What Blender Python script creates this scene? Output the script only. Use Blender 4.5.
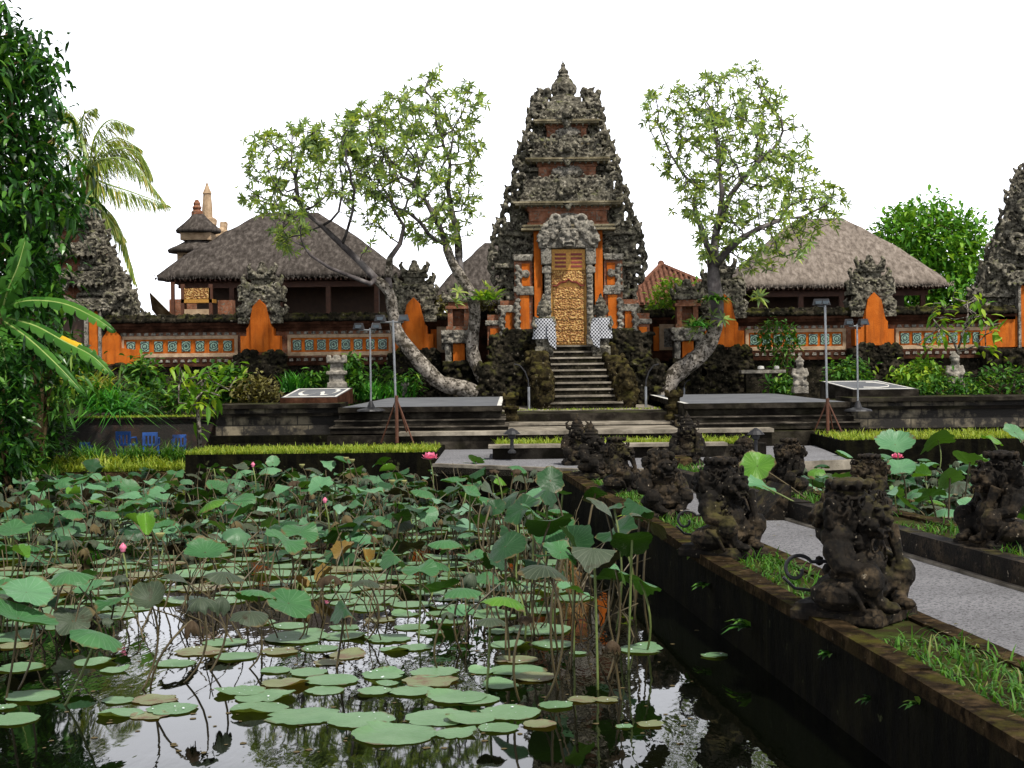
import bpy, bmesh, math, random
import numpy as np
from mathutils import Vector, Matrix, noise, Euler
from math import sin, cos, pi, sqrt, atan2, radians

for o in list(bpy.data.objects):
    bpy.data.objects.remove(o)
SC = bpy.context.scene
COL = SC.collection

# ------------------------------------------------------------------ camera, sky, sun, exposure
F, CZ, HY, ROLL = 1500.0, 1.7, 360.0, 0.0113
cam_data = bpy.data.cameras.new('camera')
cam = bpy.data.objects.new('camera', cam_data)
COL.objects.link(cam)
cam.location = (0, 0, CZ)
cam.rotation_euler = (pi / 2, ROLL, 0)
cam_data.sensor_width = 36.0
cam_data.lens = 36.0 * F / 1024.0
cam_data.shift_y = -(384.0 - HY) / 1024.0
cam_data.clip_start = 0.05
cam_data.clip_end = 2000
SC.camera = cam

SUN_EL, SUN_AZ = radians(58), radians(146)      # azimuth measured from +Y towards +X
world = bpy.data.worlds.new('World')
SC.world = world
world.use_nodes = True
wn, wl = world.node_tree.nodes, world.node_tree.links
wn.clear()
w_out = wn.new('ShaderNodeOutputWorld')
w_bg = wn.new('ShaderNodeBackground')
w_sky = wn.new('ShaderNodeTexSky')
w_sky.sky_type = 'NISHITA'
w_sky.sun_disc = False
w_sky.sun_elevation = SUN_EL
w_sky.sun_rotation = SUN_AZ
w_sky.air_density = 1.0
w_sky.dust_density = 2.0
w_tc = wn.new('ShaderNodeTexCoord')
w_sep = wn.new('ShaderNodeSeparateXYZ')
wl.new(w_tc.outputs['Generated'], w_sep.inputs[0])
w_ramp = wn.new('ShaderNodeValToRGB')           # bright overcast cloud: whitest low down, greyer overhead
w_ramp.color_ramp.elements[0].position = 0.0
w_ramp.color_ramp.elements[0].color = (0.95, 0.97, 1.04, 1)
w_ramp.color_ramp.elements[1].position = 0.5
w_ramp.color_ramp.elements[1].color = (0.13, 0.13, 0.14, 1)
_e = w_ramp.color_ramp.elements.new(0.25); _e.color = (0.72, 0.73, 0.77, 1)
wl.new(w_sep.outputs[2], w_ramp.inputs[0])
w_noise = wn.new('ShaderNodeTexNoise')
w_noise.inputs['Scale'].default_value = 2.2
w_noise.inputs['Detail'].default_value = 5
wl.new(w_tc.outputs['Generated'], w_noise.inputs['Vector'])
w_nr = wn.new('ShaderNodeMapRange')
w_nr.inputs[1].default_value = 0.3; w_nr.inputs[2].default_value = 0.75
w_nr.inputs[3].default_value = 21.0; w_nr.inputs[4].default_value = 27.0
wl.new(w_noise.outputs[0], w_nr.inputs[0])
w_mul = wn.new('ShaderNodeVectorMath'); w_mul.operation = 'SCALE'
wl.new(w_ramp.outputs[0], w_mul.inputs[0]); wl.new(w_nr.outputs[0], w_mul.inputs['Scale'])
w_mix = wn.new('ShaderNodeMixRGB')
w_mix.inputs[0].default_value = 0.9
wl.new(w_sky.outputs[0], w_mix.inputs[1]); wl.new(w_mul.outputs[0], w_mix.inputs[2])
w_bg.inputs[1].default_value = 0.1
wl.new(w_mix.outputs[0], w_bg.inputs[0]); wl.new(w_bg.outputs[0], w_out.inputs[0])

sun_data = bpy.data.lights.new('sun', 'SUN')
sun_data.energy = 5.0
sun_data.angle = radians(4)
sun_data.color = (1.0, 0.95, 0.86)
sun = bpy.data.objects.new('sun', sun_data)
COL.objects.link(sun)
sv = Vector((sin(SUN_AZ) * cos(SUN_EL), cos(SUN_AZ) * cos(SUN_EL), sin(SUN_EL)))
sun.rotation_euler = sv.to_track_quat('Z', 'Y').to_euler()
sun.location = sv * 60

SC.view_settings.view_transform = 'Standard'
SC.view_settings.look = 'None'
SC.view_settings.gamma = 1.0
SC.view_settings.exposure = 0.3
SC.view_settings.use_curve_mapping = False
SC.cycles.use_denoising = True
SC.cycles.max_bounces = 6
SC.cycles.transparent_max_bounces = 6

# ------------------------------------------------------------------ helpers
def W(px, py, Y):
    """world point seen at pixel (px, py) at depth Y"""
    dx, dy = px - 512.0, py - HY
    c, s = cos(ROLL), sin(ROLL)
    return Vector(((dx * c - dy * s) / F * Y, Y, CZ - (dx * s + dy * c) / F * Y))

def tag(o, label=None, cat=None, group=None, kind=None):
    if label: o['label'] = label
    if cat: o['category'] = cat
    if group: o['group'] = group
    if kind: o['kind'] = kind
    return o

def thing(name, label, cat, loc=(0, 0, 0), rz=0.0, group=None):
    o = bpy.data.objects.new(name, None)
    o.empty_display_size = 0.2
    COL.objects.link(o)
    o.location = loc
    o.rotation_euler = (0, 0, rz)
    return tag(o, label, cat, group)

def kids(o):
    return [c for c in bpy.data.objects if c.parent == o]

def copy_tree(o, parent=None, ch=None):
    """a copy of a thing with copies of its parts"""
    if ch is None:
        ch = {}
        for x in bpy.data.objects:
            if x.parent: ch.setdefault(x.parent.name, []).append(x)
    c = o.copy()
    COL.objects.link(c)
    if parent: c.parent = parent
    for x in ch.get(o.name, []):
        copy_tree(x, c, ch)
    return c

class MB:
    def __init__(self):
        self.v, self.f, self.m = [], [], []
    def add(self, vs, fs, mi=0):
        b = len(self.v)
        self.v.extend([tuple(p) for p in vs])
        for f in fs:
            self.f.append(tuple(i + b for i in f)); self.m.append(mi)
    def box(self, x0, x1, y0, y1, z0, z1, mi=0, top=1.0, rz=0.0):
        cx, cy = (x0 + x1) / 2, (y0 + y1) / 2
        hx, hy = (x1 - x0) / 2, (y1 - y0) / 2
        vs = []
        for z, k in ((z0, 1.0), (z1, top)):
            for sx, sy in ((-1, -1), (1, -1), (1, 1), (-1, 1)):
                x, y = sx * hx * k, sy * hy * k
                vs.append((cx + x * cos(rz) - y * sin(rz), cy + x * sin(rz) + y * cos(rz), z))
        self.add(vs, [(3, 2, 1, 0), (4, 5, 6, 7), (0, 1, 5, 4), (1, 2, 6, 5), (2, 3, 7, 6), (3, 0, 4, 7)], mi)
        return self
    def cbox(self, c, s, mi=0, top=1.0, rz=0.0):
        return self.box(c[0] - s[0] / 2, c[0] + s[0] / 2, c[1] - s[1] / 2, c[1] + s[1] / 2, c[2] - s[2] / 2, c[2] + s[2] / 2, mi, top, rz)
    def prism(self, poly, z0, z1, mi=0):
        n = len(poly)
        z0s = z0 if isinstance(z0, (list, tuple)) else [z0] * n
        z1s = z1 if isinstance(z1, (list, tuple)) else [z1] * n
        vs = [(p[0], p[1], z0s[i]) for i, p in enumerate(poly)] + [(p[0], p[1], z1s[i]) for i, p in enumerate(poly)]
        fs = [tuple(range(n - 1, -1, -1)), tuple(range(n, 2 * n))]
        for i in range(n):
            j = (i + 1) % n
            fs.append((i, j, n + j, n + i))
        self.add(vs, fs, mi)
        return self
    def slab_xz(self, poly, y0, y1, mi=0):
        """an outline in x-z given a depth y0..y1"""
        n = len(poly)
        vs = [(p[0], y0, p[1]) for p in poly] + [(p[0], y1, p[1]) for p in poly]
        fs = [tuple(range(n)), tuple(range(2 * n - 1, n - 1, -1))]
        for i in range(n):
            j = (i + 1) % n
            fs.append((j, i, n + i, n + j))
        self.add(vs, fs, mi)
        return self
    def tube(self, pts, r, n=8, mi=0):
        pts = [Vector(p) for p in pts]
        rs = r if isinstance(r, (list, tuple)) else [r] * len(pts)
        b = len(self.v)
        up = None
        for i, p in enumerate(pts):
            d = (pts[min(i + 1, len(pts) - 1)] - pts[max(i - 1, 0)])
            d = d.normalized() if d.length > 1e-9 else Vector((0, 0, 1))
            if up is None:
                up = d.orthogonal().normalized()
            else:
                up = (up - d * up.dot(d))
                up = up.normalized() if up.length > 1e-6 else d.orthogonal().normalized()
            sd = d.cross(up)
            for k in range(n):
                a = 2 * pi * k / n
                self.v.append(tuple(p + (up * cos(a) + sd * sin(a)) * rs[i]))
        for i in range(len(pts) - 1):
            for k in range(n):
                k2 = (k + 1) % n
                self.f.append((b + i * n + k, b + i * n + k2, b + (i + 1) * n + k2, b + (i + 1) * n + k)); self.m.append(mi)
        self.f.append(tuple(b + k for k in range(n - 1, -1, -1))); self.m.append(mi)
        e = b + (len(pts) - 1) * n
        self.f.append(tuple(e + k for k in range(n))); self.m.append(mi)
        return self
    def lathe(self, prof, n=16, c=(0, 0, 0), mi=0, sx=1.0, sy=1.0):
        b = len(self.v)
        for r, z in prof:
            for k in range(n):
                a = 2 * pi * k / n
                self.v.append((c[0] + cos(a) * r * sx, c[1] + sin(a) * r * sy, c[2] + z))
        for i in range(len(prof) - 1):
            for k in range(n):
                k2 = (k + 1) % n
                self.f.append((b + i * n + k, b + i * n + k2, b + (i + 1) * n + k2, b + (i + 1) * n + k)); self.m.append(mi)
        self.f.append(tuple(b + k for k in range(n - 1, -1, -1))); self.m.append(mi)
        e = b + (len(prof) - 1) * n
        self.f.append(tuple(e + k for k in range(n))); self.m.append(mi)
        return self
    def ball(self, c, r, n=10, mi=0):
        rx, ry, rz = r if isinstance(r, (list, tuple)) else (r, r, r)
        m = max(4, n // 2)
        b = len(self.v)
        self.v.append((c[0], c[1], c[2] - rz))
        for i in range(1, m):
            t = -pi / 2 + pi * i / m
            for k in range(n):
                a = 2 * pi * k / n
                self.v.append((c[0] + rx * cos(t) * cos(a), c[1] + ry * cos(t) * sin(a), c[2] + rz * sin(t)))
        self.v.append((c[0], c[1], c[2] + rz))
        top = len(self.v) - 1
        for k in range(n):
            k2 = (k + 1) % n
            self.f.append((b, b + 1 + k2, b + 1 + k)); self.m.append(mi)
            for i in range(m - 2):
                p = b + 1 + i * n
                self.f.append((p + k, p + k2, p + n + k2, p + n + k)); self.m.append(mi)
            p = b + 1 + (m - 2) * n
            self.f.append((p + k, p + k2, top)); self.m.append(mi)
        return self
    def curl(self, c, R, r, a0=0.0, turn=1.6, n=14, sgn=1, axis='y', mi=0):
        """a scroll: a tapering spiral hook lying in the x-z plane"""
        pts, rs = [], []
        for i in range(n + 1):
            t = i / n
            a = a0 + sgn * t * turn * pi
            q = R * (1 - 0.55 * t)
            pts.append((c[0] + cos(a) * q, c[1] - 0.03 * t, c[2] + sin(a) * q))
            rs.append(r * (1 - 0.45 * t))
        return self.tube(pts, rs, 6, mi)
    def leaf(self, p, d, up, L, w, mi=0, droop=0.25):
        d = Vector(d).normalized()
        s = d.cross(Vector(up))
        s = s.normalized() if s.length > 1e-6 else d.orthogonal().normalized()
        nn = s.cross(d)
        p = Vector(p)
        z = Vector((0, 0, 1))
        m1 = p + d * L * 0.34 - z * droop * L * 0.06
        m2 = p + d * L * 0.70 - z * droop * L * 0.25
        t = p + d * L - z * droop * L * 0.55
        k = nn * w * 0.13
        self.add([p, m1 + s * w * .48 + k, m2 + s * w * .38 + k, t, m2 - s * w * .38 + k, m1 - s * w * .48 + k, m1, m2],
                 [(0, 1, 6), (0, 6, 5), (6, 1, 2, 7), (5, 6, 7, 4), (7, 2, 3), (4, 7, 3)], mi)
    def blade(self, p, d, L, w, mi=0, bend=0.5, seg=3):
        """a grass blade: narrow strip bending over"""
        d = Vector(d).normalized()
        s = d.cross(Vector((0, 0, 1)))
        s = s.normalized() if s.length > 1e-4 else Vector((1, 0, 0))
        hd = Vector((d.x, d.y, 0))
        hd = hd.normalized() if hd.length > 1e-4 else Vector((1, 0, 0))
        b = len(self.v)
        p = Vector(p)
        for i in range(seg + 1):
            t = i / seg
            q = p + d * L * t + (hd * 0.6 - Vector((0, 0, 1))) * bend * L * t * t * 0.6
            ww = w * (1 - t ** 1.6) * 0.5 + 0.0008
            self.v.append(tuple(q - s * ww)); self.v.append(tuple(q + s * ww))
        for i in range(seg):
            self.f.append((b + 2 * i, b + 2 * i + 1, b + 2 * i + 3, b + 2 * i + 2)); self.m.append(mi)
    def mesh(self, name, mats, smooth=False):
        me = bpy.data.meshes.new(name)
        me.from_pydata(self.v, [], self.f)
        for mm in (mats if isinstance(mats, (list, tuple)) else [mats]):
            me.materials.append(mm)
        if any(self.m):
            me.polygons.foreach_set('material_index', self.m)
        if smooth:
            me.polygons.foreach_set('use_smooth', [True] * len(self.f))
        me.update()
        return me
    def build(self, name, mats, parent=None, smooth=False):
        o = bpy.data.objects.new(name, self.mesh(name, mats, smooth))
        COL.objects.link(o)
        if parent: o.parent = parent
        return o

def link(name, me, parent=None, loc=(0, 0, 0), rot=(0, 0, 0), scale=(1, 1, 1)):
    o = bpy.data.objects.new(name, me)
    COL.objects.link(o)
    if parent: o.parent = parent
    o.location, o.rotation_euler, o.scale = loc, rot, scale
    return o

TEX = {}
def tex(kind, size):
    k = (kind, size)
    if k not in TEX:
        t = bpy.data.textures.new(kind.lower() + '_grain', kind)
        t.noise_scale = size
        if kind == 'CLOUDS': t.noise_depth = 3
        TEX[k] = t
    return TEX[k]

def carve_mesh(mb, name, mat, voxel=0.03, d1=0.05, s1=0.25, d2=0.04, s2=0.1, smooth=True):
    """fuse overlapping forms into one weathered, continuous stone surface"""
    me = mb.mesh(name, mat)
    o = bpy.data.objects.new(name, me)
    COL.objects.link(o)
    r = o.modifiers.new('fuse', 'REMESH'); r.mode = 'VOXEL'; r.voxel_size = voxel
    if d1:
        a = o.modifiers.new('wear', 'DISPLACE'); a.texture = tex('CLOUDS', s1); a.strength = d1; a.mid_level = 0.5; a.texture_coords = 'LOCAL'
    if d2:
        a = o.modifiers.new('chisel', 'DISPLACE'); a.texture = tex('VORONOI', s2); a.strength = d2; a.mid_level = 0.4; a.texture_coords = 'LOCAL'
    dg = bpy.context.evaluated_depsgraph_get()
    ev = bpy.data.meshes.new_from_object(o.evaluated_get(dg), depsgraph=dg)
    bpy.data.objects.remove(o)
    bpy.data.meshes.remove(me)
    ev.name = name
    if not ev.materials: ev.materials.append(mat)
    ev.polygons.foreach_set('use_smooth', [smooth] * len(ev.polygons))
    return ev

def carve(mb, name, mat, parent=None, **k):
    return link(name, carve_mesh(mb, name, mat, **k), parent)

# ------------------------------------------------------------------ materials
MATS = {}
def nodes(name):
    m = bpy.data.materials.new(name)
    m.use_nodes = True
    nt = m.node_tree
    b = nt.nodes['Principled BSDF']
    return m, nt, nt.nodes, nt.links, b

def ramp(nt, fac, stops):
    r = nt.nodes.new('ShaderNodeValToRGB')
    while len(r.color_ramp.elements) < len(stops):
        r.color_ramp.elements.new(0.5)
    for e, (p, c) in zip(r.color_ramp.elements, stops):
        e.position = p
        e.color = (c[0], c[1], c[2], 1)
    nt.links.new(fac, r.inputs[0])
    return r.outputs[0]

def noise_tex(nt, scale, detail=6, rough=0.6, vec=None, stretch=None):
    n = nt.nodes.new('ShaderNodeTexNoise')
    n.inputs['Scale'].default_value = scale
    n.inputs['Detail'].default_value = detail
    n.inputs['Roughness'].default_value = rough
    if vec is None:
        g = nt.nodes.new('ShaderNodeNewGeometry')
        vec = g.outputs['Position']
    if stretch:
        mp = nt.nodes.new('ShaderNodeMapping')
        mp.inputs['Scale'].default_value = stretch
        nt.links.new(vec, mp.inputs[0]); vec = mp.outputs[0]
    nt.links.new(vec, n.inputs['Vector'])
    return n.outputs[0]

def mixc(nt, fac, a, b):
    x = nt.nodes.new('ShaderNodeMixRGB')
    if isinstance(fac, float): x.inputs[0].default_value = fac
    else: nt.links.new(fac, x.inputs[0])
    for i, q in ((1, a), (2, b)):
        if isinstance(q, (tuple, list)): x.inputs[i].default_value = (q[0], q[1], q[2], 1)
        else: nt.links.new(q, x.inputs[i])
    return x.outputs[0]

def step(nt, v, lo, hi):
    m = nt.nodes.new('ShaderNodeMapRange')
    m.inputs[1].default_value = lo; m.inputs[2].default_value = hi
    m.clamp = True
    nt.links.new(v, m.inputs[0])
    return m.outputs[0]

def mulv(nt, a, b):
    m = nt.nodes.new('ShaderNodeMath'); m.operation = 'MULTIPLY'
    for i, q in enumerate((a, b)):
        if isinstance(q, (int, float)): m.inputs[i].default_value = q
        else: nt.links.new(q, m.inputs[i])
    return m.outputs[0]

def bump(nt, b, h, strength=0.5, dist=0.03):
    n = nt.nodes.new('ShaderNodeBump')
    n.inputs['Strength'].default_value = strength
    n.inputs['Distance'].default_value = dist
    nt.links.new(h, n.inputs['Height'])
    nt.links.new(n.outputs[0], b.inputs['Normal'])

def up_mask(nt, lo=0.3, hi=0.8):
    g = nt.nodes.new('ShaderNodeNewGeometry')
    s = nt.nodes.new('ShaderNodeSeparateXYZ')
    nt.links.new(g.outputs['Normal'], s.inputs[0])
    return step(nt, s.outputs[2], lo, hi)

def stone(name, c0, c1, c2, scale=3.0, bs=14.0, rough=0.9, bstr=0.6, moss=None, mossamt=(0.45, 0.62), spots=None, stretch=None, spec=0.02, pits=None, streak=None, bdist=0.03):
    m, nt, N, L, b = nodes(name)
    n1 = noise_tex(nt, scale, 8, 0.65, stretch=stretch)
    col = ramp(nt, n1, [(0.3, c0), (0.5, c1), (0.7, c2)])
    n2 = noise_tex(nt, bs, 8, 0.7)
    if spots:
        n3 = noise_tex(nt, bs * 0.8, 4, 0.55)
        col = mixc(nt, step(nt, n3, spots[1], spots[1] + 0.06), col, spots[0])
    if pits:
        v = nt.nodes.new('ShaderNodeTexVoronoi'); v.inputs['Scale'].default_value = pits[1]
        gg = nt.nodes.new('ShaderNodeNewGeometry'); nt.links.new(gg.outputs['Position'], v.inputs['Vector'])
        nq = noise_tex(nt, pits[1] * .45, 5, 0.6)
        col = mixc(nt, mulv(nt, step(nt, v.outputs[0], 0.38, 0.62), step(nt, nq, 0.4, 0.6)), col, pits[0])
    if streak:
        ns = noise_tex(nt, 1.0, 7, 0.65, stretch=(7, 7, .9))
        col = mixc(nt, mulv(nt, step(nt, ns, 0.47, 0.66), .8), col, streak)
    if moss:
        nm = noise_tex(nt, scale * 0.7, 6, 0.65)
        col = mixc(nt, mulv(nt, step(nt, nm, *mossamt), up_mask(nt, -0.1, 0.7)), col, moss)
    L.new(col, b.inputs['Base Color'])
    b.inputs['Roughness'].default_value = rough
    b.inputs['Specular IOR Level'].default_value = spec
    bump(nt, b, n2, bstr, bdist)
    return m

def plain(name, c, rough=0.6, metal=0.0, var=0.25, scale=8.0, bs=30.0, bstr=0.15, spec=0.4):
    m, nt, N, L, b = nodes(name)
    n1 = noise_tex(nt, scale, 6, 0.6)
    k = lambda q: tuple(min(1, x * q) for x in c)
    L.new(ramp(nt, n1, [(0.3, k(1 - var)), (0.7, k(1 + var))]), b.inputs['Base Color'])
    b.inputs['Roughness'].default_value = rough
    b.inputs['Metallic'].default_value = metal
    b.inputs['Specular IOR Level'].default_value = spec
    bump(nt, b, noise_tex(nt, bs, 5), bstr, 0.01)
    return m

def leafmat(name, stops, rough=0.5, transl=0.35, spec=0.15, tcol=None):
    """foliage: colour differs from leaf to leaf, light passes through"""
    m, nt, N, L, b = nodes(name)
    g = N.new('ShaderNodeNewGeometry')
    col = ramp(nt, g.outputs['Random Per Island'], stops)
    L.new(col, b.inputs['Base Color'])
    b.inputs['Roughness'].default_value = rough
    b.inputs['Specular IOR Level'].default_value = spec
    t = N.new('ShaderNodeBsdfTranslucent')
    gm = N.new('ShaderNodeMixRGB'); gm.blend_type = 'MULTIPLY'; gm.inputs[0].default_value = 1.0
    gm.inputs[2].default_value = tcol or (1.7, 1.6, 0.5, 1)
    L.new(col, gm.inputs[1]); L.new(gm.outputs[0], t.inputs[0])
    mx = N.new('ShaderNodeMixShader'); mx.inputs[0].default_value = transl
    L.new(b.outputs[0], mx.inputs[1]); L.new(t.outputs[0], mx.inputs[2])
    L.new(mx.outputs[0], N['Material Output'].inputs[0])
    return m

def lotusmat(name, face, face2, vein, back, rough=0.42, veinamt=0.5, brown=0.0, brownc=(0.09, 0.06, 0.03), rim=True):
    m, nt, N, L, b = nodes(name)
    tc = N.new('ShaderNodeTexCoord')
    gr = N.new('ShaderNodeTexGradient'); gr.gradient_type = 'RADIAL'
    L.new(tc.outputs['Object'], gr.inputs[0])
    w = mulv(nt, gr.outputs[1], 21.0)
    fr = N.new('ShaderNodeMath'); fr.operation = 'PINGPONG'; fr.inputs[1].default_value = 0.5
    L.new(w, fr.inputs[0])
    vm = mulv(nt, step(nt, fr.outputs[0], 0.1, 0.0), veinamt if rim else 0.0)
    oi = N.new('ShaderNodeObjectInfo')
    n1 = noise_tex(nt, 3.0, 5, 0.6)
    col = mixc(nt, step(nt, n1, 0.3, 0.7), face, face2)
    col = mixc(nt, mulv(nt, oi.outputs['Random'], 0.65), col, face2)
    nb = noise_tex(nt, 1.1, 4, 0.6)
    col = mixc(nt, mulv(nt, step(nt, nb, 0.5, 0.7), 0.45), col, (face[0] * 0.7, face[1] * 0.62, face[2] * 0.45))
    col = mixc(nt, vm, col, vein)
    if brown > 0:
        n4 = noise_tex(nt, 7.0, 6, 0.65)
        col = mixc(nt, step(nt, n4, 1 - brown - 0.06, 1 - brown + 0.04), col, brownc)
    ln = N.new('ShaderNodeVectorMath'); ln.operation = 'LENGTH'
    sx = N.new('ShaderNodeVectorMath'); sx.operation = 'MULTIPLY'; sx.inputs[1].default_value = (1, 1, 0)
    L.new(tc.outputs['Object'], sx.inputs[0]); L.new(sx.outputs[0], ln.inputs[0])
    nr = noise_tex(nt, 9.0, 5, 0.65)
    ad = N.new('ShaderNodeMath'); ad.operation = 'MULTIPLY_ADD'; ad.inputs[1].default_value = 0.9
    L.new(nr, ad.inputs[0]); L.new(ln.outputs['Value'], ad.inputs[2])
    if rim: col = mixc(nt, step(nt, ad.outputs[0], 1.40, 1.52), col, (0.10, 0.075, 0.03))
    g = N.new('ShaderNodeNewGeometry')
    col = mixc(nt, g.outputs['Backfacing'], col, back)
    L.new(col, b.inputs['Base Color'])
    b.inputs['Roughness'].default_value = rough
    b.inputs['Specular IOR Level'].default_value = 0.3
    hb = N.new('ShaderNodeMath'); hb.operation = 'ADD'
    L.new(mulv(nt, vm, 0.4), hb.inputs[0]); L.new(noise_tex(nt, 25, 4), hb.inputs[1])
    bump(nt, b, hb.outputs[0], 0.35, 0.02)
    t = N.new('ShaderNodeBsdfTranslucent')
    gm = N.new('ShaderNodeMixRGB'); gm.blend_type = 'MULTIPLY'; gm.inputs[0].default_value = 1.0
    gm.inputs[2].default_value = (1.3, 1.5, 0.45, 1)
    L.new(col, gm.inputs[1]); L.new(gm.outputs[0], t.inputs[0])
    mx = N.new('ShaderNodeMixShader'); mx.inputs[0].default_value = 0.25
    L.new(b.outputs[0], mx.inputs[1]); L.new(t.outputs[0], mx.inputs[2])
    L.new(mx.outputs[0], N['Material Output'].inputs[0])
    return m

M = {}
M['carved'] = stone('carved_grey_stone', (0.022, 0.02, 0.016), (0.12, 0.11, 0.086), (0.30, 0.275, 0.215), 5.5, 17, 0.95, 1.0, moss=(0.09, 0.10, 0.03), mossamt=(0.52, 0.72), spots=((0.36, 0.33, 0.27), 0.61), pits=((0.012, 0.011, 0.009), 15))
M['carved_dark'] = stone('blackened_mossy_stone', (0.004, 0.004, 0.003), (0.016, 0.014, 0.010), (0.055, 0.046, 0.032), 3.5, 14, 0.95, 1.0, moss=(0.06, 0.06, 0.014), mossamt=(0.5, 0.68), spots=((0.17, 0.15, 0.12), 0.66), pits=((0.004, 0.004, 0.003), 14))
M['mossy_ochre'] = stone('ochre_mossed_black_stone', (0.005, 0.004, 0.003), (0.024, 0.019, 0.009), (0.09, 0.07, 0.03), 3.5, 16, 0.9, 1.0, moss=(0.055, 0.05, 0.012), mossamt=(0.5, 0.68), spots=((0.26, 0.23, 0.17), 0.66), pits=((0.006, 0.005, 0.004), 14))
M['moss_tan'] = stone('mossy_tan_stone_moulding', (0.05, 0.042, 0.026), (0.16, 0.135, 0.085), (0.3, 0.26, 0.18), 4, 18, 0.9, 0.7, moss=(0.11, 0.115, 0.035), mossamt=(0.5, 0.66), spots=((0.05, 0.045, 0.035), 0.6))
M['worn'] = stone('worn_step_edge', (0.008, 0.007, 0.006), (0.04, 0.035, 0.028), (0.15, 0.13, 0.105), 2.5, 16, 0.9, 0.5)
M['grey_trim'] = stone('pale_grey_stone_trim', (0.08, 0.074, 0.062), (0.21, 0.195, 0.165), (0.36, 0.33, 0.28), 7, 24, 0.9, 0.9, pits=((0.05, 0.045, 0.038), 22))
M['statue'] = stone('weathered_black_statue_stone', (0.003, 0.0026, 0.002), (0.011, 0.0085, 0.006), (0.066, 0.047, 0.027), 4.0, 34, 0.8, 0.8, moss=(0.05, 0.043, 0.012), mossamt=(0.53, 0.7), spots=((0.26, 0.22, 0.16), 0.665), spec=0.12, pits=((0.003, 0.0025, 0.002), 34), bdist=0.008)
M['kerb'] = stone('brown_mossy_kerb_stone', (0.007, 0.005, 0.003), (0.03, 0.02, 0.01), (0.10, 0.066, 0.034), 5.5, 24, 0.9, 1.0, moss=(0.055, 0.05, 0.01), mossamt=(0.5, 0.66), spots=((0.34, 0.28, 0.21), 0.69), pits=((0.01, 0.007, 0.004), 18))
M['wet_wall'] = stone('wet_black_pond_wall', (0.001, 0.001, 0.0008), (0.003, 0.0028, 0.002), (0.009, 0.008, 0.004), 2.5, 9, 0.8, 0.8, spots=((0.045, 0.05, 0.022), 0.66), spec=0.03, streak=(0.009, 0.0085, 0.004))
M['terrace'] = stone('black_stained_terrace_stone', (0.004, 0.0035, 0.003), (0.013, 0.011, 0.009), (0.06, 0.052, 0.04), 1.8, 14, 0.9, 0.6, moss=(0.05, 0.055, 0.016), mossamt=(0.5, 0.7))
M['terrace_pale'] = stone('pale_worn_step_stone', (0.05, 0.044, 0.034), (0.17, 0.15, 0.12), (0.32, 0.285, 0.23), 2.2, 16, 0.9, 0.4, spots=((0.1, 0.1, 0.06), 0.66))
M['brick_red'] = stone('red_brick_course', (0.07, 0.034, 0.022), (0.19, 0.08, 0.045), (0.30, 0.155, 0.10), 5, 22, 0.9, 0.7, spots=((0.14, 0.12, 0.095), 0.57))
M['brick_dark'] = stone('dark_red_brick', (0.01, 0.006, 0.004), (0.04, 0.017, 0.010), (0.09, 0.042, 0.025), 3, 14, 0.9, 0.6)
M['orange'] = stone('orange_painted_render', (0.29, 0.070, 0.012), (0.41, 0.103, 0.014), (0.47, 0.14, 0.026), 2.2, 40, 0.85, 0.5, spots=((0.22, 0.06, 0.018), 0.66), streak=(0.20, 0.055, 0.014))
M['cream'] = stone('cream_stone_frame', (0.2, 0.14, 0.09), (0.35, 0.25, 0.16), (0.45, 0.34, 0.23), 5, 25, 0.85, 0.3)
M['asphalt'] = stone('grey_asphalt', (0.135, 0.135, 0.143), (0.185, 0.185, 0.197), (0.23, 0.23, 0.243), .9, 90, 0.9, 0.6, spots=((0.28, 0.28, 0.29), 0.6), pits=((0.07, 0.07, 0.075), 60))
M['slab'] = stone('dark_grey_paving', (0.085, 0.088, 0.098), (0.11, 0.115, 0.125), (0.14, 0.145, 0.155), 1.5, 60, 0.75, 0.3)
M['white'] = stone('weathered_white_paint', (0.36, 0.35, 0.32), (0.5, 0.49, 0.46), (0.62, 0.61, 0.58), 4, 40, 0.8, 0.2)
M['soil'] = stone('dark_damp_soil', (0.012, 0.009, 0.005), (0.025, 0.02, 0.01), (0.04, 0.035, 0.015), 4, 20, 0.95, 0.8, moss=(0.04, 0.055, 0.012))
M['thatch_dark'] = stone('dark_palm_fibre_thatch', (0.02, 0.017, 0.014), (0.055, 0.047, 0.042), (0.12, 0.105, 0.093), 9, 22, 0.95, 1.0, stretch=(1, .5, 0.3), spots=((0.03, 0.026, 0.022), 0.62))
M['thatch_pale'] = stone('pale_grass_thatch', (0.07, 0.057, 0.047), (0.165, 0.138, 0.117), (0.265, 0.228, 0.196), 9, 22, 0.95, 1.0, stretch=(1, .5, 0.3), spots=((0.13, 0.105, 0.08), 0.64))
M['wood'] = plain('dark_brown_wood', (0.05, 0.025, 0.012), 0.6)
M['wood_red'] = plain('carved_red_brown_wood', (0.075, 0.026, 0.011), 0.6)
M['maroon'] = plain('maroon_louvre_wood', (0.16, 0.02, 0.015), 0.6)
M['gold_trim'] = plain('gilded_moulding', (0.40, 0.20, 0.035), 0.5, 0.25, 0.35, 20)
M['metal'] = plain('grey_galvanised_pole', (0.22, 0.23, 0.24), 0.4, 0.6)
M['iron'] = plain('black_wrought_iron', (0.02, 0.02, 0.022), 0.5, 0.3)
M['lampglass'] = plain('floodlight_glass', (0.03, 0.045, 0.055), 0.2, 0.0, 0.1)
M['blue'] = plain('blue_plastic', (0.018, 0.075, 0.3), 0.4, 0.0, 0.15)
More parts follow.
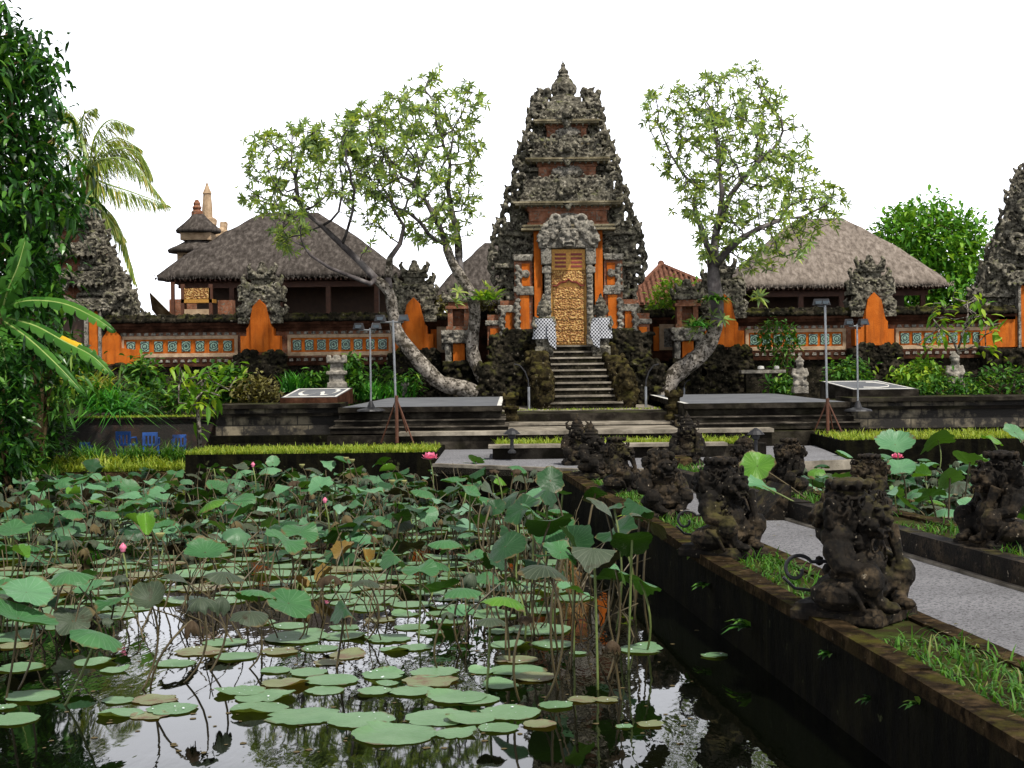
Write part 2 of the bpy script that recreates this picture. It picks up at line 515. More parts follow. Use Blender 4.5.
M['trunk_pale'] = stone('lichened_grey_bark', (0.05, 0.043, 0.035), (0.22, 0.195, 0.165), (0.42, 0.385, 0.335), 7, 20, 0.9, 1.0, spots=((0.03, 0.025, 0.02), 0.53), pits=((0.035, 0.03, 0.022), 9))
M['twig'] = stone('dark_grey_branch_bark', (0.035, 0.03, 0.03), (0.085, 0.075, 0.075), (0.18, 0.165, 0.16), 4, 22, 0.9, 0.5)
M['bark'] = stone('brown_bark', (0.05, 0.032, 0.016), (0.12, 0.08, 0.04), (0.2, 0.15, 0.08), 5, 22, 0.9, 0.7)
M['pale_figure'] = stone('pale_carved_figure_stone', (0.06, 0.055, 0.045), (0.18, 0.165, 0.14), (0.34, 0.315, 0.27), 7, 22, 0.9, 0.7)
M['tile_roof'] = stone('terracotta_roof_tile', (0.05, 0.025, 0.018), (0.12, 0.055, 0.036), (0.2, 0.10, 0.068), 6, 20, 0.85, 0.5)

def brickwork(name, c1, c2, mortar, sx, bw=0.5, rh=0.25):
    m, nt, N, L, b = nodes(name)
    g = N.new('ShaderNodeNewGeometry')
    mp = N.new('ShaderNodeMapping'); mp.inputs['Rotation'].default_value = (pi / 2, 0, 0)
    L.new(g.outputs['Position'], mp.inputs[0])
    t = N.new('ShaderNodeTexBrick'); t.inputs['Scale'].default_value = sx
    t.inputs['Brick Width'].default_value = bw; t.inputs['Row Height'].default_value = rh
    t.inputs['Color1'].default_value = (*c1, 1); t.inputs['Color2'].default_value = (*c2, 1); t.inputs['Mortar'].default_value = (*mortar, 1)
    t.inputs['Mortar Size'].default_value = 0.015
    L.new(mp.outputs[0], t.inputs[0])
    n = noise_tex(nt, 2.2, 7, 0.65)
    col = mixc(nt, step(nt, n, 0.34, 0.50), t.outputs[0], (0.010, 0.008, 0.006))
    L.new(col, b.inputs['Base Color']); b.inputs['Roughness'].default_value = 0.9
    bump(nt, b, noise_tex(nt, 20, 6), 0.5, 0.02)
    return m
M['blocks'] = brickwork('stained_limestone_blocks', (0.12, 0.10, 0.065), (0.2, 0.17, 0.115), (0.03, 0.026, 0.018), 1.15)
M['old_brick'] = brickwork('dark_brick_retaining_wall', (0.035, 0.014, 0.008), (0.05, 0.022, 0.012), (0.012, 0.009, 0.006), 6.0)

def doormat():
    m, nt, N, L, b = nodes('gilded_carved_door')
    v = N.new('ShaderNodeTexVoronoi'); v.inputs['Scale'].default_value = 22
    tc = N.new('ShaderNodeTexCoord'); L.new(tc.outputs['Object'], v.inputs['Vector'])
    n = noise_tex(nt, 28, 6, 0.7, vec=tc.outputs['Object'])
    ad = N.new('ShaderNodeMath'); ad.operation = 'MULTIPLY'; L.new(v.outputs[0], ad.inputs[0]); L.new(n, ad.inputs[1])
    L.new(ramp(nt, ad.outputs[0], [(0.05, (0.07, 0.022, 0.005)), (0.17, (0.18, 0.068, 0.011)), (0.30, (0.33, 0.16, 0.033)), (0.5, (0.66, 0.48, 0.19))]), b.inputs['Base Color'])
    b.inputs['Roughness'].default_value = 0.45; b.inputs['Metallic'].default_value = 0.25
    bump(nt, b, ad.outputs[0], 0.9, 0.05)
    return m
M['gold_door'] = doormat()

def tilemat():
    m, nt, N, L, b = nodes('green_glazed_tile')
    tc = N.new('ShaderNodeTexCoord')
    w = N.new('ShaderNodeTexWave'); w.wave_type = 'RINGS'; w.rings_direction = 'SPHERICAL'; w.inputs['Scale'].default_value = 5.5; w.inputs['Distortion'].default_value = 5.0; w.inputs['Detail Scale'].default_value = 6
    oi = N.new('ShaderNodeObjectInfo'); vo = N.new('ShaderNodeVectorMath'); vo.operation = 'ADD'
    L.new(tc.outputs['Object'], w.inputs[0])
    L.new(mulv(nt, oi.outputs['Random'], 6.0), w.inputs['Phase Offset'])
    L.new(ramp(nt, w.outputs[1], [(0.3, (0.006, 0.014, 0.012)), (0.6, (0.02, 0.085, 0.062)), (0.9, (0.2, 0.3, 0.23))]), b.inputs['Base Color'])
    b.inputs['Roughness'].default_value = 0.35
    return m
M['tile'] = tilemat()

def polengmat():
    m, nt, N, L, b = nodes('black_white_checked_cloth')
    g = N.new('ShaderNodeTexCoord')
    mp = N.new('ShaderNodeMapping'); mp.inputs['Location'].default_value = (0.013, 0.013, 0.013); mp.inputs['Scale'].default_value = (1, 0.0, 1)
    L.new(g.outputs['Object'], mp.inputs[0])
    c = N.new('ShaderNodeTexChecker'); c.inputs['Scale'].default_value = 21
    c.inputs['Color1'].default_value = (0.42, 0.43, 0.46, 1); c.inputs['Color2'].default_value = (0.015, 0.017, 0.022, 1)
    L.new(mp.outputs[0], c.inputs[0]); L.new(c.outputs[0], b.inputs['Base Color'])
    b.inputs['Roughness'].default_value = 0.85
    return m
M['poleng'] = polengmat()

def watermat():
    m, nt, N, L, b = nodes('dark_still_pond_water')
    b.inputs['Base Color'].default_value = (0.0015, 0.002, 0.001, 1)
    b.inputs['Roughness'].default_value = 0.02
    b.inputs['IOR'].default_value = 1.333
    n = noise_tex(nt, 7.0, 3, 0.5, stretch=(1.0, 0.35, 1))
    n2 = noise_tex(nt, 0.35, 2, 0.5)
    bump(nt, b, mulv(nt, n, step(nt, n2, 0.40, 0.6)), 0.22, 0.02)
    return m
M['water'] = watermat()

M['frangipani_leaf'] = leafmat('frangipani_leaves', [(0.0, (0.075, 0.12, 0.05)), (0.35, (0.145, 0.22, 0.08)), (0.7, (0.22, 0.33, 0.07)), (1.0, (0.37, 0.43, 0.12))], 0.4, 0.45, 0.3)
M['dark_leaf'] = leafmat('glossy_dark_leaves', [(0.0, (0.006, 0.022, 0.005)), (0.5, (0.016, 0.065, 0.010)), (0.85, (0.04, 0.14, 0.016)), (1.0, (0.10, 0.22, 0.03))], 0.35, 0.25, 0.35)
M['mango_leaf'] = leafmat('bright_broad_leaves', [(0.0, (0.03, 0.1, 0.012)), (0.5, (0.07, 0.2, 0.02)), (0.85, (0.13, 0.3, 0.03)), (1.0, (0.22, 0.36, 0.05))], 0.4, 0.3)
M['shrub_leaf'] = leafmat('shrub_leaves', [(0.0, (0.012, 0.04, 0.008)), (0.5, (0.035, 0.11, 0.015)), (0.85, (0.07, 0.18, 0.025)), (1.0, (0.18, 0.27, 0.04))], 0.4, 0.3)
M['lime_leaf'] = leafmat('lime_green_leaves', [(0.0, (0.05, 0.14, 0.012)), (0.5, (0.12, 0.26, 0.025)), (1.0, (0.3, 0.4, 0.05))], 0.4, 0.35)
M['brown_leaf'] = leafmat('brownish_shrub_leaves', [(0.0, (0.03, 0.025, 0.01)), (0.5, (0.09, 0.08, 0.025)), (1.0, (0.2, 0.19, 0.07))], 0.5, 0.3)
M['grass'] = leafmat('fresh_green_grass', [(0.0, (0.018, 0.06, 0.008)), (0.5, (0.045, 0.135, 0.016)), (0.88, (0.085, 0.2, 0.03)), (1.0, (0.2, 0.19, 0.08))], 0.5, 0.35)
M['grass_yellow'] = leafmat('yellow_green_clipped_grass', [(0.0, (0.09, 0.15, 0.015)), (0.5, (0.19, 0.27, 0.025)), (1.0, (0.34, 0.38, 0.07))], 0.5, 0.35)
M['strap_leaf'] = leafmat('strap_leaves', [(0.0, (0.015, 0.08, 0.012)), (0.6, (0.04, 0.19, 0.02)), (1.0, (0.11, 0.3, 0.04))], 0.35, 0.3)
M['palm_leaf'] = leafmat('palm_leaflets', [(0.0, (0.06, 0.11, 0.02)), (0.5, (0.16, 0.23, 0.045)), (0.85, (0.3, 0.33, 0.08)), (1.0, (0.45, 0.36, 0.09))], 0.45, 0.4)
M['banana'] = leafmat('banana_leaf', [(0.0, (0.03, 0.11, 0.018)), (1.0, (0.085, 0.22, 0.035))], 0.35, 0.4)
M['banana_yellow'] = leafmat('yellowed_banana_leaf', [(0.0, (0.5, 0.32, 0.02)), (1.0, (0.65, 0.42, 0.03))], 0.4, 0.3, tcol=(1.2, 1.2, 0.8, 1))
M['banana_rib'] = plain('banana_midrib', (0.22, 0.3, 0.08), 0.5)

M['lotus'] = lotusmat('lotus_leaf_green', (0.020, 0.085, 0.026), (0.058, 0.16, 0.058), (0.13, 0.25, 0.13), (0.03, 0.075, 0.012))
M['lotus_pale'] = lotusmat('lotus_leaf_pale', (0.055, 0.17, 0.072), (0.115, 0.25, 0.125), (0.2, 0.34, 0.22), (0.05, 0.105, 0.02))
M['lotus_bright'] = lotusmat('lotus_leaf_bright', (0.04, 0.135, 0.015), (0.10, 0.23, 0.025), (0.2, 0.33, 0.08), (0.09, 0.19, 0.015))
M['lotus_dark'] = lotusmat('lotus_leaf_dark', (0.008, 0.036, 0.011), (0.022, 0.07, 0.025), (0.05, 0.12, 0.045), (0.016, 0.04, 0.006))
M['lotus_dry'] = lotusmat('lotus_leaf_withered', (0.018, 0.032, 0.017), (0.06, 0.082, 0.05), (0.12, 0.145, 0.095), (0.016, 0.014, 0.006), 0.55, 0.7, 0.38, (0.03, 0.025, 0.012))
M['lotus_rust'] = lotusmat('lotus_leaf_rusty', (0.12, 0.07, 0.014), (0.19, 0.12, 0.022), (0.24, 0.17, 0.05), (0.10, 0.05, 0.01), 0.6, 0.5)
M['lotus_brown'] = lotusmat('lotus_leaf_brown', (0.022, 0.013, 0.007), (0.06, 0.038, 0.018), (0.09, 0.062, 0.034), (0.02, 0.012, 0.006), 0.75, 0.5)
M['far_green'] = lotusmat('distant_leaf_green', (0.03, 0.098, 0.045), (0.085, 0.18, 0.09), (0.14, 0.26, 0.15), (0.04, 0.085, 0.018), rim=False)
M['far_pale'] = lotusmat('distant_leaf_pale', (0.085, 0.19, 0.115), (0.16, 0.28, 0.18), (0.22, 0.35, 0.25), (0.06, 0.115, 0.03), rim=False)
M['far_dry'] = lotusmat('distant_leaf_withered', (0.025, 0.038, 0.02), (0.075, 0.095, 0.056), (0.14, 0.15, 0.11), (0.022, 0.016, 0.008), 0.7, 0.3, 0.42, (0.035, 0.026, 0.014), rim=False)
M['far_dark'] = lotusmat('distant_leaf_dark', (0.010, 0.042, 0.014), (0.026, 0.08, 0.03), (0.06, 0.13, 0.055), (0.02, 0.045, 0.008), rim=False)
M['pad'] = lotusmat('floating_pad_green', (0.095, 0.20, 0.09), (0.18, 0.30, 0.165), (0.22, 0.36, 0.22), (0.1, 0.12, 0.03), 0.4, 0.2, 0.30, (0.15, 0.22, 0.09))
M['pad_old'] = lotusmat('floating_pad_yellowing', (0.15, 0.19, 0.09), (0.23, 0.245, 0.14), (0.28, 0.28, 0.18), (0.15, 0.1, 0.03), 0.5, 0.2, 0.44, (0.17, 0.12, 0.075))
M['stem'] = plain('lotus_stem', (0.06, 0.045, 0.018), 0.6, 0, 0.5, 5)
M['stem_green'] = plain('green_lotus_stem', (0.09, 0.12, 0.03), 0.6, 0, 0.4, 5)
M['pink'] = plain('pink_lotus_petal', (0.75, 0.2, 0.32), 0.5, 0, 0.2)
M['drop'] = plain('water_droplet', (0.55, 0.62, 0.6), 0.05, 0, 0.05, spec=1.0)
M['pod'] = plain('green_seed_pod', (0.2, 0.2, 0.07), 0.7)

# ================================================================== THE SETTING
WZ = -0.4                                        # water level
def XL(Y): return 2.64 - 0.109 * (Y - 7.8)       # main path, pond side
def XR(Y): return 3.67 - 0.167 * (Y - 10.8)      # main path, far side
def XO(Y): return 2.03 - 0.0945 * (Y - 6.0)      # pond wall
def XP(Y): return XR(Y) + 0.78                   # right pond wall

g = MB()
g.add([(-600, -300, -0.95), (600, -300, -0.95), (600, 1200, -0.95), (-600, 1200, -0.95)], [(0, 1, 2, 3)])
tag(g.build('ground', M['soil']), kind='structure')
w = MB()
w.add([(-30, -20, WZ), (30, -20, WZ), (30, 31, WZ), (-30, 31, WZ)], [(0, 1, 2, 3)])
tag(w.build('pond_water', M['water']), kind='structure')

# main path, plaza, kerbs
p = MB()
ys = [-6, 0, 6, 12, 17, 22.32]
poly = [(XL(y) - 0.02, y) for y in ys] + [(XR(y) + 0.02, y) for y in reversed(ys)]
p.prism(poly, -0.94, 0.0)
tag(p.build('path', M['asphalt']), kind='structure')
p = MB()
p.prism([(-1.3, 24.1), (1.35, 22.3), (5.45, 23.9), (5.75, 28.6), (-1.3, 28.6)], -0.94, -0.002)
tag(p.build('plaza_base', M['wet_wall']), kind='structure')
p = MB(); p.add([(-1.3, 24.1, .004), (1.35, 22.3, .004), (5.45, 23.9, .004), (5.75, 28.6, .004), (-1.3, 28.6, .004)], [(0, 1, 2, 3, 4)])
tag(p.build('plaza', M['asphalt']), kind='structure')
p = MB()
for a, b2 in (((-1.3, 24.1), (1.35, 22.3)), ((1.75, 22.36), (5.45, 23.9))):
    d = Vector((b2[0] - a[0], b2[1] - a[1], 0)).normalized(); nn = Vector((-d.y, d.x, 0)) * 0.13
    p.prism([a, b2, (b2[0] + nn.x, b2[1] + nn.y), (a[0] + nn.x, a[1] + nn.y)], -0.1, 0.05)
tag(p.build('plaza_kerb', M['terrace_pale']), kind='structure')

def strip(name, f0, f1, ys, z0, z1, mat, jag=0.0):
    mb = MB()
    rr = random.Random(5)
    L0, L1 = [], []
    for y in ys:
        L0.append((f0(y) + rr.uniform(-jag, jag), y)); L1.append((f1(y) + rr.uniform(-jag, jag), y))
    for i in range(len(ys) - 1):
        dz = rr.uniform(-jag, jag) * 0.6
        gap = 0.006 if jag else 0.0
        q = [L0[i], L1[i], (L1[i + 1][0], L1[i + 1][1] - gap), (L0[i + 1][0], L0[i + 1][1] - gap)]
        mb.prism(q, z0, z1 + dz)
    return tag(mb.build(name, mat), kind='structure')
yk = [-6 + 1.34 * i for i in range(44)]          # to about 20.7
yk = [y for y in yk if y < 20.9]
strip('kerb', lambda y: XO(y), lambda y: XO(y) + 0.17, yk, 0.075, 0.15, M['kerb'], 0.016)
strip('kerb_inner_strip', lambda y: XL(y) - 0.15, lambda y: XL(y), yk, -0.9, 0.13, M['kerb'], 0.01)
strip('kerb_soil', lambda y: XO(y) + 0.165, lambda y: XL(y) - 0.14, yk, -0.9, 0.11, M['soil'])
strip('pond_wall', lambda y: XO(y) + 0.035, lambda y: XO(y) + 0.17, yk, -0.94, 0.068, M['wet_wall'], 0.006)
yr = [y for y in yk if y < 21.5]
strip('kerb', lambda y: XR(y), lambda y: XR(y) + 0.16, yr, -0.9, 0.2, M['statue'], 0.012)
strip('kerb_soil', lambda y: XR(y) + 0.15, lambda y: XP(y) - 0.18, yr, -0.9, 0.16, M['soil'])
strip('kerb', lambda y: XP(y) - 0.19, lambda y: XP(y), yr, -0.9, 0.19, M['kerb'], 0.012)
strip('path_edging', lambda y: XR(y) - 0.05, lambda y: XR(y) - 0.004, yr, -0.1, 0.025, M['terrace_pale'], 0.006)
# kerb end block at the mouth of the path, and a sloping stone buttress on the path side
b = MB(); b.box(1.98, 2.5, 20.9, 21.6, -0.2, 0.3)
tag(carve(b, 'kerb_end_block', M['kerb'], voxel=0.03, d1=0.03, d2=0.0), 'low squat mossy stone block closing the kerb where the path meets the plaza', 'stone block')
b = MB()
b.add([(XR(15.6) - 0.30, 15.6, 0.004), (XR(15.6) + .02, 15.6, 0.004), (XR(16.3) + .02, 16.3, 0.004), (XR(16.3) - 0.30, 16.3, 0.004), (XR(15.6) + .02, 15.6, 0.36), (XR(16.3) + .02, 16.3, 0.36)],
      [(3, 2, 1, 0), (0, 1, 4), (2, 3, 5), (0, 4, 5, 3), (1, 2, 5, 4)])
tag(b.build('sloping_stone', M['statue']), 'dark sloping wedge of stone leaning on the path kerb beside a seated statue', 'stone block')

fl = MB(); r9 = random.Random(90)
for k in range(46):
    y = r9.uniform(7.5, 21); x = XL(y) + (XR(y) - XL(y)) * r9.random()
    fl.leaf((x, y, .012), (r9.gauss(0, 1), r9.gauss(0, 1), .06), (0, 0, 1), r9.uniform(.03, .075), r9.uniform(.015, .03), 0, .1)
tag(fl.build('fallen_leaves', M['brown_leaf']), kind='stuff')
# banks and beds round the ponds
def tag_s(mb, name, mat): return tag(mb.build(name, mat), kind='structure')
b = MB(); b.box(-40, -5.75, 27.0, 31.4, -0.94, -0.2); tag_s(b, 'left_bank', M['soil'])
b = MB(); b.box(-40, -5.75, 26.8, 27.0, -0.94, -0.24); tag_s(b, 'bank_kerb', M['kerb'])
b = MB(); b.box(-5.75, -1.3, 26.3, 30.2, -0.94, 0.1); tag_s(b, 'grass_bed_base', M['wet_wall'])
b = MB(); b.box(5.75, 40, 26.4, 30.2, -0.94, 0.22); tag_s(b, 'right_bed_base', M['wet_wall'])
b = MB(); b.box(13.2, 40, -6, 26.4, -0.94, 0.1); tag_s(b, 'right_bank', M['soil'])
b = MB(); b.box(-40, -10.5, 12, 26.8, -0.94, -0.25); tag_s(b, 'left_shore', M['soil'])
# island planter on the plaza
b = MB()
isl = [(-0.35, 25.6), (3.7, 25.6)] + [(3.7 + 0.75 * sin(a), 26.35 - 0.75 * cos(a)) for a in (0.4, 0.8, 1.2, 1.57, 1.95, 2.35, 2.75)] + [(3.7, 27.1), (-0.35, 27.1)]
b.prism(isl, -0.3, 0.2)
tag(b.build('planter_base', M['terrace']), kind='structure')
b = MB(); b.box(-0.42, 3.65, 25.5, 25.95, 0.2, 0.25)
tag(b.build('planter_coping', M['terrace_pale']), kind='structure')
# steps and terrace
b = MB(); b.box(-60, 60, 31.5, 140, -0.94, 0.56); tag_s(b, 'terrace', M['terrace'])
def stp(x0, x1, y0, y1, z0, z1, nose=0.045, name='terrace_step'):
    mb = MB()
    mb.box(x0, x1, y0 + 0.06, y1, z0, z1 - nose, 0)
    mb.box(x0 - .03, x1 + .03, y0, y1, z1 - nose, z1, 1)
    tag(mb.build(name, [M['terrace'], M['terrace_pale']]), kind='structure')
stp(-2.15, 4.95, 28.6, 30.6, -0.3, 0.34, 0.07)
stp(-0.1, 3.25, 30.6, 31.8, -0.3, 0.40, 0.04)
stp(-0.15, 3.3, 31.8, 33.3, -0.3, 0.50, 0.04)
stp(-0.2, 3.3, 33.3, 37, -0.3, 0.575, 0.03)
b = MB(); b.box(1.0, 2.6, 27.6, 28.55, -0.3, 0.18); tag(b.build('terrace_step', M['terrace_pale']), kind='structure')

def stage(x0, x1, skew, end):
    """stage slab with stepped dark stone base; end: which side carries the pale border"""
    t = thing('stage_platform', '', 'platform', (0, 0, 0))
    m1 = MB()
    m1.prism([(x0, 29.45), (x1, 29.45), (x1 - skew[1], 37.0), (x0 + skew[0], 37.0)], 0.70, 0.80)
    m1.build('slab', M['terrace'], t)
    m2 = MB(); q = 0.07
    m2.add([(x0 + q, 29.52, 0.804), (x1 - q, 29.52, 0.804), (x1 - skew[1] - q, 36.9, 0.804), (x0 + skew[0] + q, 36.9, 0.804)], [(0, 1, 2, 3)])
    m2.build('paving', M['slab'], t)
    m3 = MB()
    e0 = (x1 - 0.10, x1 - 0.01, skew[1]) if end > 0 else (x0 + 0.01, x0 + 0.10, -skew[0])
    m3.add([(e0[0], 29.5, 0.808), (e0[1], 29.5, 0.808), (e0[1] - e0[2], 36.9, 0.808), (e0[0] - e0[2], 36.9, 0.808)], [(0, 1, 2, 3)])
    m3.build('pale_border', M['white'], t)
    m3 = MB()
    for (dx, y, z0, z1) in ((0.02, 29.62, 0.56, 0.70), (-0.05, 29.36, 0.44, 0.53), (-0.12, 29.12, 0.3, 0.41), (-.16, 28.95, -.3, .27)):
        m3.box(x0 + dx, x1 - dx, y, 31.6, z0, z1)
    m3.build('stepped_base', M['terrace'], t)
    m4 = MB()
    for (dx, y, z) in ((-0.07, 29.33, 0.53), (-0.14, 29.09, 0.41)):
        m4.box(x0 + dx, x1 - dx, y, 31.6, z, z + 0.022)
    m4.build('nosing', M['worn'], t)
    return t
a = W(338, 406, 29.45).x; c2 = W(502, 406, 29.45).x
tag(stage(a, c2, (0.35, 0.0), 1), 'grey stage slab on stepped black stone below the two leaning frangipani trunks')
a = W(684, 402, 29.45).x; c2 = W(850, 399, 29.45).x
tag(stage(a, c2, (0.0, 0.15), -1), 'grey stage slab on stepped black stone beneath the spotted frangipani trunk and bench shelf')

def plinth(px0, px1, py, Y, dy, skew, kind, label):
    """block with a sloped top, white border lines and a white painted curl"""
    A, B = W(px0, py, Y), W(px1, py, Y)
    zf = A.z; zb = zf + 0.16; zl = 0.8
    x0, x1 = A.x, B.x
    t = thing('marked_plinth', label, 'plinth')
    q = [(x0, Y), (x1, Y), (x1 + skew[1], Y + dy), (x0 + skew[0], Y + dy)]
    m1 = MB(); m1.prism(q, zl, [zf, zf, zb, zb]); m1.build('block', M['brick_dark'] if kind else M['terrace'], t)
    def P(u, v, h=0.004):
        xa = q[0][0] + (q[1][0] - q[0][0]) * u; xb = q[3][0] + (q[2][0] - q[3][0]) * u
        return (xa + (xb - xa) * v, Y + dy * v, zf + (zb - zf) * v + h)
    m2 = MB(); m2.add([P(.01, .01), P(.99, .01), P(.99, .99), P(.01, .99)], [(0, 1, 2, 3)]); m2.build('dark_top', M['slab'], t)
    m3 = MB()
    for (u0, u1, v0, v1) in ((0.03, .07, .04, .96), (.93, .97, .04, .96), (.072, .928, .04, .10), (.072, .928, .90, .96)):
        m3.add([P(u0, v0, .008), P(u1, v0, .008), P(u1, v1, .008), P(u0, v1, .008)], [(0, 1, 2, 3)])
    m3.build('white_border', M['white'], t)
    m4 = MB()
    if kind:                                   # two bowls meeting at a point, open at the top
        cur = [(.26, .80), (.21, .68), (.2, .52), (.24, .36), (.32, .24), (.42, .24), (.50, .44), (.57, .58), (.62, .44), (.66, .25), (.74, .26), (.81, .38), (.84, .55), (.83, .72), (.76, .8)]
    else:
        cur = [(.30, .25), (.5, .2), (.7, .28), (.82, .45), (.84, .62), (.76, .78), (.66, .8)]
    for i in range(len(cur) - 1):
        (u0, v0), (u1, v1) = cur[i], cur[i + 1]
        d = Vector((u1 - u0, v1 - v0)).normalized() * 0.0
        wd = 0.045
        m4.add([P(u0 - wd * .5, v0 - wd, .010), P(u0 + wd * .5, v0 + wd, .010), P(u1 + wd * .5, v1 + wd, .010), P(u1 - wd * .5, v1 - wd, .010)], [(0, 1, 2, 3)])
    m4.build('painted_curl', M['white'], t)
plinth(280, 337, 398, 30.9, 1.6, (.14, .16), True, 'low plinth with a white rounded w sign painted on its sloping dark top')
plinth(853, 919, 390, 30.9, 1.6, (-.35, -.45), False, 'low black plinth with white border lines and one painted hook on its top')

# terrace walls beside the stages
def terrace_wall(x0, x1, label, pale):
    t = thing('terrace_wall', label, 'wall')
    m1 = MB(); m1.box(x0, x1, 30.3, 31.6, 0.1, 0.78); m1.build('masonry', M['blocks'], t)
    m1 = MB(); m1.box(x0 - .04, x1 + .04, 30.12, 31.62, 0.78, 0.86); m1.build('coping', M['terrace'], t)
    m1 = MB(); m1.box(x0 - .04, x1 + .04, 30.0, 30.3, 0.1, 0.24); m1.build('footing', M['wet_wall'], t)
    m1 = MB(); m1.box(x0 - .02, x1 + .02, 30.2, 30.3, 0.62, 0.68); m1.build('ledge', M['terrace'], t)
terrace_wall(-6.0, -3.5, 'stained limestone block wall under the plinth with the rounded w sign', 1)
terrace_wall(6.85, 24, 'long black stained limestone terrace wall running behind the lotus pond grass bed', 1)
t = thing('brick_retaining_wall', 'low dark brick retaining wall with a moss topped edge behind the blue chairs', 'wall')
m1 = MB(); m1.box(-40, -6.02, 31.0, 31.5, -0.3, 0.56); m1.build('brickwork', M['old_brick'], t)
m1 = MB(); m1.box(-40, -6.0, 30.94, 31.5, 0.562, 0.60); m1.build('mossy_coping', M['terrace'], t)

# ================================================================== THE GATE
TZ = 0.56
XG, YG = 1.44, 37.5
rnd = random.Random(11)

def wing_prims(mb, prof, y0, y1, rr, curl=True, inner=0.45, dens=1.0):
    """one carved side of a gate: stepped mass + scrolls along its outline (x>0 side). prof: (z, halfwidth) top to bottom"""
    for i in range(len(prof) - 1):
        (za, wa), (zb, wb) = prof[i], prof[i + 1]
        wm = min(wa, wb) - 0.12
        if wm > inner:
            mb.box(inner, wm, y0 + 0.1, y1, zb - 0.02, za + 0.02)
    L = 0
    z = prof[0][0]
    def hw(z):
        for i in range(len(prof) - 1):
            if prof[i][0] >= z >= prof[i + 1][0]:
                t = (prof[i][0] - z) / max(1e-6, prof[i][0] - prof[i + 1][0])
                return prof[i][1] * (1 - t) + prof[i + 1][1] * t
        return prof[-1][1]
    zz = prof[0][0] - 0.1
    k = 0
    while zz > prof[-1][0] + 0.1:
        wv = hw(zz)
        R = 0.17 * rr.uniform(0.85, 1.15)
        if curl:
            for yy in (y0 + 0.18, (y0 + y1) / 2 + 0.1):
                mb.curl((wv - R * 0.75, yy, zz), R, 0.065, a0=-1.2, turn=1.5, sgn=1)
                if rr.random() < 0.6:
                    mb.tube([(wv - R, yy, zz + R * .5), (wv + 0.02, yy, zz + R * 1.1), (wv + 0.06, yy, zz + R * 1.5)], [0.07, 0.05, 0.02], 6)
        for q in range(int(3 * dens)):
            mb.ball((rr.uniform(inner, max(inner + .1, wv - 0.2)), y0 + rr.uniform(-0.02, 0.12), zz + rr.uniform(-.15, .15)), [rr.uniform(.07, .13), rr.uniform(.08, .15), rr.uniform(.05, .1)], 7)
        for q in range(int((wv - inner) * 7 * dens)):
            x, z = rr.uniform(inner, max(inner + .1, wv - 0.12)), zz + rr.uniform(-.15, .15)
            yy = y0 + .06 + rr.uniform(-.05, .03)
            if rr.random() < .6:
                mb.curl((x, yy, z), rr.uniform(.08, .14), rr.uniform(.028, .04), a0=rr.uniform(0, 6.28), turn=rr.uniform(1.2, 1.9), n=10, sgn=rr.choice((-1, 1)))
            else:
                a = rr.uniform(.2, 1.4); l = rr.uniform(.12, .24)
                mb.tube([(x, yy, z), (x + cos(a) * l * .5, yy - .06, z + sin(a) * l * .5), (x + cos(a) * l * .8, yy - .02, z + sin(a) * l)], [.05, .045, .012], 5)
        if k % 3 == 1:                          # a projecting ledge course
            mb.box(inner, wv - 0.13, y0 - 0.1, y1 + .05, zz - 0.05, zz + 0.05)
        zz -= 0.27
        k += 1

def ledge(mb, hw, z0, z1, y0, y1, rr, ears=True, pend=True):
    mb.box(-hw, hw, y0, y1, z0, z0 + (z1 - z0) * 0.35)
    mb.box(-hw * 0.93, hw * .93, y0 + 0.1, y1, z0 + (z1 - z0) * 0.35, z1)
    n = int(hw * 2 / 0.15)
    for i in range(n + 1):
        x = -hw + 2 * hw * i / n
        mb.curl((x, y0 + 0.0, z0 + (z1 - z0) * rr.uniform(.3, .7)), .085, .03, a0=rr.uniform(0, 6.28), turn=1.6, n=10, sgn=rr.choice((-1, 1)))
        mb.tube([(x, y0 + .04, z0 + .02), (x, y0 - .05, z0 - .04), (x, y0 - .02, z0 - .13)], [.05, .045, .012], 5)
    if pend:
        mb.slab_xz([(-.22, z1 - .04), (-.17, z0 + .04), (0, z0 - .2), (.17, z0 + .04), (.22, z1 - .04), (0, z1 + .1)], y0 - 0.14, y0 + 0.1)
        for s in (-1, 1):
            mb.curl((s * .16, y0 - .14, (z0 + z1) / 2), .13, .05, a0=0, turn=1.5, sgn=s)
        mb.ball((0, y0 - .18, (z0 + z1) / 2), .12, 8)
    if ears:
        for s in (-1, 1):
            mb.curl((s * (hw - .05), y0, z1), .2, .07, a0=(-1.2 if s > 0 else pi + 1.2), turn=1.4, sgn=s)

gate = thing('temple_gate', 'tall carved stone temple gate with stepped tiers and a gilded double door', 'temple gate', (XG, YG, TZ))
def gz(z): return z - TZ
wprof = [(8.5, .62), (8.35, .8), (7.9, .98), (7.57, 1.02), (7.25, 1.14), (7.0, 1.28), (6.67, 1.38), (6.3, 1.36), (5.97, 1.58), (5.6, 1.62), (5.15, 1.82), (4.85, 1.92), (4.27, 2.03), (3.95, 2.03), (3.7, 1.9), (3.5, 1.75), (3.0, 1.75), (2.6, 1.9)]
wprof = [(gz(z), w_ - .06) for z, w_ in wprof]
mb = MB(); wing_prims(mb, wprof, 0.45, 1.7, random.Random(3))
wing_me = carve_mesh(mb, 'carved_wing', M['carved'], voxel=0.02, d1=0.04, d2=0.035, s2=0.055)
link('carved_wing', wing_me, gate)
link('carved_wing', wing_me, gate, scale=(-1, 1, 1))
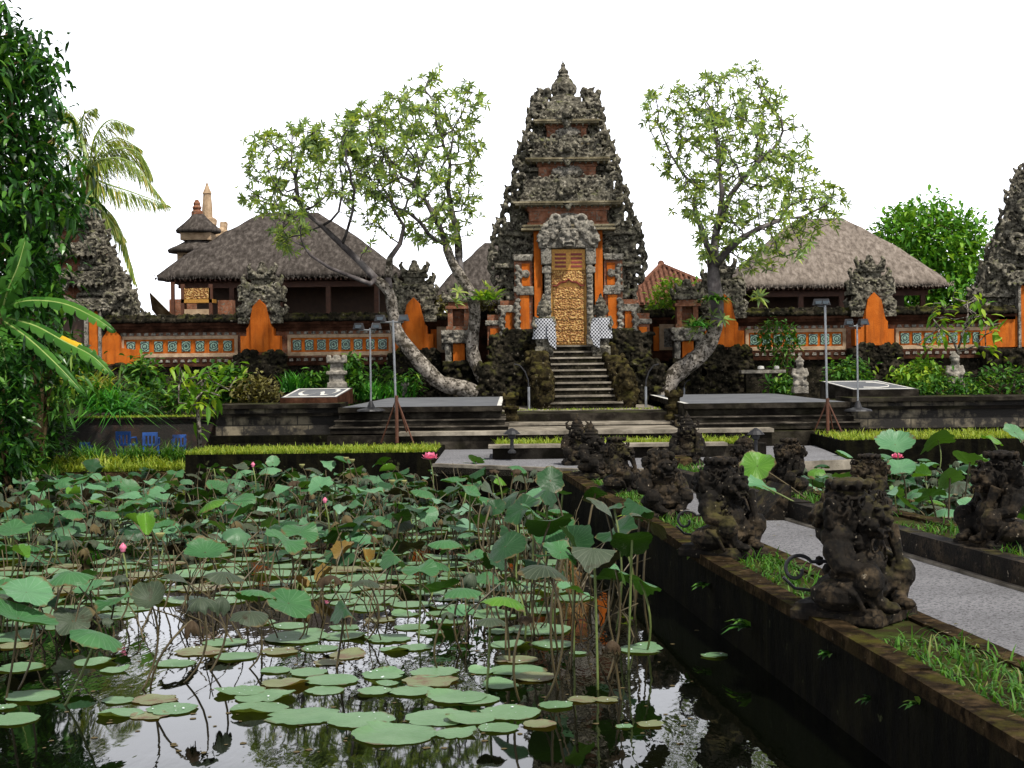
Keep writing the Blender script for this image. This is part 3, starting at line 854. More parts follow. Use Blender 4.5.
# central shaft tiers: red brick recesses with stone ledges between
def brick_tier(hw, z0, z1, y, par, nm='brick_tier', panel=True):
    m1 = MB()
    h = z1 - z0
    m1.box(-hw, hw, y, y + 1.2, gz(z0 + h * .22), gz(z1 - h * .3)); [m1.box(*sorted((q_ * hw * .72, q_ * hw * .98)), y - .05, y + .3, gz(z0 + h * .26), gz(z1 - h * .34)) for q_ in (-1, 1)]
    m1.box(-hw * 1.07, hw * 1.07, y - .05, y + 1.2, gz(z0), gz(z0 + h * .1)); m1.box(-hw * 1.035, hw * 1.035, y - .025, y + 1.2, gz(z0 + h * .1), gz(z0 + h * .22))
    m1.box(-hw * 1.04, hw * 1.04, y - .03, y + 1.2, gz(z1 - h * .3), gz(z1 - h * .2)); m1.box(-hw * 1.09, hw * 1.09, y - .07, y + 1.2, gz(z1 - h * .2), gz(z1 - h * .1)); m1.box(-hw * 1.14, hw * 1.14, y - .11, y + 1.2, gz(z1 - h * .1), gz(z1))
    o = m1.build(nm, M['brick_red'], par)
    m3 = MB()
    m3.box(-hw * 1.2, hw * 1.2, y - .15, y + 1.2, gz(z1), gz(z1 + .035)); m3.box(-hw * 1.16, hw * 1.16, y - .135, y + 1.2, gz(z1 - h * .13), gz(z1 - h * .08)); m3.box(-hw * 1.12, hw * 1.12, y - .1, y + 1.2, gz(z0 - .02), gz(z0 + h * .05)); m3.box(-hw * 1.2, hw * 1.2, y - .16, y + 1.2, gz(z0 - .07), gz(z0 - .02))
    m3.build('stone_moulding', M['moss_tan'], o)
    if panel:
        m2 = MB()
        m2.ball((0, y - .01, gz((z0 + z1) / 2 - .03)), [hw * .58, .17, h * .27], 12)
        for k in range(34):
            a = rnd.uniform(0, 2 * pi); q = rnd.uniform(.2, 1)
            m2.curl((cos(a) * hw * .5 * q, y - .13, gz((z0 + z1) / 2 - .03) + sin(a) * h * .22 * q), rnd.uniform(.05, .09), .022, a0=a, turn=1.6, n=8)
            m2.ball((cos(a) * hw * .5 * q, y - .06, gz((z0 + z1) / 2 - .03) + sin(a) * h * .26 * q), rnd.uniform(.035, .07), 6)
        carve(m2, 'carved_cartouche', M['grey_trim'], o, voxel=0.02, d1=0.02, d2=0.02, s2=0.05)
brick_tier(.50, 7.15, 7.68, .25, gate)
brick_tier(.72, 6.12, 6.72, .15, gate)
brick_tier(.98, 5.0, 5.6, .02, gate, panel=False)
rr = random.Random(21)
mb = MB(); ledge(mb, .72, gz(7.68), gz(7.98), .1, 1.5, rr); mb.box(-.5, .5, .3, 1.3, gz(7.98), gz(8.2)); mb.box(-.38, .38, .4, 1.2, gz(8.2), gz(8.34))
carve(mb, 'carved_cornice', M['carved'], gate, voxel=.018, d1=.03, d2=.03, s2=.055)
mb = MB(); ledge(mb, .92, gz(6.7), gz(7.22), 0, 1.5, rr); ledge(mb, .62, gz(7.2), gz(7.3), .12, 1.4, rr, False, False)
carve(mb, 'carved_cornice', M['carved'], gate, voxel=.018, d1=.03, d2=.03, s2=.055)
mb = MB(); ledge(mb, 1.2, gz(5.6), gz(6.2), -.12, 1.5, rr); ledge(mb, .84, gz(6.18), gz(6.28), .02, 1.4, rr, False, False)
carve(mb, 'carved_cornice', M['carved'], gate, voxel=.018, d1=.03, d2=.03, s2=.055)
for zz_, hw_, y_ in ((7.66, .80, .0), (6.69, 1.02, -.12), (5.59, 1.32, -.24), (5.02, 1.12, -.12)):
    d = MB(); d.box(-hw_, hw_, y_, 1.3, gz(zz_ - .05), gz(zz_)); d.box(-hw_ * 1.03, hw_ * 1.03, y_ - .04, 1.3, gz(zz_), gz(zz_ + .045))
    d.build('stone_ledge', M['moss_tan'], gate)
# finial
mb = MB()
mb.lathe([(.36, gz(8.28)), (.38, gz(8.36)), (.26, gz(8.42)), (.3, gz(8.5)), (.29, gz(8.7)), (.2, gz(8.84)), (.15, gz(8.88)), (.17, gz(8.93)), (.1, gz(8.98)), (.14, gz(9.02)), (.12, gz(9.08)), (.06, gz(9.12)), (.05, gz(9.18)), (.065, gz(9.21)), (.02, gz(9.27)), (.006, gz(9.38))], 14, (-.05, .8, 0))
for k in range(7):
    a = 2 * pi * k / 7
    mb.ball((-.05 + cos(a) * .28, .8 + sin(a) * .28, gz(8.6)), [.07, .07, .14], 7)
carve(mb, 'finial', M['carved'], gate, voxel=.016, d1=.02, d2=.02, s2=.06)
for s in (-1, 1):                                # horn-like ears on the top tier
    mb = MB()
    mb.tube([(s * .78, .8, gz(7.9)), (s * .72, .8, gz(8.2)), (s * .6, .8, gz(8.45)), (s * .66, .8, gz(8.62))], [.2, .2, .15, .05], 8)
    for k in range(8): mb.ball((s * rnd.uniform(.55, .85), .75, gz(rnd.uniform(8, 8.5))), .09, 7)
    carve(mb, 'ear_ornament', M['carved'], gate, voxel=.018, d1=.03, d2=.03, s2=.055)
# core
m1 = MB(); m1.box(-1.75, 1.75, .9, 2.9, gz(.56), gz(5.0)); m1.box(-1.2, 1.2, .9, 2.4, gz(5.0), gz(6.4)); m1.box(-.8, .8, .9, 2.0, gz(6.4), gz(7.9))
m1.build('core', M['carved_dark'], gate)
# guardian face over the door
m1 = MB()
zc = gz(4.78)
m1.slab_xz([(-.72, zc - .3), (.72, zc - .3), (.78, zc), (.62, zc + .3), (.3, zc + .52), (0, zc + .58), (-.3, zc + .52), (-.62, zc + .3), (-.78, zc)], -.1, .45)
for k in range(70):
    a = rnd.uniform(0, pi); q = rnd.uniform(.5, 1)
    m1.ball((cos(a) * .72 * q, -.12, zc - .1 + sin(a) * .62 * q), rnd.uniform(.05, .1), 7)
for s in (-1, 1):
    for (xx, zz2, R) in ((.5, .12, .16), (.62, -.15, .14), (.3, .4, .14)):
        m1.curl((s * xx, -.14, zc + zz2), R, .05, a0=0 if s > 0 else pi, turn=1.7, sgn=s)
carve(m1, 'carved_pediment', M['grey_trim'], gate, voxel=.022, d1=.03, d2=.03, s2=.06)
m1 = MB()
m1.ball((0, -.2, zc - .05), [.27, .2, .24], 12)
for s in (-1, 1):
    m1.ball((s * .12, -.37, zc + .04), .075, 8); m1.ball((s * .12, -.36, zc + .13), [.1, .06, .035], 8); m1.ball((s * .17, -.34, zc - .1), [.08, .07, .06], 8)
    m1.tube([(s * .13, -.36, zc - .16), (s * .14, -.42, zc - .22), (s * .13, -.42, zc - .3)], [.03, .025, .008], 6)
m1.ball((0, -.41, zc - .03), [.07, .07, .06], 8); m1.ball((0, -.36, zc - .17), [.17, .08, .035], 8); m1.ball((0, -.33, zc - .26), [.14, .08, .03], 8)
carve(m1, 'guardian_face', M['grey_trim'], gate, voxel=.014, d1=.012, d2=.01, s2=.05)
# door and surround
m1 = MB()
for s in (-1, 1):
    m1.box(*sorted((s * .45, s * .60)), -.05, .5, gz(2.06), gz(4.46))
    m1.box(*sorted((s * .43, s * .68)), -.10, .45, gz(4.08), gz(4.46)); m1.box(*sorted((s * .44, s * .66)), -.08, .45, gz(3.86), gz(4.0))
    m1.box(*sorted((s * .43, s * .64)), -.09, .45, gz(2.06), gz(2.3))
for s in (-1, 1):
    for k in range(18):
        m1.ball((s * .53, -.06, gz(2.2) + k * .13), [.07, .04, .06], 6)
carve(m1, 'door_surround', M['grey_trim'], gate, voxel=.02, d1=.015, d2=.02, s2=.05)
d = MB(); d.box(-.45, .45, .13, .25, gz(2.06), gz(4.46)); dr = d.build('door_frame', M['gold_trim'], gate)
for s in (-1, 1):
    d = MB(); d.box(*sorted((s * .005, s * .38)), .08, .14, gz(2.1), gz(3.52)); 
    for k in range(5):
        d.box(*sorted((s * .03, s * .35)), .065, .085, gz(2.16 + k * .27), gz(2.36 + k * .27))
    d.build('door_leaf', M['gold_door'], dr)
d = MB(); d.slab_xz([(-.42, gz(3.6)), (-.3, gz(3.58)), (-.2, gz(3.66)), (-.08, gz(3.66)), (0, gz(3.74)), (.08, gz(3.66)), (.2, gz(3.66)), (.3, gz(3.58)), (.42, gz(3.6)), (.42, gz(3.92)), (-.42, gz(3.92))], .05, .14)
d.build('arched_panel', M['gold_door'], dr)
d = MB()
pts = [(-.4, .06, gz(3.55)), (-.3, .05, gz(3.54)), (-.2, .05, gz(3.63)), (-.08, .05, gz(3.64)), (0, .05, gz(3.71)), (.08, .05, gz(3.64)), (.2, .05, gz(3.63)), (.3, .05, gz(3.54)), (.4, .06, gz(3.55))]
d.tube(pts, .018, 6); d.build('arch_moulding', M['maroon'], dr)
d = MB(); d.box(-.42, .42, .06, .14, gz(3.94), gz(4.46)); d.build('lintel_panel', M['gold_trim'], dr)
d = MB()
for s in (-1, 1):
    for k in range(4):
        d.box(*sorted((s * .06, s * .34)), .045, .07, gz(4.0 + k * .1), gz(4.055 + k * .1))
d.build('louvre', M['maroon'], dr)
# orange strips and stepped side piers
for s in (-1, 1):
    d = MB(); d.box(*sorted((s * .66, s * .86)), .1, .9, gz(2.3), gz(4.95)); d.build('orange_strip', M['orange'], gate)
    pr = MB()
    pr.box(*sorted((s * .90, s * 1.36)), .22, .9, gz(2.1), gz(4.25))
    pr.box(*sorted((s * 1.36, s * 1.72)), .35, .9, gz(1.9), gz(3.2))
    pr.box(*sorted((s * 1.72, s * 2.05)), .45, 1.2, gz(1.6), gz(2.85))
    po = pr.build('side_pier', M['brick_red'], gate)
    for (xa, xb, y, z0, z1) in ((.97, 1.17, .18, 3.56, 4.12), (.99, 1.22, .17, 2.42, 3.32), (1.42, 1.6, .3, 2.42, 2.9), (1.78, 1.98, .4, 2.1, 2.5)):
        d = MB(); d.box(*sorted((s * xa, s * xb)), y, .85, gz(z0), gz(z1)); d.build('orange_panel', M['orange'], po)
    d = MB()
    d.ball((s * 1.07, .16, gz(3.86)), [.11, .05, .11], 10)
    for k in range(4):
        d.box(*sorted((s * (.88 + k * .012), s * (1.40 - k * .012))), .10 - .03 * (k == 3), .85, gz(4.3 - k * .055), gz(4.34 - k * .055)) if k < 3 else None
    for (xa, xb, y, za, zb) in ((.88, 1.38, .12, 3.4, 3.54), (.86, 1.3, .12, 3.32, 3.4), (1.36, 1.78, .28, 2.96, 3.08), (1.34, 1.7, .26, 2.9, 2.97), (1.7, 2.1, .36, 2.58, 2.7), (.88, 1.36, .12, 2.3, 2.42), (1.36, 1.75, .28, 2.3, 2.42)):
        d.box(*sorted((s * xa, s * xb)), y, .9, gz(za), gz(zb))
    for (xa, xb, y, z0, z1) in ((1.22, 1.36, .16, 2.42, 3.3), (1.6, 1.74, .3, 2.42, 2.9), (1.18, 1.34, .17, 3.54, 4.1)):
        for k in range(int((z1 - z0) / .09)):
            d.ball((s * (xa + (xb - xa) * (.35 + .3 * (k % 2))), y, gz(z0 + .05 + k * .09)), [.08, .07, .06], 7)
    carve(d, 'pier_carving', M['grey_trim'], po, voxel=.022, d1=.02, d2=.02, s2=.05)
# dark mossy plinth mass on both sides of the stair
for s in (-1, 1):
    d = MB(); r2 = random.Random(7 + s)
    d.box(*sorted((s * .78, s * 2.25)), -.6, 1.2, 0, gz(1.55)); d.box(*sorted((s * .8, s * 2.0)), -.35, 1.0, gz(1.5), gz(2.25)); d.box(*sorted((s * .8, s * 1.6)), -.2, .6, gz(2.2), gz(2.45))
    for k in range(190):
        x, z = r2.uniform(.8, 2.3), r2.uniform(0, 1.75)
        yy = -.62 if z < gz(1.55) else -.37
        if x > 2.0 and z > gz(1.6): continue
        d.ball((s * x, yy, z), [r2.uniform(.06, .15), r2.uniform(.08, .2), r2.uniform(.06, .14)], 7)
    for k in range(70):
        z = r2.uniform(.15, 1.75)
        d.curl((s * r2.uniform(.95, 2.2 if z < 1 else 1.95), -.66 if z < 1 else -.45, z), r2.uniform(.1, .2), r2.uniform(.03, .05), a0=r2.uniform(0, 6), turn=1.6, sgn=r2.choice((-1, 1)))
    carve(d, 'mossy_plinth', M['carved_dark'], gate, voxel=.024, d1=.05, d2=.04, s2=.07)

# stair
st = thing('stone_stair', 'steep flight of dark stone steps climbing to the gilded door', 'staircase', (XG, 37.6, 0), .075)
n = 10
for i in range(n):
    z1 = TZ + .02 + (2.05 - TZ - .02) * (i + 1) / n
    y0 = 34.1 + i * .3 - 37.6
    hw = .72 - .013 * i if i else 1.05
    m1 = MB(); m1.box(-hw, hw, y0 + .03, .1, z1 - .15, z1 - .04, 0); m1.box(-hw, hw, y0, .1, z1 - .04, z1, 1)
    m1.build('step', [M['carved_dark'], M['terrace_pale']], st)
for s in (-1, 1):
    d = MB(); r2 = random.Random(31 + s)
    for k in range(9):
        y0 = 34.25 + k * .36 - 37.6; zt = 1.05 + k * .145 + (.25 if k == 0 else 0)
        x0 = .74 - .012 * k
        d.box(*sorted((s * x0, s * (x0 + .40))), y0, y0 + .40, .3, zt)
    for k in range(60):
        y = r2.uniform(34.2, 37.2); zt = 1.05 + (y - 34.25) * .40
        d.ball((s * r2.choice((.74, 1.14, .95)), y - 37.6, zt - abs(r2.gauss(0, .25))), [.08, .11, .09], 7)
    for k in range(36):
        d.curl((s * r2.uniform(.78, 1.1), -3.42 + r2.uniform(0, .03), r2.uniform(.6, 1.3)), r2.uniform(.06, .11), .028, a0=r2.uniform(0, 6), turn=1.6, n=10, sgn=r2.choice((-1, 1)))
    d.ball((s * .94, -3.4, 1.32), [.18, .16, .2], 9); d.ball((s * .94, -3.48, 1.1), [.14, .14, .12], 9); d.ball((s * .94, -3.4, .75), [.2, .14, .25], 9)
    carve(d, 'balustrade', M['mossy_ochre'], st, voxel=.024, d1=.05, d2=.04, s2=.08)

# ================================================================== THE WALL, its piers and side gates
YW = 40.5
def PX(px, py=330): return W(px, py, YW).x
piers = [(263, 'orange pier with a carved crown in front of the dark thatched pavilion'), (415, 'orange pier with a carved crown beside the leaning frangipani trunk'),
         (722, 'orange pier half hidden behind the spotted trunk of the lone frangipani'), (870, 'orange pier with a carved crown in front of the pale thatched pavilion')]
ltx, rtx = XG - 13.4, XG + 13.1
bounds = [ltx + 1.0] + [PX(p[0]) for p in piers] + [rtx - 1.0]

def wall_segment(x0, x1, label, panel=True, group=None):
    t = thing('temple_wall', label, 'wall', ((x0 + x1) / 2, YW, TZ), 0, group)
    h = (x1 - x0) / 2
    def part(nm, mat, boxes, parent=t):
        m1 = MB()
        for (xa, xb, ya, yb, za, zb) in boxes: m1.box(xa, xb, ya, yb, za - TZ, zb - TZ)
        return m1.build(nm, mat, parent)
    part('base', M['carved_dark'], [(-h, h, -.35, .5, .56, 1.3), (-h, h, -.2, .5, 1.3, 1.62)])
    part('footing_ledge', M['brick_dark'], [(-h, h, -.3, .5, 1.62, 1.70), (-h, h, -.14, .5, 1.70, 1.84)])
    part('cornice', M['brick_dark'], [(-h, h, -.12, .5, 2.55, 2.64), (-h, h, -.2, .5, 2.64, 2.72), (-h, h, -.28, .55, 2.72, 2.80)])
    cm = MB(); rc = random.Random(int(x0 * 100))
    cm.box(-h, h, -.34, .6, 2.80 - TZ, 2.91 - TZ); cm.box(-h, h, -.2, .45, 2.9 - TZ, 3.0 - TZ)
    for k in range(int(2 * h / .13)):
        xx = -h + .06 + k * .13
        cm.ball((xx, -.33, 2.85 - TZ), [.05, .06, .07], 6); cm.ball((xx + rc.uniform(-.04, .04), -.18, 2.98 - TZ), [.07, .07, rc.uniform(.03, .08)], 6)
        if k % 5 == 2: cm.tube([(xx, -.3, 2.9 - TZ), (xx, -.34, 2.98 - TZ), (xx, -.3, 3.06 - TZ)], [.06, .05, .015], 6)
    carve(cm, 'coping', M['carved_dark'], t, voxel=.03, d1=.03, d2=.03, s2=.07)
    if panel:
        part('body', M['brick_red'], [(-h, h, -.04, .5, 1.84, 2.55)])
        q = h - .42
        fr = part('panel_frame', M['cream'], [(-q, q, -.09, -.035, 1.88, 1.98), (-q, q, -.09, -.035, 2.36, 2.45), (-q, -q + .09, -.09, -.035, 1.98, 2.36), (q - .09, q, -.09, -.035, 1.98, 2.36)])
        part('panel_field', M['orange'], [(-q + .09, q - .09, -.055, -.03, 1.98, 2.36)])
        n = 8
        wdt = (2 * q - .18) / n
        for i in range(n):
            cx = -q + .09 + (i + .5) * wdt
            m1 = MB(); m1.box(-.115, .115, -.02, .02, -.14, .14)
            o = m1.build('glazed_tile', M['tile'], t); o.location = (cx, -.065, 2.17 - TZ)
        for z in (1.775, 2.5):
            m1 = MB()
            k = int(2 * q / .19)
            for i in range(k):
                x = -q + (i + .5) * 2 * q / k
                m1.box(x - .058, x + .058, -.17 if z < 2 else -.1, -.1 if z < 2 else -.03, z - TZ - .035, z - TZ + .035, top=.8)
            m1.build('dentil_band', M['grey_trim'], t)
    else:
        part('body', M['brick_dark'], [(-h, h, -.04, .5, 1.84, 2.55)])
    return t
wall_segment(bounds[0], bounds[1] - .25, 'tiled temple wall panel between the overgrown side gate and the first orange pier', group='tiled walls')
wall_segment(bounds[1] + .25, bounds[2] - .2, 'tiled temple wall panel above the plinth with the rounded w sign', group='tiled walls')
wall_segment(bounds[2] + .2, XG - 1.75, 'plain dark temple wall with the small shrine and upright frangipani trunk before it', False)
wall_segment(XG + 1.75, bounds[3] - .2, 'plain dark temple wall behind the small shrine, topped by creepers', False)
wall_segment(bounds[3] + .2, bounds[4] - .25, 'tiled temple wall panel partly hidden by a climbing plant', group='tiled walls')
wall_segment(bounds[4] + .25, bounds[5], 'tiled temple wall panel behind the pale stemmed sapling', group='tiled walls')

pier_me = {}
def make_pier(x, label):
    t = thing('wall_pier', label, 'pier', (x, YW, TZ), 0, 'orange wall piers')
    if not pier_me:
        d = MB()
        d.slab_xz([(-.52, gz(1.98)), (.52, gz(1.98)), (.52, gz(2.42)), (.36, gz(2.42)), (.36, gz(2.62)), (.3, gz(2.68)), (.24, gz(2.95)), (.2, gz(3.0)), (.18, gz(3.22)), (0, gz(3.4)), (-.18, gz(3.22)), (-.2, gz(3.0)), (-.24, gz(2.95)), (-.3, gz(2.68)), (-.36, gz(2.62)), (-.36, gz(2.42)), (-.52, gz(2.42))], -.5, .3)
        d.slab_xz([(-.24, gz(1.985)), (.24, gz(1.985)), (.24, gz(2.9)), (.18, gz(3.2)), (0, gz(3.37)), (-.18, gz(3.2)), (-.24, gz(2.9))], -.56, .2)
        pier_me['o'] = d.mesh('orange_face', M['orange'])
        d = MB(); r2 = random.Random(4)
        d.box(-.66, .66, -.62, .5, gz(1.5), gz(1.9)); d.box(-.5, .5, -.56, .5, gz(1.2), gz(1.5)); d.box(-.75, .75, -.7, .5, gz(.56), gz(1.2))
        for k in range(60):
            d.ball((r2.uniform(-.66, .66), -.64, gz(r2.uniform(1.5, 2.0))), [.11, .1, .08], 7)
        for k in range(40):
            d.ball((r2.uniform(-.7, .7), -.66, gz(r2.uniform(.6, 1.5))), [.12, .12, .09], 7)
        for s in (-1, 1):
            d.curl((s * .45, -.68, gz(1.78)), .16, .06, a0=0 if s > 0 else pi, turn=1.6, sgn=s)
        for k in range(60):
            d.curl((r2.uniform(-.6, .6), -.68, gz(r2.uniform(.7, 1.95))), r2.uniform(.07, .14), .032, a0=r2.uniform(0, 6), turn=1.6, n=10, sgn=r2.choice((-1, 1)))
        pier_me['b'] = carve_mesh(d, 'carved_base', M['carved_dark'], voxel=.022, d1=.04, d2=.04, s2=.07)
        d = MB()
        d.box(-.6, .6, -.45, .45, gz(2.75), gz(2.9)); d.box(-.5, .5, -.4, .4, gz(2.9), gz(3.2)); d.box(-.58, .58, -.46, .46, gz(3.35), gz(3.45)); d.box(-.42, .42, -.35, .35, gz(3.2), gz(3.7))
        d.box(-.5, .5, -.42, .42, gz(3.66), gz(3.76)); d.box(-.26, .26, -.26, .26, gz(3.7), gz(4.0)); d.box(-.34, .34, -.34, .34, gz(3.95), gz(4.06))
        d.ball((0, 0, gz(4.15)), [.17, .17, .2], 9); d.ball((0, -.02, gz(4.32)), [.1, .1, .12], 8)
        for s in (-1, 1):
            for (xx, z, R) in ((.62, 3.02, .13), (.58, 3.52, .13), (.5, 3.84, .12), (.34, 4.14, .10)):
                d.tube([(s * (xx - .2), 0, gz(z - .1)), (s * (xx - .03), 0, gz(z)), (s * (xx + .04), 0, gz(z + .16)), (s * (xx - .02), 0, gz(z + .25))], [R * .8, R * .7, R * .5, .03], 7)
                d.tube([(s * (xx - .2), -.3, gz(z - .1)), (s * (xx - .05), -.36, gz(z)), (s * (xx - .02), -.38, gz(z + .14))], [R * .8, R * .7, .04], 7)
        for k in range(60):
            d.ball((r2.uniform(-.5, .5), -.43, gz(r2.uniform(2.95, 3.75))), r2.uniform(.05, .09), 7)
        # keep the orange tongue free: carve behind it
        for k in range(70):
            d.curl((r2.uniform(-.55, .55), -.44, gz(r2.uniform(2.8, 3.75))), r2.uniform(.06, .11), .026, a0=r2.uniform(0, 6), turn=1.6, n=10, sgn=r2.choice((-1, 1)))
        pier_me['c'] = carve_mesh(d, 'carved_crown', M['carved'], voxel=.018, d1=.03, d2=.03, s2=.055)
    link('orange_face', pier_me['o'], t); link('carved_base', pier_me['b'], t); link('carved_crown', pier_me['c'], t)
    return t
for px, lab in piers:
    make_pier(PX(px), lab)

# side gates: smaller carved gates at both ends of the wall
sprof = [(6.9, .45), (6.7, .62), (6.3, .75), (6.0, .95), (5.7, .92), (5.3, 1.2), (5.0, 1.18), (4.6, 1.5), (4.3, 1.5), (4.0, 1.75), (3.7, 1.72), (3.3, 2.0), (3.0, 1.95), (2.5, 1.5), (1.9, 1.45)]
sprof = [(gz(z), w_) for z, w_ in sprof]
mb = MB(); wing_prims(mb, sprof, .3, 1.4, random.Random(17), inner=.3)
swing = carve_mesh(mb, 'carved_wing', M['carved'], voxel=0.025, d1=0.04, d2=0.04, s2=0.06)
mb = MB(); r2 = random.Random(8)
for (hw, z0, z1) in ((.55, 6.3, 6.6), (.8, 5.3, 5.7), (1.0, 4.4, 4.8), (1.2, 3.6, 3.95)):
    ledge(mb, hw, gz(z0), gz(z1), .0, 1.3, r2)
mb.lathe([(.3, gz(6.6)), (.32, gz(6.75)), (.2, gz(6.85)), (.24, gz(7.0)), (.14, gz(7.2)), (.12, gz(7.35)), (.03, gz(7.6))], 12, (0, .7, 0))
mb.box(-.4, .4, .35, 1.2, gz(6.5), gz(6.62))
scorn = carve_mesh(mb, 'carved_cornice', M['carved'], voxel=.022, d1=.03, d2=.035, s2=.06)
for x, lab in ((ltx, 'side gate with orange strips overgrown by the big dark tree'), (rtx, 'dark carved side gate rising beside the bright round tree')):
    t = thing('side_gate', lab, 'temple gate', (x, YW - .3, TZ))
    if x < 0: t.scale = (1, 1, .86)
    link('carved_wing', swing, t); link('carved_wing', swing, t, scale=(-1, 1, 1)); 
    m1 = MB(); m1.box(-1.3, 1.3, .6, 1.5, 0, gz(4.0)); m1.box(-.9, .9, .5, 1.3, gz(4.0), gz(5.4)); m1.box(-.55, .55, .5, 1.25, gz(5.4), gz(6.4)); m1.build('core', M['brick_red'], t)
    link('carved_cornice', scorn, t)
    for s in (-1, 1):
        m1 = MB(); m1.box(*sorted((s * .62, s * .86)), .05, .6, gz(1.9), gz(3.55)); m1.build('orange_strip', M['orange'], t)
        m1 = MB(); m1.slab_xz([(s * x_, gz(z)) for x_, z in ((.95, 1.9), (1.95, 1.9), (1.95, 2.32), (1.45, 2.4), (1.45, 2.75), (1.3, 2.95), (1.1, 2.95), (.95, 2.7))][::s], .1, .55); m1.build('orange_shoulder', M['orange'], t)
        m1 = MB()
        for (xa, xb) in ((.5, .6), (.88, .95)):
            m1.box(*sorted((s * xa, s * xb)), .0, .6, gz(1.6), gz(3.6))
        m1.build('stone_jamb', M['grey_trim'], t)
    m1 = MB(); m1.box(-.5, .5, .2, .6, gz(1.6), gz(3.5)); m1.build('door', M['wood'], t)
    d = MB(); r3 = random.Random(3)
    d.box(-2.05, 2.05, -.3, 1.2, 0, gz(1.3)); d.box(-1.95, 1.95, -.1, 1.0, gz(1.3), gz(1.85))
    for k in range(120): d.ball((r3.uniform(-2, 2), -.32 if k % 2 else -.12, gz(r3.uniform(.6, 1.25) if k % 2 else r3.uniform(1.35, 1.85))), [.13, .12, .1], 7)
    carve(d, 'carved_base', M['carved_dark'], t, voxel=.035, d1=.05, d2=.05, s2=.1)

# plain cream panels and small shrines beside the gate
def niche_panel(px0, px1, label):
    A, B = PX(px0), PX(px1)
    t = thing('wall_panel', label, 'panel', ((A + B) / 2, YW - .06, 0))
    h = (B - A) / 2
    m1 = MB(); m1.box(-h, h, -.06, .0, 1.92, 2.62); m1.build('frame', M['cream'], t)
    m1 = MB(); m1.box(-h + .12, h - .12, -.075, -.05, 2.0, 2.5); m1.build('pale_field', M['grey_trim'], t)
    m1 = MB(); m1.box(-h - .16, -h - .01, -.05, 0, 1.9, 2.62); m1.build('orange_edge', M['orange'], t)
niche_panel(437, 462, 'small cream framed blank panel beside the shrine and the upright trunk')
niche_panel(659, 682, 'small cream framed blank panel beside the shrine below the creepers')

def shrine(px, label):
    x = W(px, 340, 39.6).x
    t = thing('spirit_shrine', label, 'shrine', (x, 39.6, TZ), 0, 'small shrines beside the gate')
    d = MB(); r2 = random.Random(6)
    d.box(-.42, .42, -.35, .4, 0, .5); d.box(-.34, .34, -.3, .35, .5, 1.0); d.box(-.42, .42, -.38, .4, 1.0, 1.12)
    for k in range(40): d.ball((r2.uniform(-.4, .4), -.36, r2.uniform(.05, 1.1)), r2.uniform(.06, .1), 7)
    carve(d, 'carved_foot', M['carved_dark'], t, voxel=.028, d1=.04, d2=.04, s2=.08)
    m1 = MB(); m1.box(-.15, .15, -.2, .25, 1.12, 1.62); m1.build('orange_post', M['orange'], t)
    d = MB()
    for s in (-1, 1):
        d.box(*sorted((s * .2, s * .36)), -.22, .25, 1.1, 1.6); d.ball((s * .28, -.2, 1.45), [.1, .08, .14], 8)
    d.box(-.44, .44, -.32, .35, 1.6, 1.72); d.box(-.38, .38, -.28, .3, 1.72, 1.85); d.box(-.46, .46, -.34, .36, 1.84, 1.94)
    for k in range(20): d.ball((r2.uniform(-.42, .42), -.32, r2.uniform(1.62, 1.9)), .06, 6)
    carve(d, 'grey_capital', M['grey_trim'], t, voxel=.022, d1=.02, d2=.02, s2=.05)
    m1 = MB(); m1.box(-.32, .32, -.26, .28, 1.94, 2.04)
    for s in (-1, 1): m1.box(*sorted((s * .15, s * .28)), -.2, .25, 2.04, 2.5)
    m1.box(-.15, .15, .1, .25, 2.04, 2.5); m1.box(-.34, .34, -.26, .28, 2.5, 2.58); m1.box(-.26, .26, -.22, .25, 2.58, 2.68)
    m1.build('open_niche', M['brick_red'], t)
    d = MB()
    d.box(-.36, .36, -.3, .3, 2.68, 2.8); d.box(-.25, .25, -.2, .2, 2.8, 2.98); d.ball((0, 0, 3.05), [.14, .14, .2], 8)
    for s in (-1, 1): d.tube([(s * .25, -.1, 2.75), (s * .38, -.12, 2.82), (s * .42, -.12, 2.98)], [.1, .08, .03], 7); d.tube([(s * .15, 0, 2.95), (s * .27, 0, 3.0), (s * .28, 0, 3.12)], [.08, .06, .03], 7)
    carve(d, 'carved_roof', M['carved'], t, voxel=.022, d1=.03, d2=.03, s2=.07)
shrine(459, 'small brick niche shrine standing beside the upright frangipani trunk')
shrine(687, 'small brick niche shrine standing under the creepers by the red tiled roof')

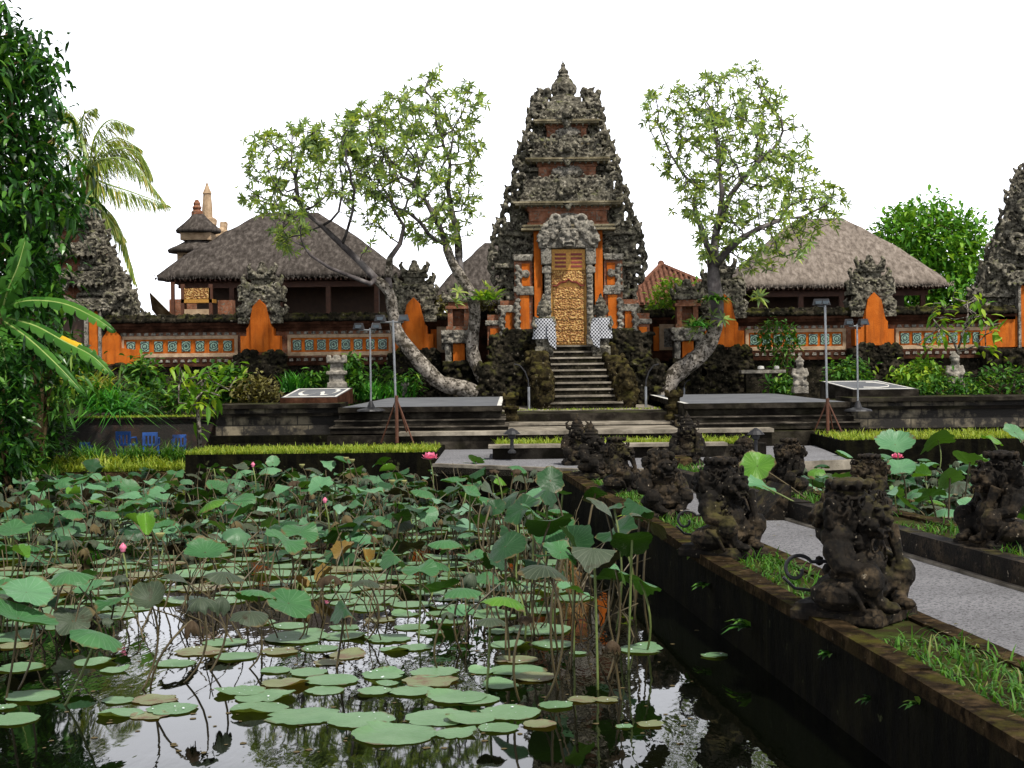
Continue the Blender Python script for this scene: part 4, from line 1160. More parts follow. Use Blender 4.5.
# ================================================================== pavilions behind the wall
def hip_roof(name, x0, x1, y0, y1, ze, rx0, rx1, zr, mat, parent, rings=16, bulge=.18, thick=.16, amp=.05, seed=0):
    """thatched hip roof: rings from eave up to a short ridge"""
    mb = MB()
    ym = (y0 + y1) / 2
    n = 96
    def ring(t, dz=0, shrink=0.0):
        q = []
        X0 = x0 + (rx0 - x0) * t + shrink; X1 = x1 + (rx1 - x1) * t - shrink
        Y0 = y0 + (ym - .02 - y0) * t + shrink; Y1 = y1 + (ym + .02 - y1) * t - shrink
        z = ze + (zr - ze) * (t + bulge * (t * (1 - t))) + dz
        for k in range(n):
            u = k / n * 4
            s, f = int(u), u - int(u)
            c = [(X0, Y0), (X1, Y0), (X1, Y1), (X0, Y1)]
            a, b2 = c[s], c[(s + 1) % 4]
            # rounded hips
            px_, py_ = a[0] + (b2[0] - a[0]) * f, a[1] + (b2[1] - a[1]) * f
            e = min(f, 1 - f)
            k2 = max(0, .06 - e) / .06 * (.12) * (1 - t)
            px_ += (((X0 + X1) / 2) - px_) * k2 * .5; py_ += (ym - py_) * k2 * .5
            nz = noise.noise(Vector((px_ * 1.3, py_ * 1.3, t * 5 + seed))) * amp
            q.append((px_, py_, z + nz - (.05 * max(0, .1 - e) / .1 if t == 0 else 0)))
        return q
    rs = [ring(0, -thick, .55), ring(0, -thick), ring(0.0)] + [ring((i / rings)) for i in range(1, rings + 1)]
    b = len(mb.v)
    for q in rs: mb.v.extend(q)
    for i in range(len(rs) - 1):
        for k in range(n):
            k2 = (k + 1) % n
            mb.f.append((i * n + k, i * n + k2, (i + 1) * n + k2, (i + 1) * n + k)); mb.m.append(0)
    mb.f.append(tuple(range(n - 1, -1, -1))); mb.m.append(0)
    e = (len(rs) - 1) * n
    mb.f.append(tuple(e + k for k in range(n))); mb.m.append(0)
    return mb.build(name, mat, parent, True)

def eave_fringe(parent, x0, x1, y0, y1, ze, thick, mat, seed):
    r = random.Random(seed); mb = MB()
    def put(x, y, d):
        mb.blade((x, y, ze - thick * r.uniform(.2, .9)), (d[0] * .5 + r.uniform(-.2, .2), d[1] * .5, -1), r.uniform(.04, .1), .04, 0, .2, 1)
    for i in range(500):
        put(x0 + (x1 - x0) * r.random(), y0 + .02, (0, -1))
    for i in range(120):
        put(x0 + .02, y0 + (y1 - y0) * r.random(), (-1, 0)); put(x1 - .02, y0 + (y1 - y0) * r.random(), (1, 0))
    mb.build('thatch_fringe', mat, parent)

def pavilion(px0, px1, pye, rp0, rp1, pyr, Y0, dep, mat, label, seed):
    e0, e1 = W(px0, pye, Y0), W(px1, pye, Y0)
    r0, r1 = W(rp0, pyr, Y0 + dep / 2), W(rp1, pyr, Y0 + dep / 2)
    ze = W((px0 + px1) / 2, pye, Y0).z
    t = thing('pavilion', label, 'pavilion')
    rf = hip_roof('thatched_roof', e0.x, e1.x, Y0, Y0 + dep, ze, r0.x, r1.x, (r0.z + r1.z) / 2, mat, t, seed=seed)
    eave_fringe(rf, e0.x, e1.x, Y0, Y0 + dep, ze, .16, mat, seed)
    for yy in (Y0 + .6, Y0 + dep - .6):
        m1 = MB(); m1.box(e0.x + .6, e1.x - .6, yy, yy + .12, ze - .42, ze - .24)
        m1.build('roof_beam', M['wood_red'], t)
    nx = 5
    for yy in (Y0 + .66, Y0 + dep - .66):
        for i in range(nx):
            x = e0.x + .75 + (e1.x - e0.x - 1.5) * i / (nx - 1)
            m1 = MB(); m1.box(x - .07, x + .07, yy - .07, yy + .07, TZ + .3, ze - .4); m1.build('post', M['wood_red'], t)
    m1 = MB(); m1.box(e0.x + .4, e1.x - .4, Y0 + .3, Y0 + dep - .3, TZ, TZ + 1.5); m1.build('floor_base', M['brick_dark'], t)
    m1 = MB(); m1.box(e0.x + .5, e1.x - .5, Y0 + dep - 2.8, Y0 + dep - 2.7, TZ + 1.5, ze + .3); m1.build('shade_infill', M['wood'], t)  # full-width panel added to block the sky and make the interior dark
    # rafter ends under the eave
    m1 = MB(); k = int((e1.x - e0.x) / .16)
    for i in range(k):
        x = e0.x + .3 + (e1.x - e0.x - .6) * i / k
        m1.box(x, x + .05, Y0 + .12, Y0 + .6, ze - .24, ze - .175)
    m1.build('rafter', M['wood_red'], t)
    return t, e0, e1, ze
pavilion(153, 400, 272, 264, 318, 213, 44, 6.5, M['thatch_dark'], 'open pavilion with a dark grey thatched hip roof left of the carved gate', 1)
pv, e0, e1, ze = pavilion(738, 954, 281, 796, 842, 219, 44, 6.5, M['thatch_pale'], 'open pavilion with a pale straw thatched hip roof beyond the lone frangipani', 2)
pavilion(428, 560, 298, 485, 510, 243, 47, 5, M['thatch_dark'], 'dark thatched pavilion roof half hidden behind the carved gate', 3)

# tiled house behind
t = thing('tiled_house', 'house with a red terracotta hip roof showing above the creepers', 'house')
e0, e1 = W(622, 305, 50), W(752, 305, 50); rdg = W(661, 266, 53)
mb = MB()
ym = 53
A = [(e0.x, 50, e0.z), (e1.x, 50, e0.z), (e1.x, 56, e0.z), (e0.x, 56, e0.z)]
mb.add(A + [(rdg.x - .03, ym, rdg.z), (rdg.x + .03, ym, rdg.z)], [(0, 1, 5, 4), (1, 2, 5), (2, 3, 4, 5), (3, 0, 4), (3, 2, 1, 0)])
mb.build('roof', M['tile_roof'], t)
mb = MB()
for i in range(16):                             # courses of round tiles running down the front slope
    for s in (-1, 1):
        x = rdg.x + s * (i + .5) * .17
        lo = A[0] if s < 0 else A[1]
        f = min(1, abs(x - rdg.x) / abs(lo[0] - rdg.x))
        top = Vector((rdg.x, ym, rdg.z)).lerp(Vector(lo), f); bot = Vector((x, 50, e0.z))
        if (top - bot).length > .2: mb.tube([(top.x, top.y, top.z + .03), (bot.x, bot.y, bot.z + .03)], .06, 6)
mb.tube([(A[0][0], 50, e0.z + .03), (rdg.x, ym, rdg.z + .05)], .09, 6); mb.tube([(A[1][0], 50, e0.z + .03), (rdg.x, ym, rdg.z + .05)], .09, 6); mb.ball((rdg.x, ym, rdg.z + .08), .13, 8)
mb.build('roof_tile', M['tile_roof'], t)
mb = MB(); mb.box(e0.x + .5, e1.x - .5, 50.5, 55.5, TZ, e0.z); mb.build('wall', M['cream'], t)

# tiered shrine and spire far behind
t = thing('tiered_shrine', 'small two tiered thatched shrine tower behind the dark thatched roof', 'shrine')
Ys = 52
c0 = W(194, 255, Ys)
for (px0, px1, pye, pyt) in ((168, 226, 251, 238), (176, 221, 231, 214)):
    a0, a1 = W(px0, pye, Ys), W(px1, pye, Ys); tp = W(197, pyt, Ys)
    hw = (a1.x - a0.x) / 2; cx = (a0.x + a1.x) / 2
    mb = MB(); H = tp.z - a0.z
    mb.lathe([(hw * .7, -.1), (hw * .97, -.08), (hw, .0), (hw * .95, .06), (hw * .66, H * .42), (hw * .42, H * .72), (hw * .28, H * .95), (.16, H)], 20, (cx, Ys, a0.z))
    mb.build('thatched_tier', M['thatch_dark'], t, True)
for (px0, px1, pa, pb) in ((183, 213, 238, 228), (180, 213, 262, 250), (186, 210, 300, 255)):
    a0, a1 = W(px0, pa, Ys), W(px1, pb, Ys)
    mb = MB(); mb.box(a0.x, a1.x, Ys - .45, Ys + .45, min(a0.z, a1.z) - .1, max(a0.z, a1.z)); mb.build('tier_body', M['cream'], t)
mb = MB(); tp = W(197, 214, Ys)
mb.lathe([(.2, -.05), (.2, .08), (.13, .14), (.17, .22), (.11, .3), (.13, .36), (.05, .5)], 10, (tp.x, Ys, tp.z)); mb.build('crown', M['brick_red'], t)
mb = MB(); a0 = W(183, 300, Ys); mb.box(a0.x - .3, a0.x + 1.3, Ys - .8, Ys + .8, TZ, a0.z); mb.build('base', M['brick_red'], t)

t = thing('stone_spire', 'slender pale stone spire rising behind the tiered shrine', 'spire')
Ys = 56
b0, tp = W(212, 245, Ys), W(207, 183, Ys)
mb = MB(); x = tp.x
mb.box(x - .45, x + .75, Ys - .5, Ys + .5, TZ, b0.z); mb.box(x - .3, x + .62, Ys - .4, Ys + .4, b0.z, b0.z + .6); mb.box(x - .22, x + .3, Ys - .3, Ys + .3, b0.z + .6, b0.z + 1.0)
for k in range(20): mb.ball((x + rnd.uniform(-.3, .75), Ys - .4, b0.z + rnd.uniform(-.2, .75)), .12, 7)
mb.box(x + .5, x + .72, Ys - .2, Ys + .2, b0.z + .4, b0.z + .85)
carve(mb, 'carved_back', M['cream'], t, voxel=.04, d1=.05, d2=.05, s2=.12)
mb = MB(); H = tp.z - b0.z - .9
mb.lathe([(.2, 0), (.2, H * .3), (.17, H * .55), (.15, H * .7), (.18, H * .72), (.1, H * .85), (.03, H)], 10, (x, Ys, b0.z + .9)); mb.build('needle', M['cream'], t)

# gilded shrine seen below the pavilion eave
t = thing('gilded_shrine', 'open wooden shrine with gilded panels under the left eave of the dark roof', 'shrine')
Ys = 42.6
def pb(px0, px1, py0, py1, d, mat, nm):
    a0, a1 = W(px0, py1, Ys), W(px1, py0, Ys)
    m1 = MB(); m1.box(a0.x, a1.x, Ys, Ys + d, a0.z, a1.z); m1.build(nm, mat, t)
pb(184, 210, 288, 299, .3, M['gold_door'], 'gilded_panel'); pb(181, 213, 299, 303, .5, M['gold_trim'], 'shelf'); pb(181, 184, 284, 322, .12, M['wood_red'], 'post'); pb(209, 212, 284, 322, .12, M['wood_red'], 'post'); pb(171, 174, 282, 322, .12, M['wood_red'], 'post')
pb(184, 209, 309, 320, .4, M['cream'], 'altar'); pb(218, 232, 300, 322, .5, M['brick_red'], 'brick_pedestal')
t = thing('bamboo_screen', 'sloping bamboo screen leaning behind the wall near the gilded shrine', 'screen')
m1 = MB(); a0, a1 = W(150, 292, 42.3), W(178, 320, 42.3)
m1.add([(a0.x, 42.2, a0.z), (a1.x, 42.2, a1.z), (a1.x, 42.5, a1.z - .7), (a0.x, 42.5, a0.z - .5), (a0.x, 42.25, a0.z), (a1.x, 42.25, a1.z), (a1.x, 42.55, a1.z - .7), (a0.x, 42.55, a0.z - .5)], [(0, 3, 2, 1), (4, 5, 6, 7), (0, 1, 5, 4), (2, 3, 7, 6), (1, 2, 6, 5), (3, 0, 4, 7)])
m1.build('panel', M['bark'], t)

# ================================================================== STATUES
def curlmass(d, r, cx, cy, cz, rx, ry, rz, n, s=.05):
    for k in range(n):
        a = r.uniform(0, 2 * pi); t = r.uniform(-1, 1)
        q = sqrt(max(0, 1 - t * t))
        d.ball((cx + rx * q * cos(a), cy + ry * q * sin(a), cz + rz * t), s * r.uniform(.7, 1.2), 7)

def figure(seed, kind):
    """seated guardian, height about 1, facing -y. kind: 'flat' broad flat headdress, 'tall' pointed crown, 'round' bushy hair"""
    r = random.Random(seed)
    d = MB()
    d.ball((0, -.02, .16), [.32, .3, .13], 12)
    for s in (-1, 1):
        d.ball((s * .2, -.16, .2), [.16, .2, .13], 10)             # folded thighs
        d.ball((s * .27, -.3, .26), [.12, .11, .13], 10)             # knees
        d.tube([(s * .25, -.3, .22), (s * .2, -.31, .1), (s * .12, -.34, .06)], [.085, .07, .06], 8)
        d.ball((s * .13, -.38, .05), [.07, .11, .05], 8)           # feet
        d.tube([(s * .2, .0, .56), (s * .32, -.03, .46), (s * .35, -.1, .36), (s * .27, -.24, .33), (s * .2, -.31, .33)], [.1, .095, .075, .06, .065], 9)
        d.ball((s * .22, 0, .56), [.14, .13, .12], 10); d.ball((s * .1, -.14, .52), [.1, .06, .07], 8)
    d.ball((0, -.08, .34), [.22, .2, .17], 12)                     # belly
    d.ball((0, -.01, .48), [.21, .16, .16], 12)
    d.tube([(-.18, -.14, .58), (0, -.2, .44), (.2, -.17, .32)], [.03, .035, .03], 7)   # sash
    d.tube([(-.24, -.1, .25), (0, -.28, .23), (.24, -.1, .25)], .035, 7)
    if kind != 'round':                                            # club held upright against the shoulder
        d.tube([(.2, -.33, .2), (.22, -.3, .4), (.25, -.22, .62)], [.035, .04, .065], 8)
    hz = .69
    d.ball((0, -.15, hz), [.165, .15, .15], 12)                    # head and face
    for s in (-1, 1):
        d.ball((s * .07, -.285, hz + .04), .045, 8); d.ball((s * .072, -.28, hz + .09), [.065, .035, .02], 8)
        d.ball((s * .115, -.25, hz - .03), [.055, .055, .05], 8)
        d.ball((s * .185, -.1, hz - .01), [.04, .06, .095], 8)
        d.ball((s * .2, -.1, hz - .12), .04, 7)
        d.tube([(s * .07, -.29, hz - .08), (s * .08, -.315, hz - .10), (s * .075, -.315, hz - .145)], [.018, .016, .006], 5)
    d.ball((0, -.32, hz), [.055, .05, .045], 8); d.ball((0, -.28, hz - .075), [.10, .05, .02], 8); d.ball((0, -.265, hz - .125), [.08, .05, .026], 8)
    for s in (-1, 1):
        d.ball((s * .25, -.06, .42), [.09, .12, .14], 9)
    if kind == 'flat':
        d.ball((0, .08, .73), [.34, .2, .12], 12); d.ball((0, .1, .6), [.29, .15, .15], 10); d.ball((0, .04, .84), [.2, .17, .09], 10)
        for s in (-1, 1):
            for (z0_, l_) in ((.66, .12), (.73, .15), (.80, .13)):
                d.tube([(s * .26, .02, z0_), (s * (.3 + l_ * .4), .0, z0_ + .01), (s * (.3 + l_ * .7), -.02, z0_ + .07)], [.06, .045, .012], 7)
            d.ball((s * .3, -.05, .14), [.16, .24, .13], 10)
            for q_ in range(3):
                d.tube([(s * (.16 + .08 * q_), -.38 + .05 * q_, .03), (s * (.22 + .09 * q_), -.30 + .03 * q_, .17), (s * (.24 + .08 * q_), -.1, .24)], [.02, .026, .02], 6)
        curlmass(d, r, 0, .1, .72, .33, .17, .13, 60, .036)
        d.lathe([(.18, .84), (.17, .86), (.12, .88), (.11, .905), (.14, .925), (.185, .955), (.17, .97), (.1, .985), (.05, 1.0)], 16, (0, 0, 0))
        for k in range(11):
            a = 2 * pi * k / 11; d.ball((.165 * cos(a), .165 * sin(a), .95), [.035, .035, .045], 7)
            d.curl((.24 * cos(a), .2 * sin(a) - .02, .85), .05, .016, a0=a, turn=1.6, n=8)
    elif kind == 'tall':
        curlmass(d, r, 0, .06, .66, .19, .13, .18, 30, .045)
        d.lathe([(.16, .78), (.18, .81), (.15, .84), (.16, .88), (.12, .92), (.13, .95), (.08, .99), (.08, 1.03), (.03, 1.1), (.01, 1.16)], 14, (0, -.02, 0))
        for s in (-1, 1):
            d.tube([(s * .15, 0, .78), (s * .24, .02, .83), (s * .26, .02, .93), (s * .2, .02, .97)], [.05, .045, .03, .012], 7)
    else:
        curlmass(d, r, 0, .03, .78, .22, .18, .18, 50, .06); d.ball((0, .04, .8), [.2, .17, .16], 10)
    for k in range(9):                                             # erosion lumps
        a = r.uniform(0, 2 * pi); z = r.uniform(.1, .6)
        d.ball((.27 * cos(a), .02 + .22 * sin(a), z), r.uniform(.03, .06), 6)
    for k in range(18):
        a = r.uniform(0, 2 * pi)
        d.curl((.24 * cos(a), -.02 + .2 * sin(a) - .04, r.uniform(.15, .85)), r.uniform(.03, .06), .013, a0=r.uniform(0, 6), turn=1.7, n=8)
    return carve_mesh(d, 'carved_figure', M['statue'], voxel=.009, d1=.006, d2=.005, s1=.08, s2=.025)

def ped_mesh(seed):
    d = MB(); r = random.Random(seed)
    d.box(-.34, .34, -.36, .33, 0, .06); d.box(-.3, .3, -.33, .3, .05, .1)
    return carve_mesh(d, 'plinth', M['statue'], voxel=.02, d1=.03, d2=.02, s2=.08)
FIG = {('flat', 0): figure(1, 'flat'), ('flat', 1): figure(5, 'flat'), ('round', 0): figure(2, 'round'), ('tall', 0): figure(3, 'tall'), ('tall', 1): figure(9, 'tall')}
PED = ped_mesh(1)

def statue(x, y, z, h, kind, rz, label, wide=1.0, group='guardian statues along the path'):
    t = thing('guardian_statue', label, 'statue', (x, y, z), rz, group)
    top = {'flat': 1.0, 'round': 1.0, 'tall': 1.16}[kind[0]]
    k = (h - .08) / top
    link('plinth', PED, t, scale=(k * 1.05 * wide, k * 1.05, k * 1.2))
    link('figure', FIG[kind], t, (0, 0, .07 * k), scale=(k * wide, k * wide, k))
    return t
def kx(Y): return XO(Y) + .40
S1 = statue(2.04, 9.1, .12, .87, ('flat', 0), radians(50), 'large seated guardian with a broad flat headdress on the pond kerb beside an iron scroll', .98)
S2 = statue(1.66, 12.0, .12, .82, ('flat', 1), radians(45), 'seated flat haired guardian on the pond kerb, next beyond the largest one', .95)
statue(1.47, 15.0, .12, .72, ('round', 0), radians(20), 'bushy haired seated guardian with a yellowed mossy flank on the pond kerb', 1.05)
statue(1.22, 17.7, .12, .70, ('flat', 1), radians(70), 'dark rounded guardian on the pond kerb touching a smaller pointed one')
statue(1.03, 20.0, .12, .80, ('tall', 0), radians(50), 'small pointed crown guardian at the far end of the pond kerb')
statue(1.04, 24.2, .0, .86, ('tall', 1), radians(5), 'tall crowned guardian standing on the plaza before the stair, over the pond leaves')
statue(2.74, 23.6, .02, .88, ('tall', 0), radians(-5), 'tall crowned guardian on the plaza behind the squat kerb end block')
def krx(Y): return (XR(Y) + XP(Y)) / 2
statue(krx(18.3), 18.3, .18, .60, ('round', 0), radians(-60), 'half hidden rounded guardian peeping over the one with raised knee', 1.0)
statue(krx(16.7), 16.7, .18, .66, ('flat', 1), radians(-50), 'squat guardian with a narrow body beside the sloping stone on the far kerb', .95)
statue(krx(14.5), 14.5, .18, .62, ('flat', 0), radians(-60), 'small guardian directly behind the large flat headed one, backed by right pond lotus', 1.1)
statue(3.87, 11.9, .17, .80, ('flat', 1), radians(-75), 'broad dark guardian at the picture edge in front of the right lotus pond', 1.02)

def scroll(root, pts, r):
    mb = MB(); mb.tube(pts, r, 7); o = mb.build('iron_scroll', M['iron'], root); return o
def spiral(c, R, a0, turn, sgn, n=22, end=.25):
    return [(c[0] + cos(a0 + sgn * t / n * turn * pi) * R * (1 - (1 - end) * t / n), c[1], c[2] + sin(a0 + sgn * t / n * turn * pi) * R * (1 - (1 - end) * t / n)) for t in range(n + 1)]
def iron(x, y, z, s, lab):
    t = thing('iron_scroll_bracket', lab, 'bracket', (x, y, z))
    mb = MB(); mb.tube([(.3 * s, 0, .06 * s), (.16 * s, 0, .06 * s)] + spiral((0, 0, 0), .12 * s, .5, 1.9, 1), .014 * s, 7); mb.build('scroll', M['iron'], t)
    mb = MB(); mb.tube([(-.1 * s, 0, -.05 * s), (-.02 * s, 0, -.13 * s), (.12 * s, 0, -.15 * s), (.3 * s, 0, -.13 * s)], .012 * s, 7); mb.build('lower_bar', M['iron'], t)
p1 = W(797, 570, 9.15); iron(p1.x, 9.15, p1.z, .85, 'black iron scroll bracket curling from the large flat headed guardian')
p1 = W(686, 521, 12.4); iron(p1.x, 12.4, p1.z, .8, 'black iron scroll bracket beside the guardian with the raised knee')

# gate guardians wrapped in checked cloth
def cloth_guardian(px, label, s):
    p0 = W(px, 341, 36.6)
    t = thing('cloth_guardian_statue', label, 'statue', (p0.x, 36.6, 1.78), 0, 'cloth wrapped guardians at the gate door'); t.scale = (.84, .84, .92)
    d = MB(); r = random.Random(5)
    d.box(-.26, .26, -.22, .25, 0, .25)
    d.ball((0, 0, .45), [.26, .22, .3], 10); d.ball((0, 0, .85), [.24, .18, .25], 10)
    for q in (-1, 1):
        d.ball((q * .12, -.08, .3), [.1, .12, .2], 8); d.tube([(q * .22, 0, 1.02), (q * .3, -.06, .85), (q * .22, -.2, .75)], [.09, .08, .07], 8)
    d.ball((0, -.04, 1.2), [.15, .16, .16], 10); d.ball((0, -.2, 1.19), [.04, .04, .04], 7)
    for q in (-1, 1): d.ball((q * .06, -.18, 1.24), .035, 7); d.ball((q * .16, 0, 1.2), [.05, .08, .12], 7)
    d.lathe([(.17, 1.28), (.19, 1.33), (.14, 1.37), (.15, 1.42), (.08, 1.5), (.06, 1.56), (.015, 1.66)], 12)
    curlmass(d, r, 0, .05, 1.2, .19, .14, .16, 20, .05)
    carve(d, 'figure', M['carved'], t, voxel=.018, d1=.02, d2=.02, s2=.06)
    d = MB(); n = 20; b = 0
    for i, (rr_, z) in enumerate(((.275, 1.0), (.3, .88), (.31, .72), (.32, .58), (.34, .46))):
        for k in range(n):
            a = 2 * pi * k / n
            w_ = 1 + .03 * sin(5 * a + i)
            d.v.append((cos(a) * rr_ * w_, sin(a) * rr_ * .82 * w_ - .02, z))
    for i in range(4):
        for k in range(n):
            d.f.append((i * n + k, i * n + (k + 1) % n, (i + 1) * n + (k + 1) % n, (i + 1) * n + k)); d.m.append(0)
    o = d.build('checked_wrap', M['poleng'], t, True)
    d = MB()
    x = s * .2
    d.add([(x - .1, -.33, .9), (x + .1, -.31, .9), (x + .15, -.33, .5), (x + .14, -.31, .18), (x - .04, -.34, .3), (x - .12, -.36, .55)], [(0, 1, 2, 5), (5, 2, 3, 4)])
    so = d.build('hanging_sash', M['poleng'], t)
    sm = so.modifiers.new('thick', 'SOLIDIFY'); sm.thickness = .015
cloth_guardian(544, 'guardian in checked cloth with hanging sash, stair side nearer the upright trunk', 1)
cloth_guardian(601, 'guardian wrapped in checked cloth on the stair side nearer the spotted trunk', -1)

# small pale figures in the garden
def small_figure(px, py, Y, h, label, mat='pale_figure'):
    p0 = W(px, py, Y)
    t = thing('garden_figure', label, 'statue', (p0.x, Y, p0.z))
    d = MB()
    d.box(-.2, .2, -.2, .2, 0, .18); d.ball((0, 0, .38), [.2, .18, .22], 10); d.ball((0, 0, .6), [.15, .13, .17], 9); d.ball((0, -.03, .82), [.11, .11, .12], 9)
    d.lathe([(.12, .88), (.13, .92), (.06, .98), (.02, 1.06)], 10)
    for s in (-1, 1): d.tube([(s * .15, 0, .68), (s * .2, -.05, .52), (s * .1, -.18, .45)], [.06, .055, .045], 7); d.ball((s * .13, -.13, .25), [.1, .12, .09], 8)
    d.ball((0, -.13, .82), .03, 6)
    me = carve_mesh(d, 'figure', M[mat], voxel=.02, d1=.02, d2=.02, s2=.07)
    link('figure', me, t, scale=(h, h, h))
small_figure(800, 393, 36, .85, 'small pale seated stone figure between the bench shelf and the low black plinth')
small_figure(955, 393, 36, .95, 'pale stone figure in the hedge behind the sapling stem')
def stone_lantern(px, py, Y, h, label, mat):
    p0 = W(px, py, Y)
    t = thing('stone_pillar', label, 'pillar', (p0.x, Y, p0.z))
    d = MB()
    d.box(-.28, .28, -.28, .28, 0, .16); d.box(-.2, .2, -.2, .2, .14, .4); d.box(-.27, .27, -.27, .27, .38, .48); d.box(-.17, .17, -.17, .17, .46, .75); d.box(-.26, .26, -.26, .26, .72, .82)
    for s in (-1, 1):
        for q in (-1, 1): d.ball((s * .22, q * .22, .86), [.06, .06, .09], 7)
    d.ball((0, 0, .86), [.13, .13, .1], 8)
    me = carve_mesh(d, 'pillar', M[mat], voxel=.022, d1=.03, d2=.02, s2=.07)
    link('pillar', me, t, scale=(h, h, h))
stone_lantern(511, 421, 30.9, .62, 'squat ochre mossy pillar at the stair end of the first stage slab', 'mossy_ochre')
stone_lantern(674, 420, 30.9, .66, 'squat ochre mossy pillar at the foot of the spotted frangipani trunk', 'mossy_ochre')
stone_lantern(337, 388, 36.5, .85, 'pale lichened stone pillar behind the plinth with the rounded w sign', 'pale_figure')
stone_lantern(405, 396, 37.4, .35, 'low pale carved stone lying in the strap leaves below the leaning trunk', 'pale_figure')

# bench shelf with offerings
p0 = W(765, 392, 38)
t = thing('offering_shelf', 'stone bench shelf carrying offerings below the climbing plant', 'bench', (p0.x, 38, p0.z))
m1 = MB(); m1.box(-.62, .5, -.2, .25, .48, .56); m1.build('top', M['pale_figure'], t)
for x0, x1 in ((-.5, -.15), (.15, .42)):
    m1 = MB(); m1.box(x0, x1, -.15, .2, 0, .48); m1.build('support', M['carved_dark'], t)
for k, (x, q) in enumerate(((-.1, .09), (.3, .07))):
    o = MB().lathe([(q * .5, 0), (q, .03), (q * .9, .09), (q * .5, .1)], 10).build('offering_bowl', M['white'])
    o.location = (p0.x + x, 38, p0.z + .562)
    tag(o, ['larger white bowl on the stone bench shelf', 'smaller white bowl near the end of the stone bench shelf'][k], 'bowl')

# ================================================================== LAMPS, CHAIRS
def tripod_lamp(px, pyt, pyb, Y, heads, label, tri=True, lean=0.0):
    b0 = W(px, pyb, Y); tp = W(px - lean, pyt, Y)
    t = thing('floodlight_pole', label, 'lamp pole', tuple(b0))
    H = tp.z - b0.z
    m1 = MB(); m1.tube([(0, 0, 0.0), (tp.x - b0.x, 0, H)], .022 if tri else .018, 8); m1.build('pole', M['metal'], t)
    if tri:
        for a in (-.6, 2.5, 1.0):
            m1 = MB(); m1.tube([(0, 0, .85), (cos(a) * .4, sin(a) * .4, 0)], .015, 6); m1.build('leg', M['wood_red'], t)
        m1 = MB(); m1.tube([(0, 0, 0), (0, 0, .9)], .034, 8); m1.build('wooden_sleeve', M['wood_red'], t)
    else:
        m1 = MB(); m1.lathe([(.28, 0), (.26, .03), (.08, .07), (.03, .2)], 16); m1.build('base', M['iron'], t)
    for dx in heads:
        m1 = MB(); x = tp.x - b0.x + dx
        m1.box(x - .10, x + .10, -.08, .07, H - .02, H + .10, 0, .7, .25 * (1 if dx > 0 else -1)); o = m1.build('lamp_head', M['iron'], t)
        m1 = MB(); m1.box(x - .06, x + .06, -.088, -.07, H + .0, H + .06); m1.build('glass', M['lampglass'], o)
    m1 = MB(); m1.tube([(tp.x - b0.x + min(heads), 0, H - .04), (tp.x - b0.x + max(heads), 0, H - .04)], .015, 6); m1.build('crossbar', M['metal'], t)
tripod_lamp(397, 320, 443, 28.4, (-.24, .2), 'tall floodlight pole with two lamps on wooden tripod legs at the grass bed corner', True, 4)
tripod_lamp(371, 328, 411, 29.3, (-.22, .12), 'thin floodlight pole with two small lamps standing before the first stage slab', False, 1)
tripod_lamp(828, 304, 445, 28.8, (-.14, .0), 'tallest floodlight pole with one slanted lamp on wooden tripod legs by the lotus bed', True, 3)
tripod_lamp(858, 324, 411, 29.4, (-.16, .12), 'short floodlight pole with round base standing before the low black plinth', False, 1)
def hose_lamp(px0, py0, px1, py1, Y, s, label):
    a0 = W(px0, py0, Y); 
    t = thing('curved_spout', label, 'water spout', tuple(a0))
    b1 = W(px1, py1, Y) - a0
    m1 = MB(); h = b1.z
    m1.tube([(0, 0, 0), (0, 0, h * .52)], .03, 8); m1.build('post', M['metal'], t)
    m1 = MB(); m1.tube([(0, 0, h * .5), (-.01 * s, 0, h * .66), (b1.x * .25, 0, h * .84), (b1.x * .6, 0, h * .97), (b1.x, 0, h)], .016, 7); m1.build('arched_pipe', M['iron'], t)
hose_lamp(529, 412, 514, 364, 34, 1, 'arched pipe on a white post beside the stair foot nearer the upright trunk')
hose_lamp(646, 411, 659, 364, 34, -1, 'arched pipe on a white post beside the stair foot nearer the spotted trunk')
hose_lamp(684, 396, 690, 380, 37.4, -1, 'short white post standing behind the spotted frangipani trunk')
def garden_lamp(px, py, Y, h, label):
    a0 = W(px, py, Y)
    t = thing('garden_lamp', label, 'garden lamp', tuple(a0), 0, 'low dark garden lamps')
    m1 = MB(); m1.lathe([(.07, 0), (.07, .03), (.03, .06), (.03, h * .55), (.06, h * .6), (.07, h * .8)], 10); m1.build('post', M['iron'], t)
    m1 = MB(); m1.lathe([(.02, h * .72), (.15, h * .76), (.09, h * .9), (.02, h)], 12); m1.build('lamp_cap', M['iron'], t)
garden_lamp(512, 453, 25.3, .42, 'low dark garden lamp at the square end of the plaza planter')
garden_lamp(756, 455, 25.4, .46, 'low dark garden lamp at the rounded end of the plaza planter')
for k, (px, py) in enumerate(((838, 428), (846, 433), (854, 436))):
    p0 = W(px, py, 29.8)
    t = thing('small_floodlight', ['small white floodlight highest of three at the terrace wall foot', 'small white floodlight middle of three at the terrace wall foot', 'small white floodlight lowest of three at the terrace wall foot'][k], 'floodlight', tuple(p0))
    m1 = MB(); m1.box(-.07, .07, -.06, .06, 0, .12); m1.build('housing', M['white'], t)
    m1 = MB(); m1.box(-.05, .05, -.066, -.058, .02, .1); m1.build('glass', M['lampglass'], t)
    m1 = MB(); m1.tube([(0, .02, 0), (0, .02, .26 - p0.z if p0.z > .26 else -.06)], .012, 6); m1.build('stalk', M['iron'], t)

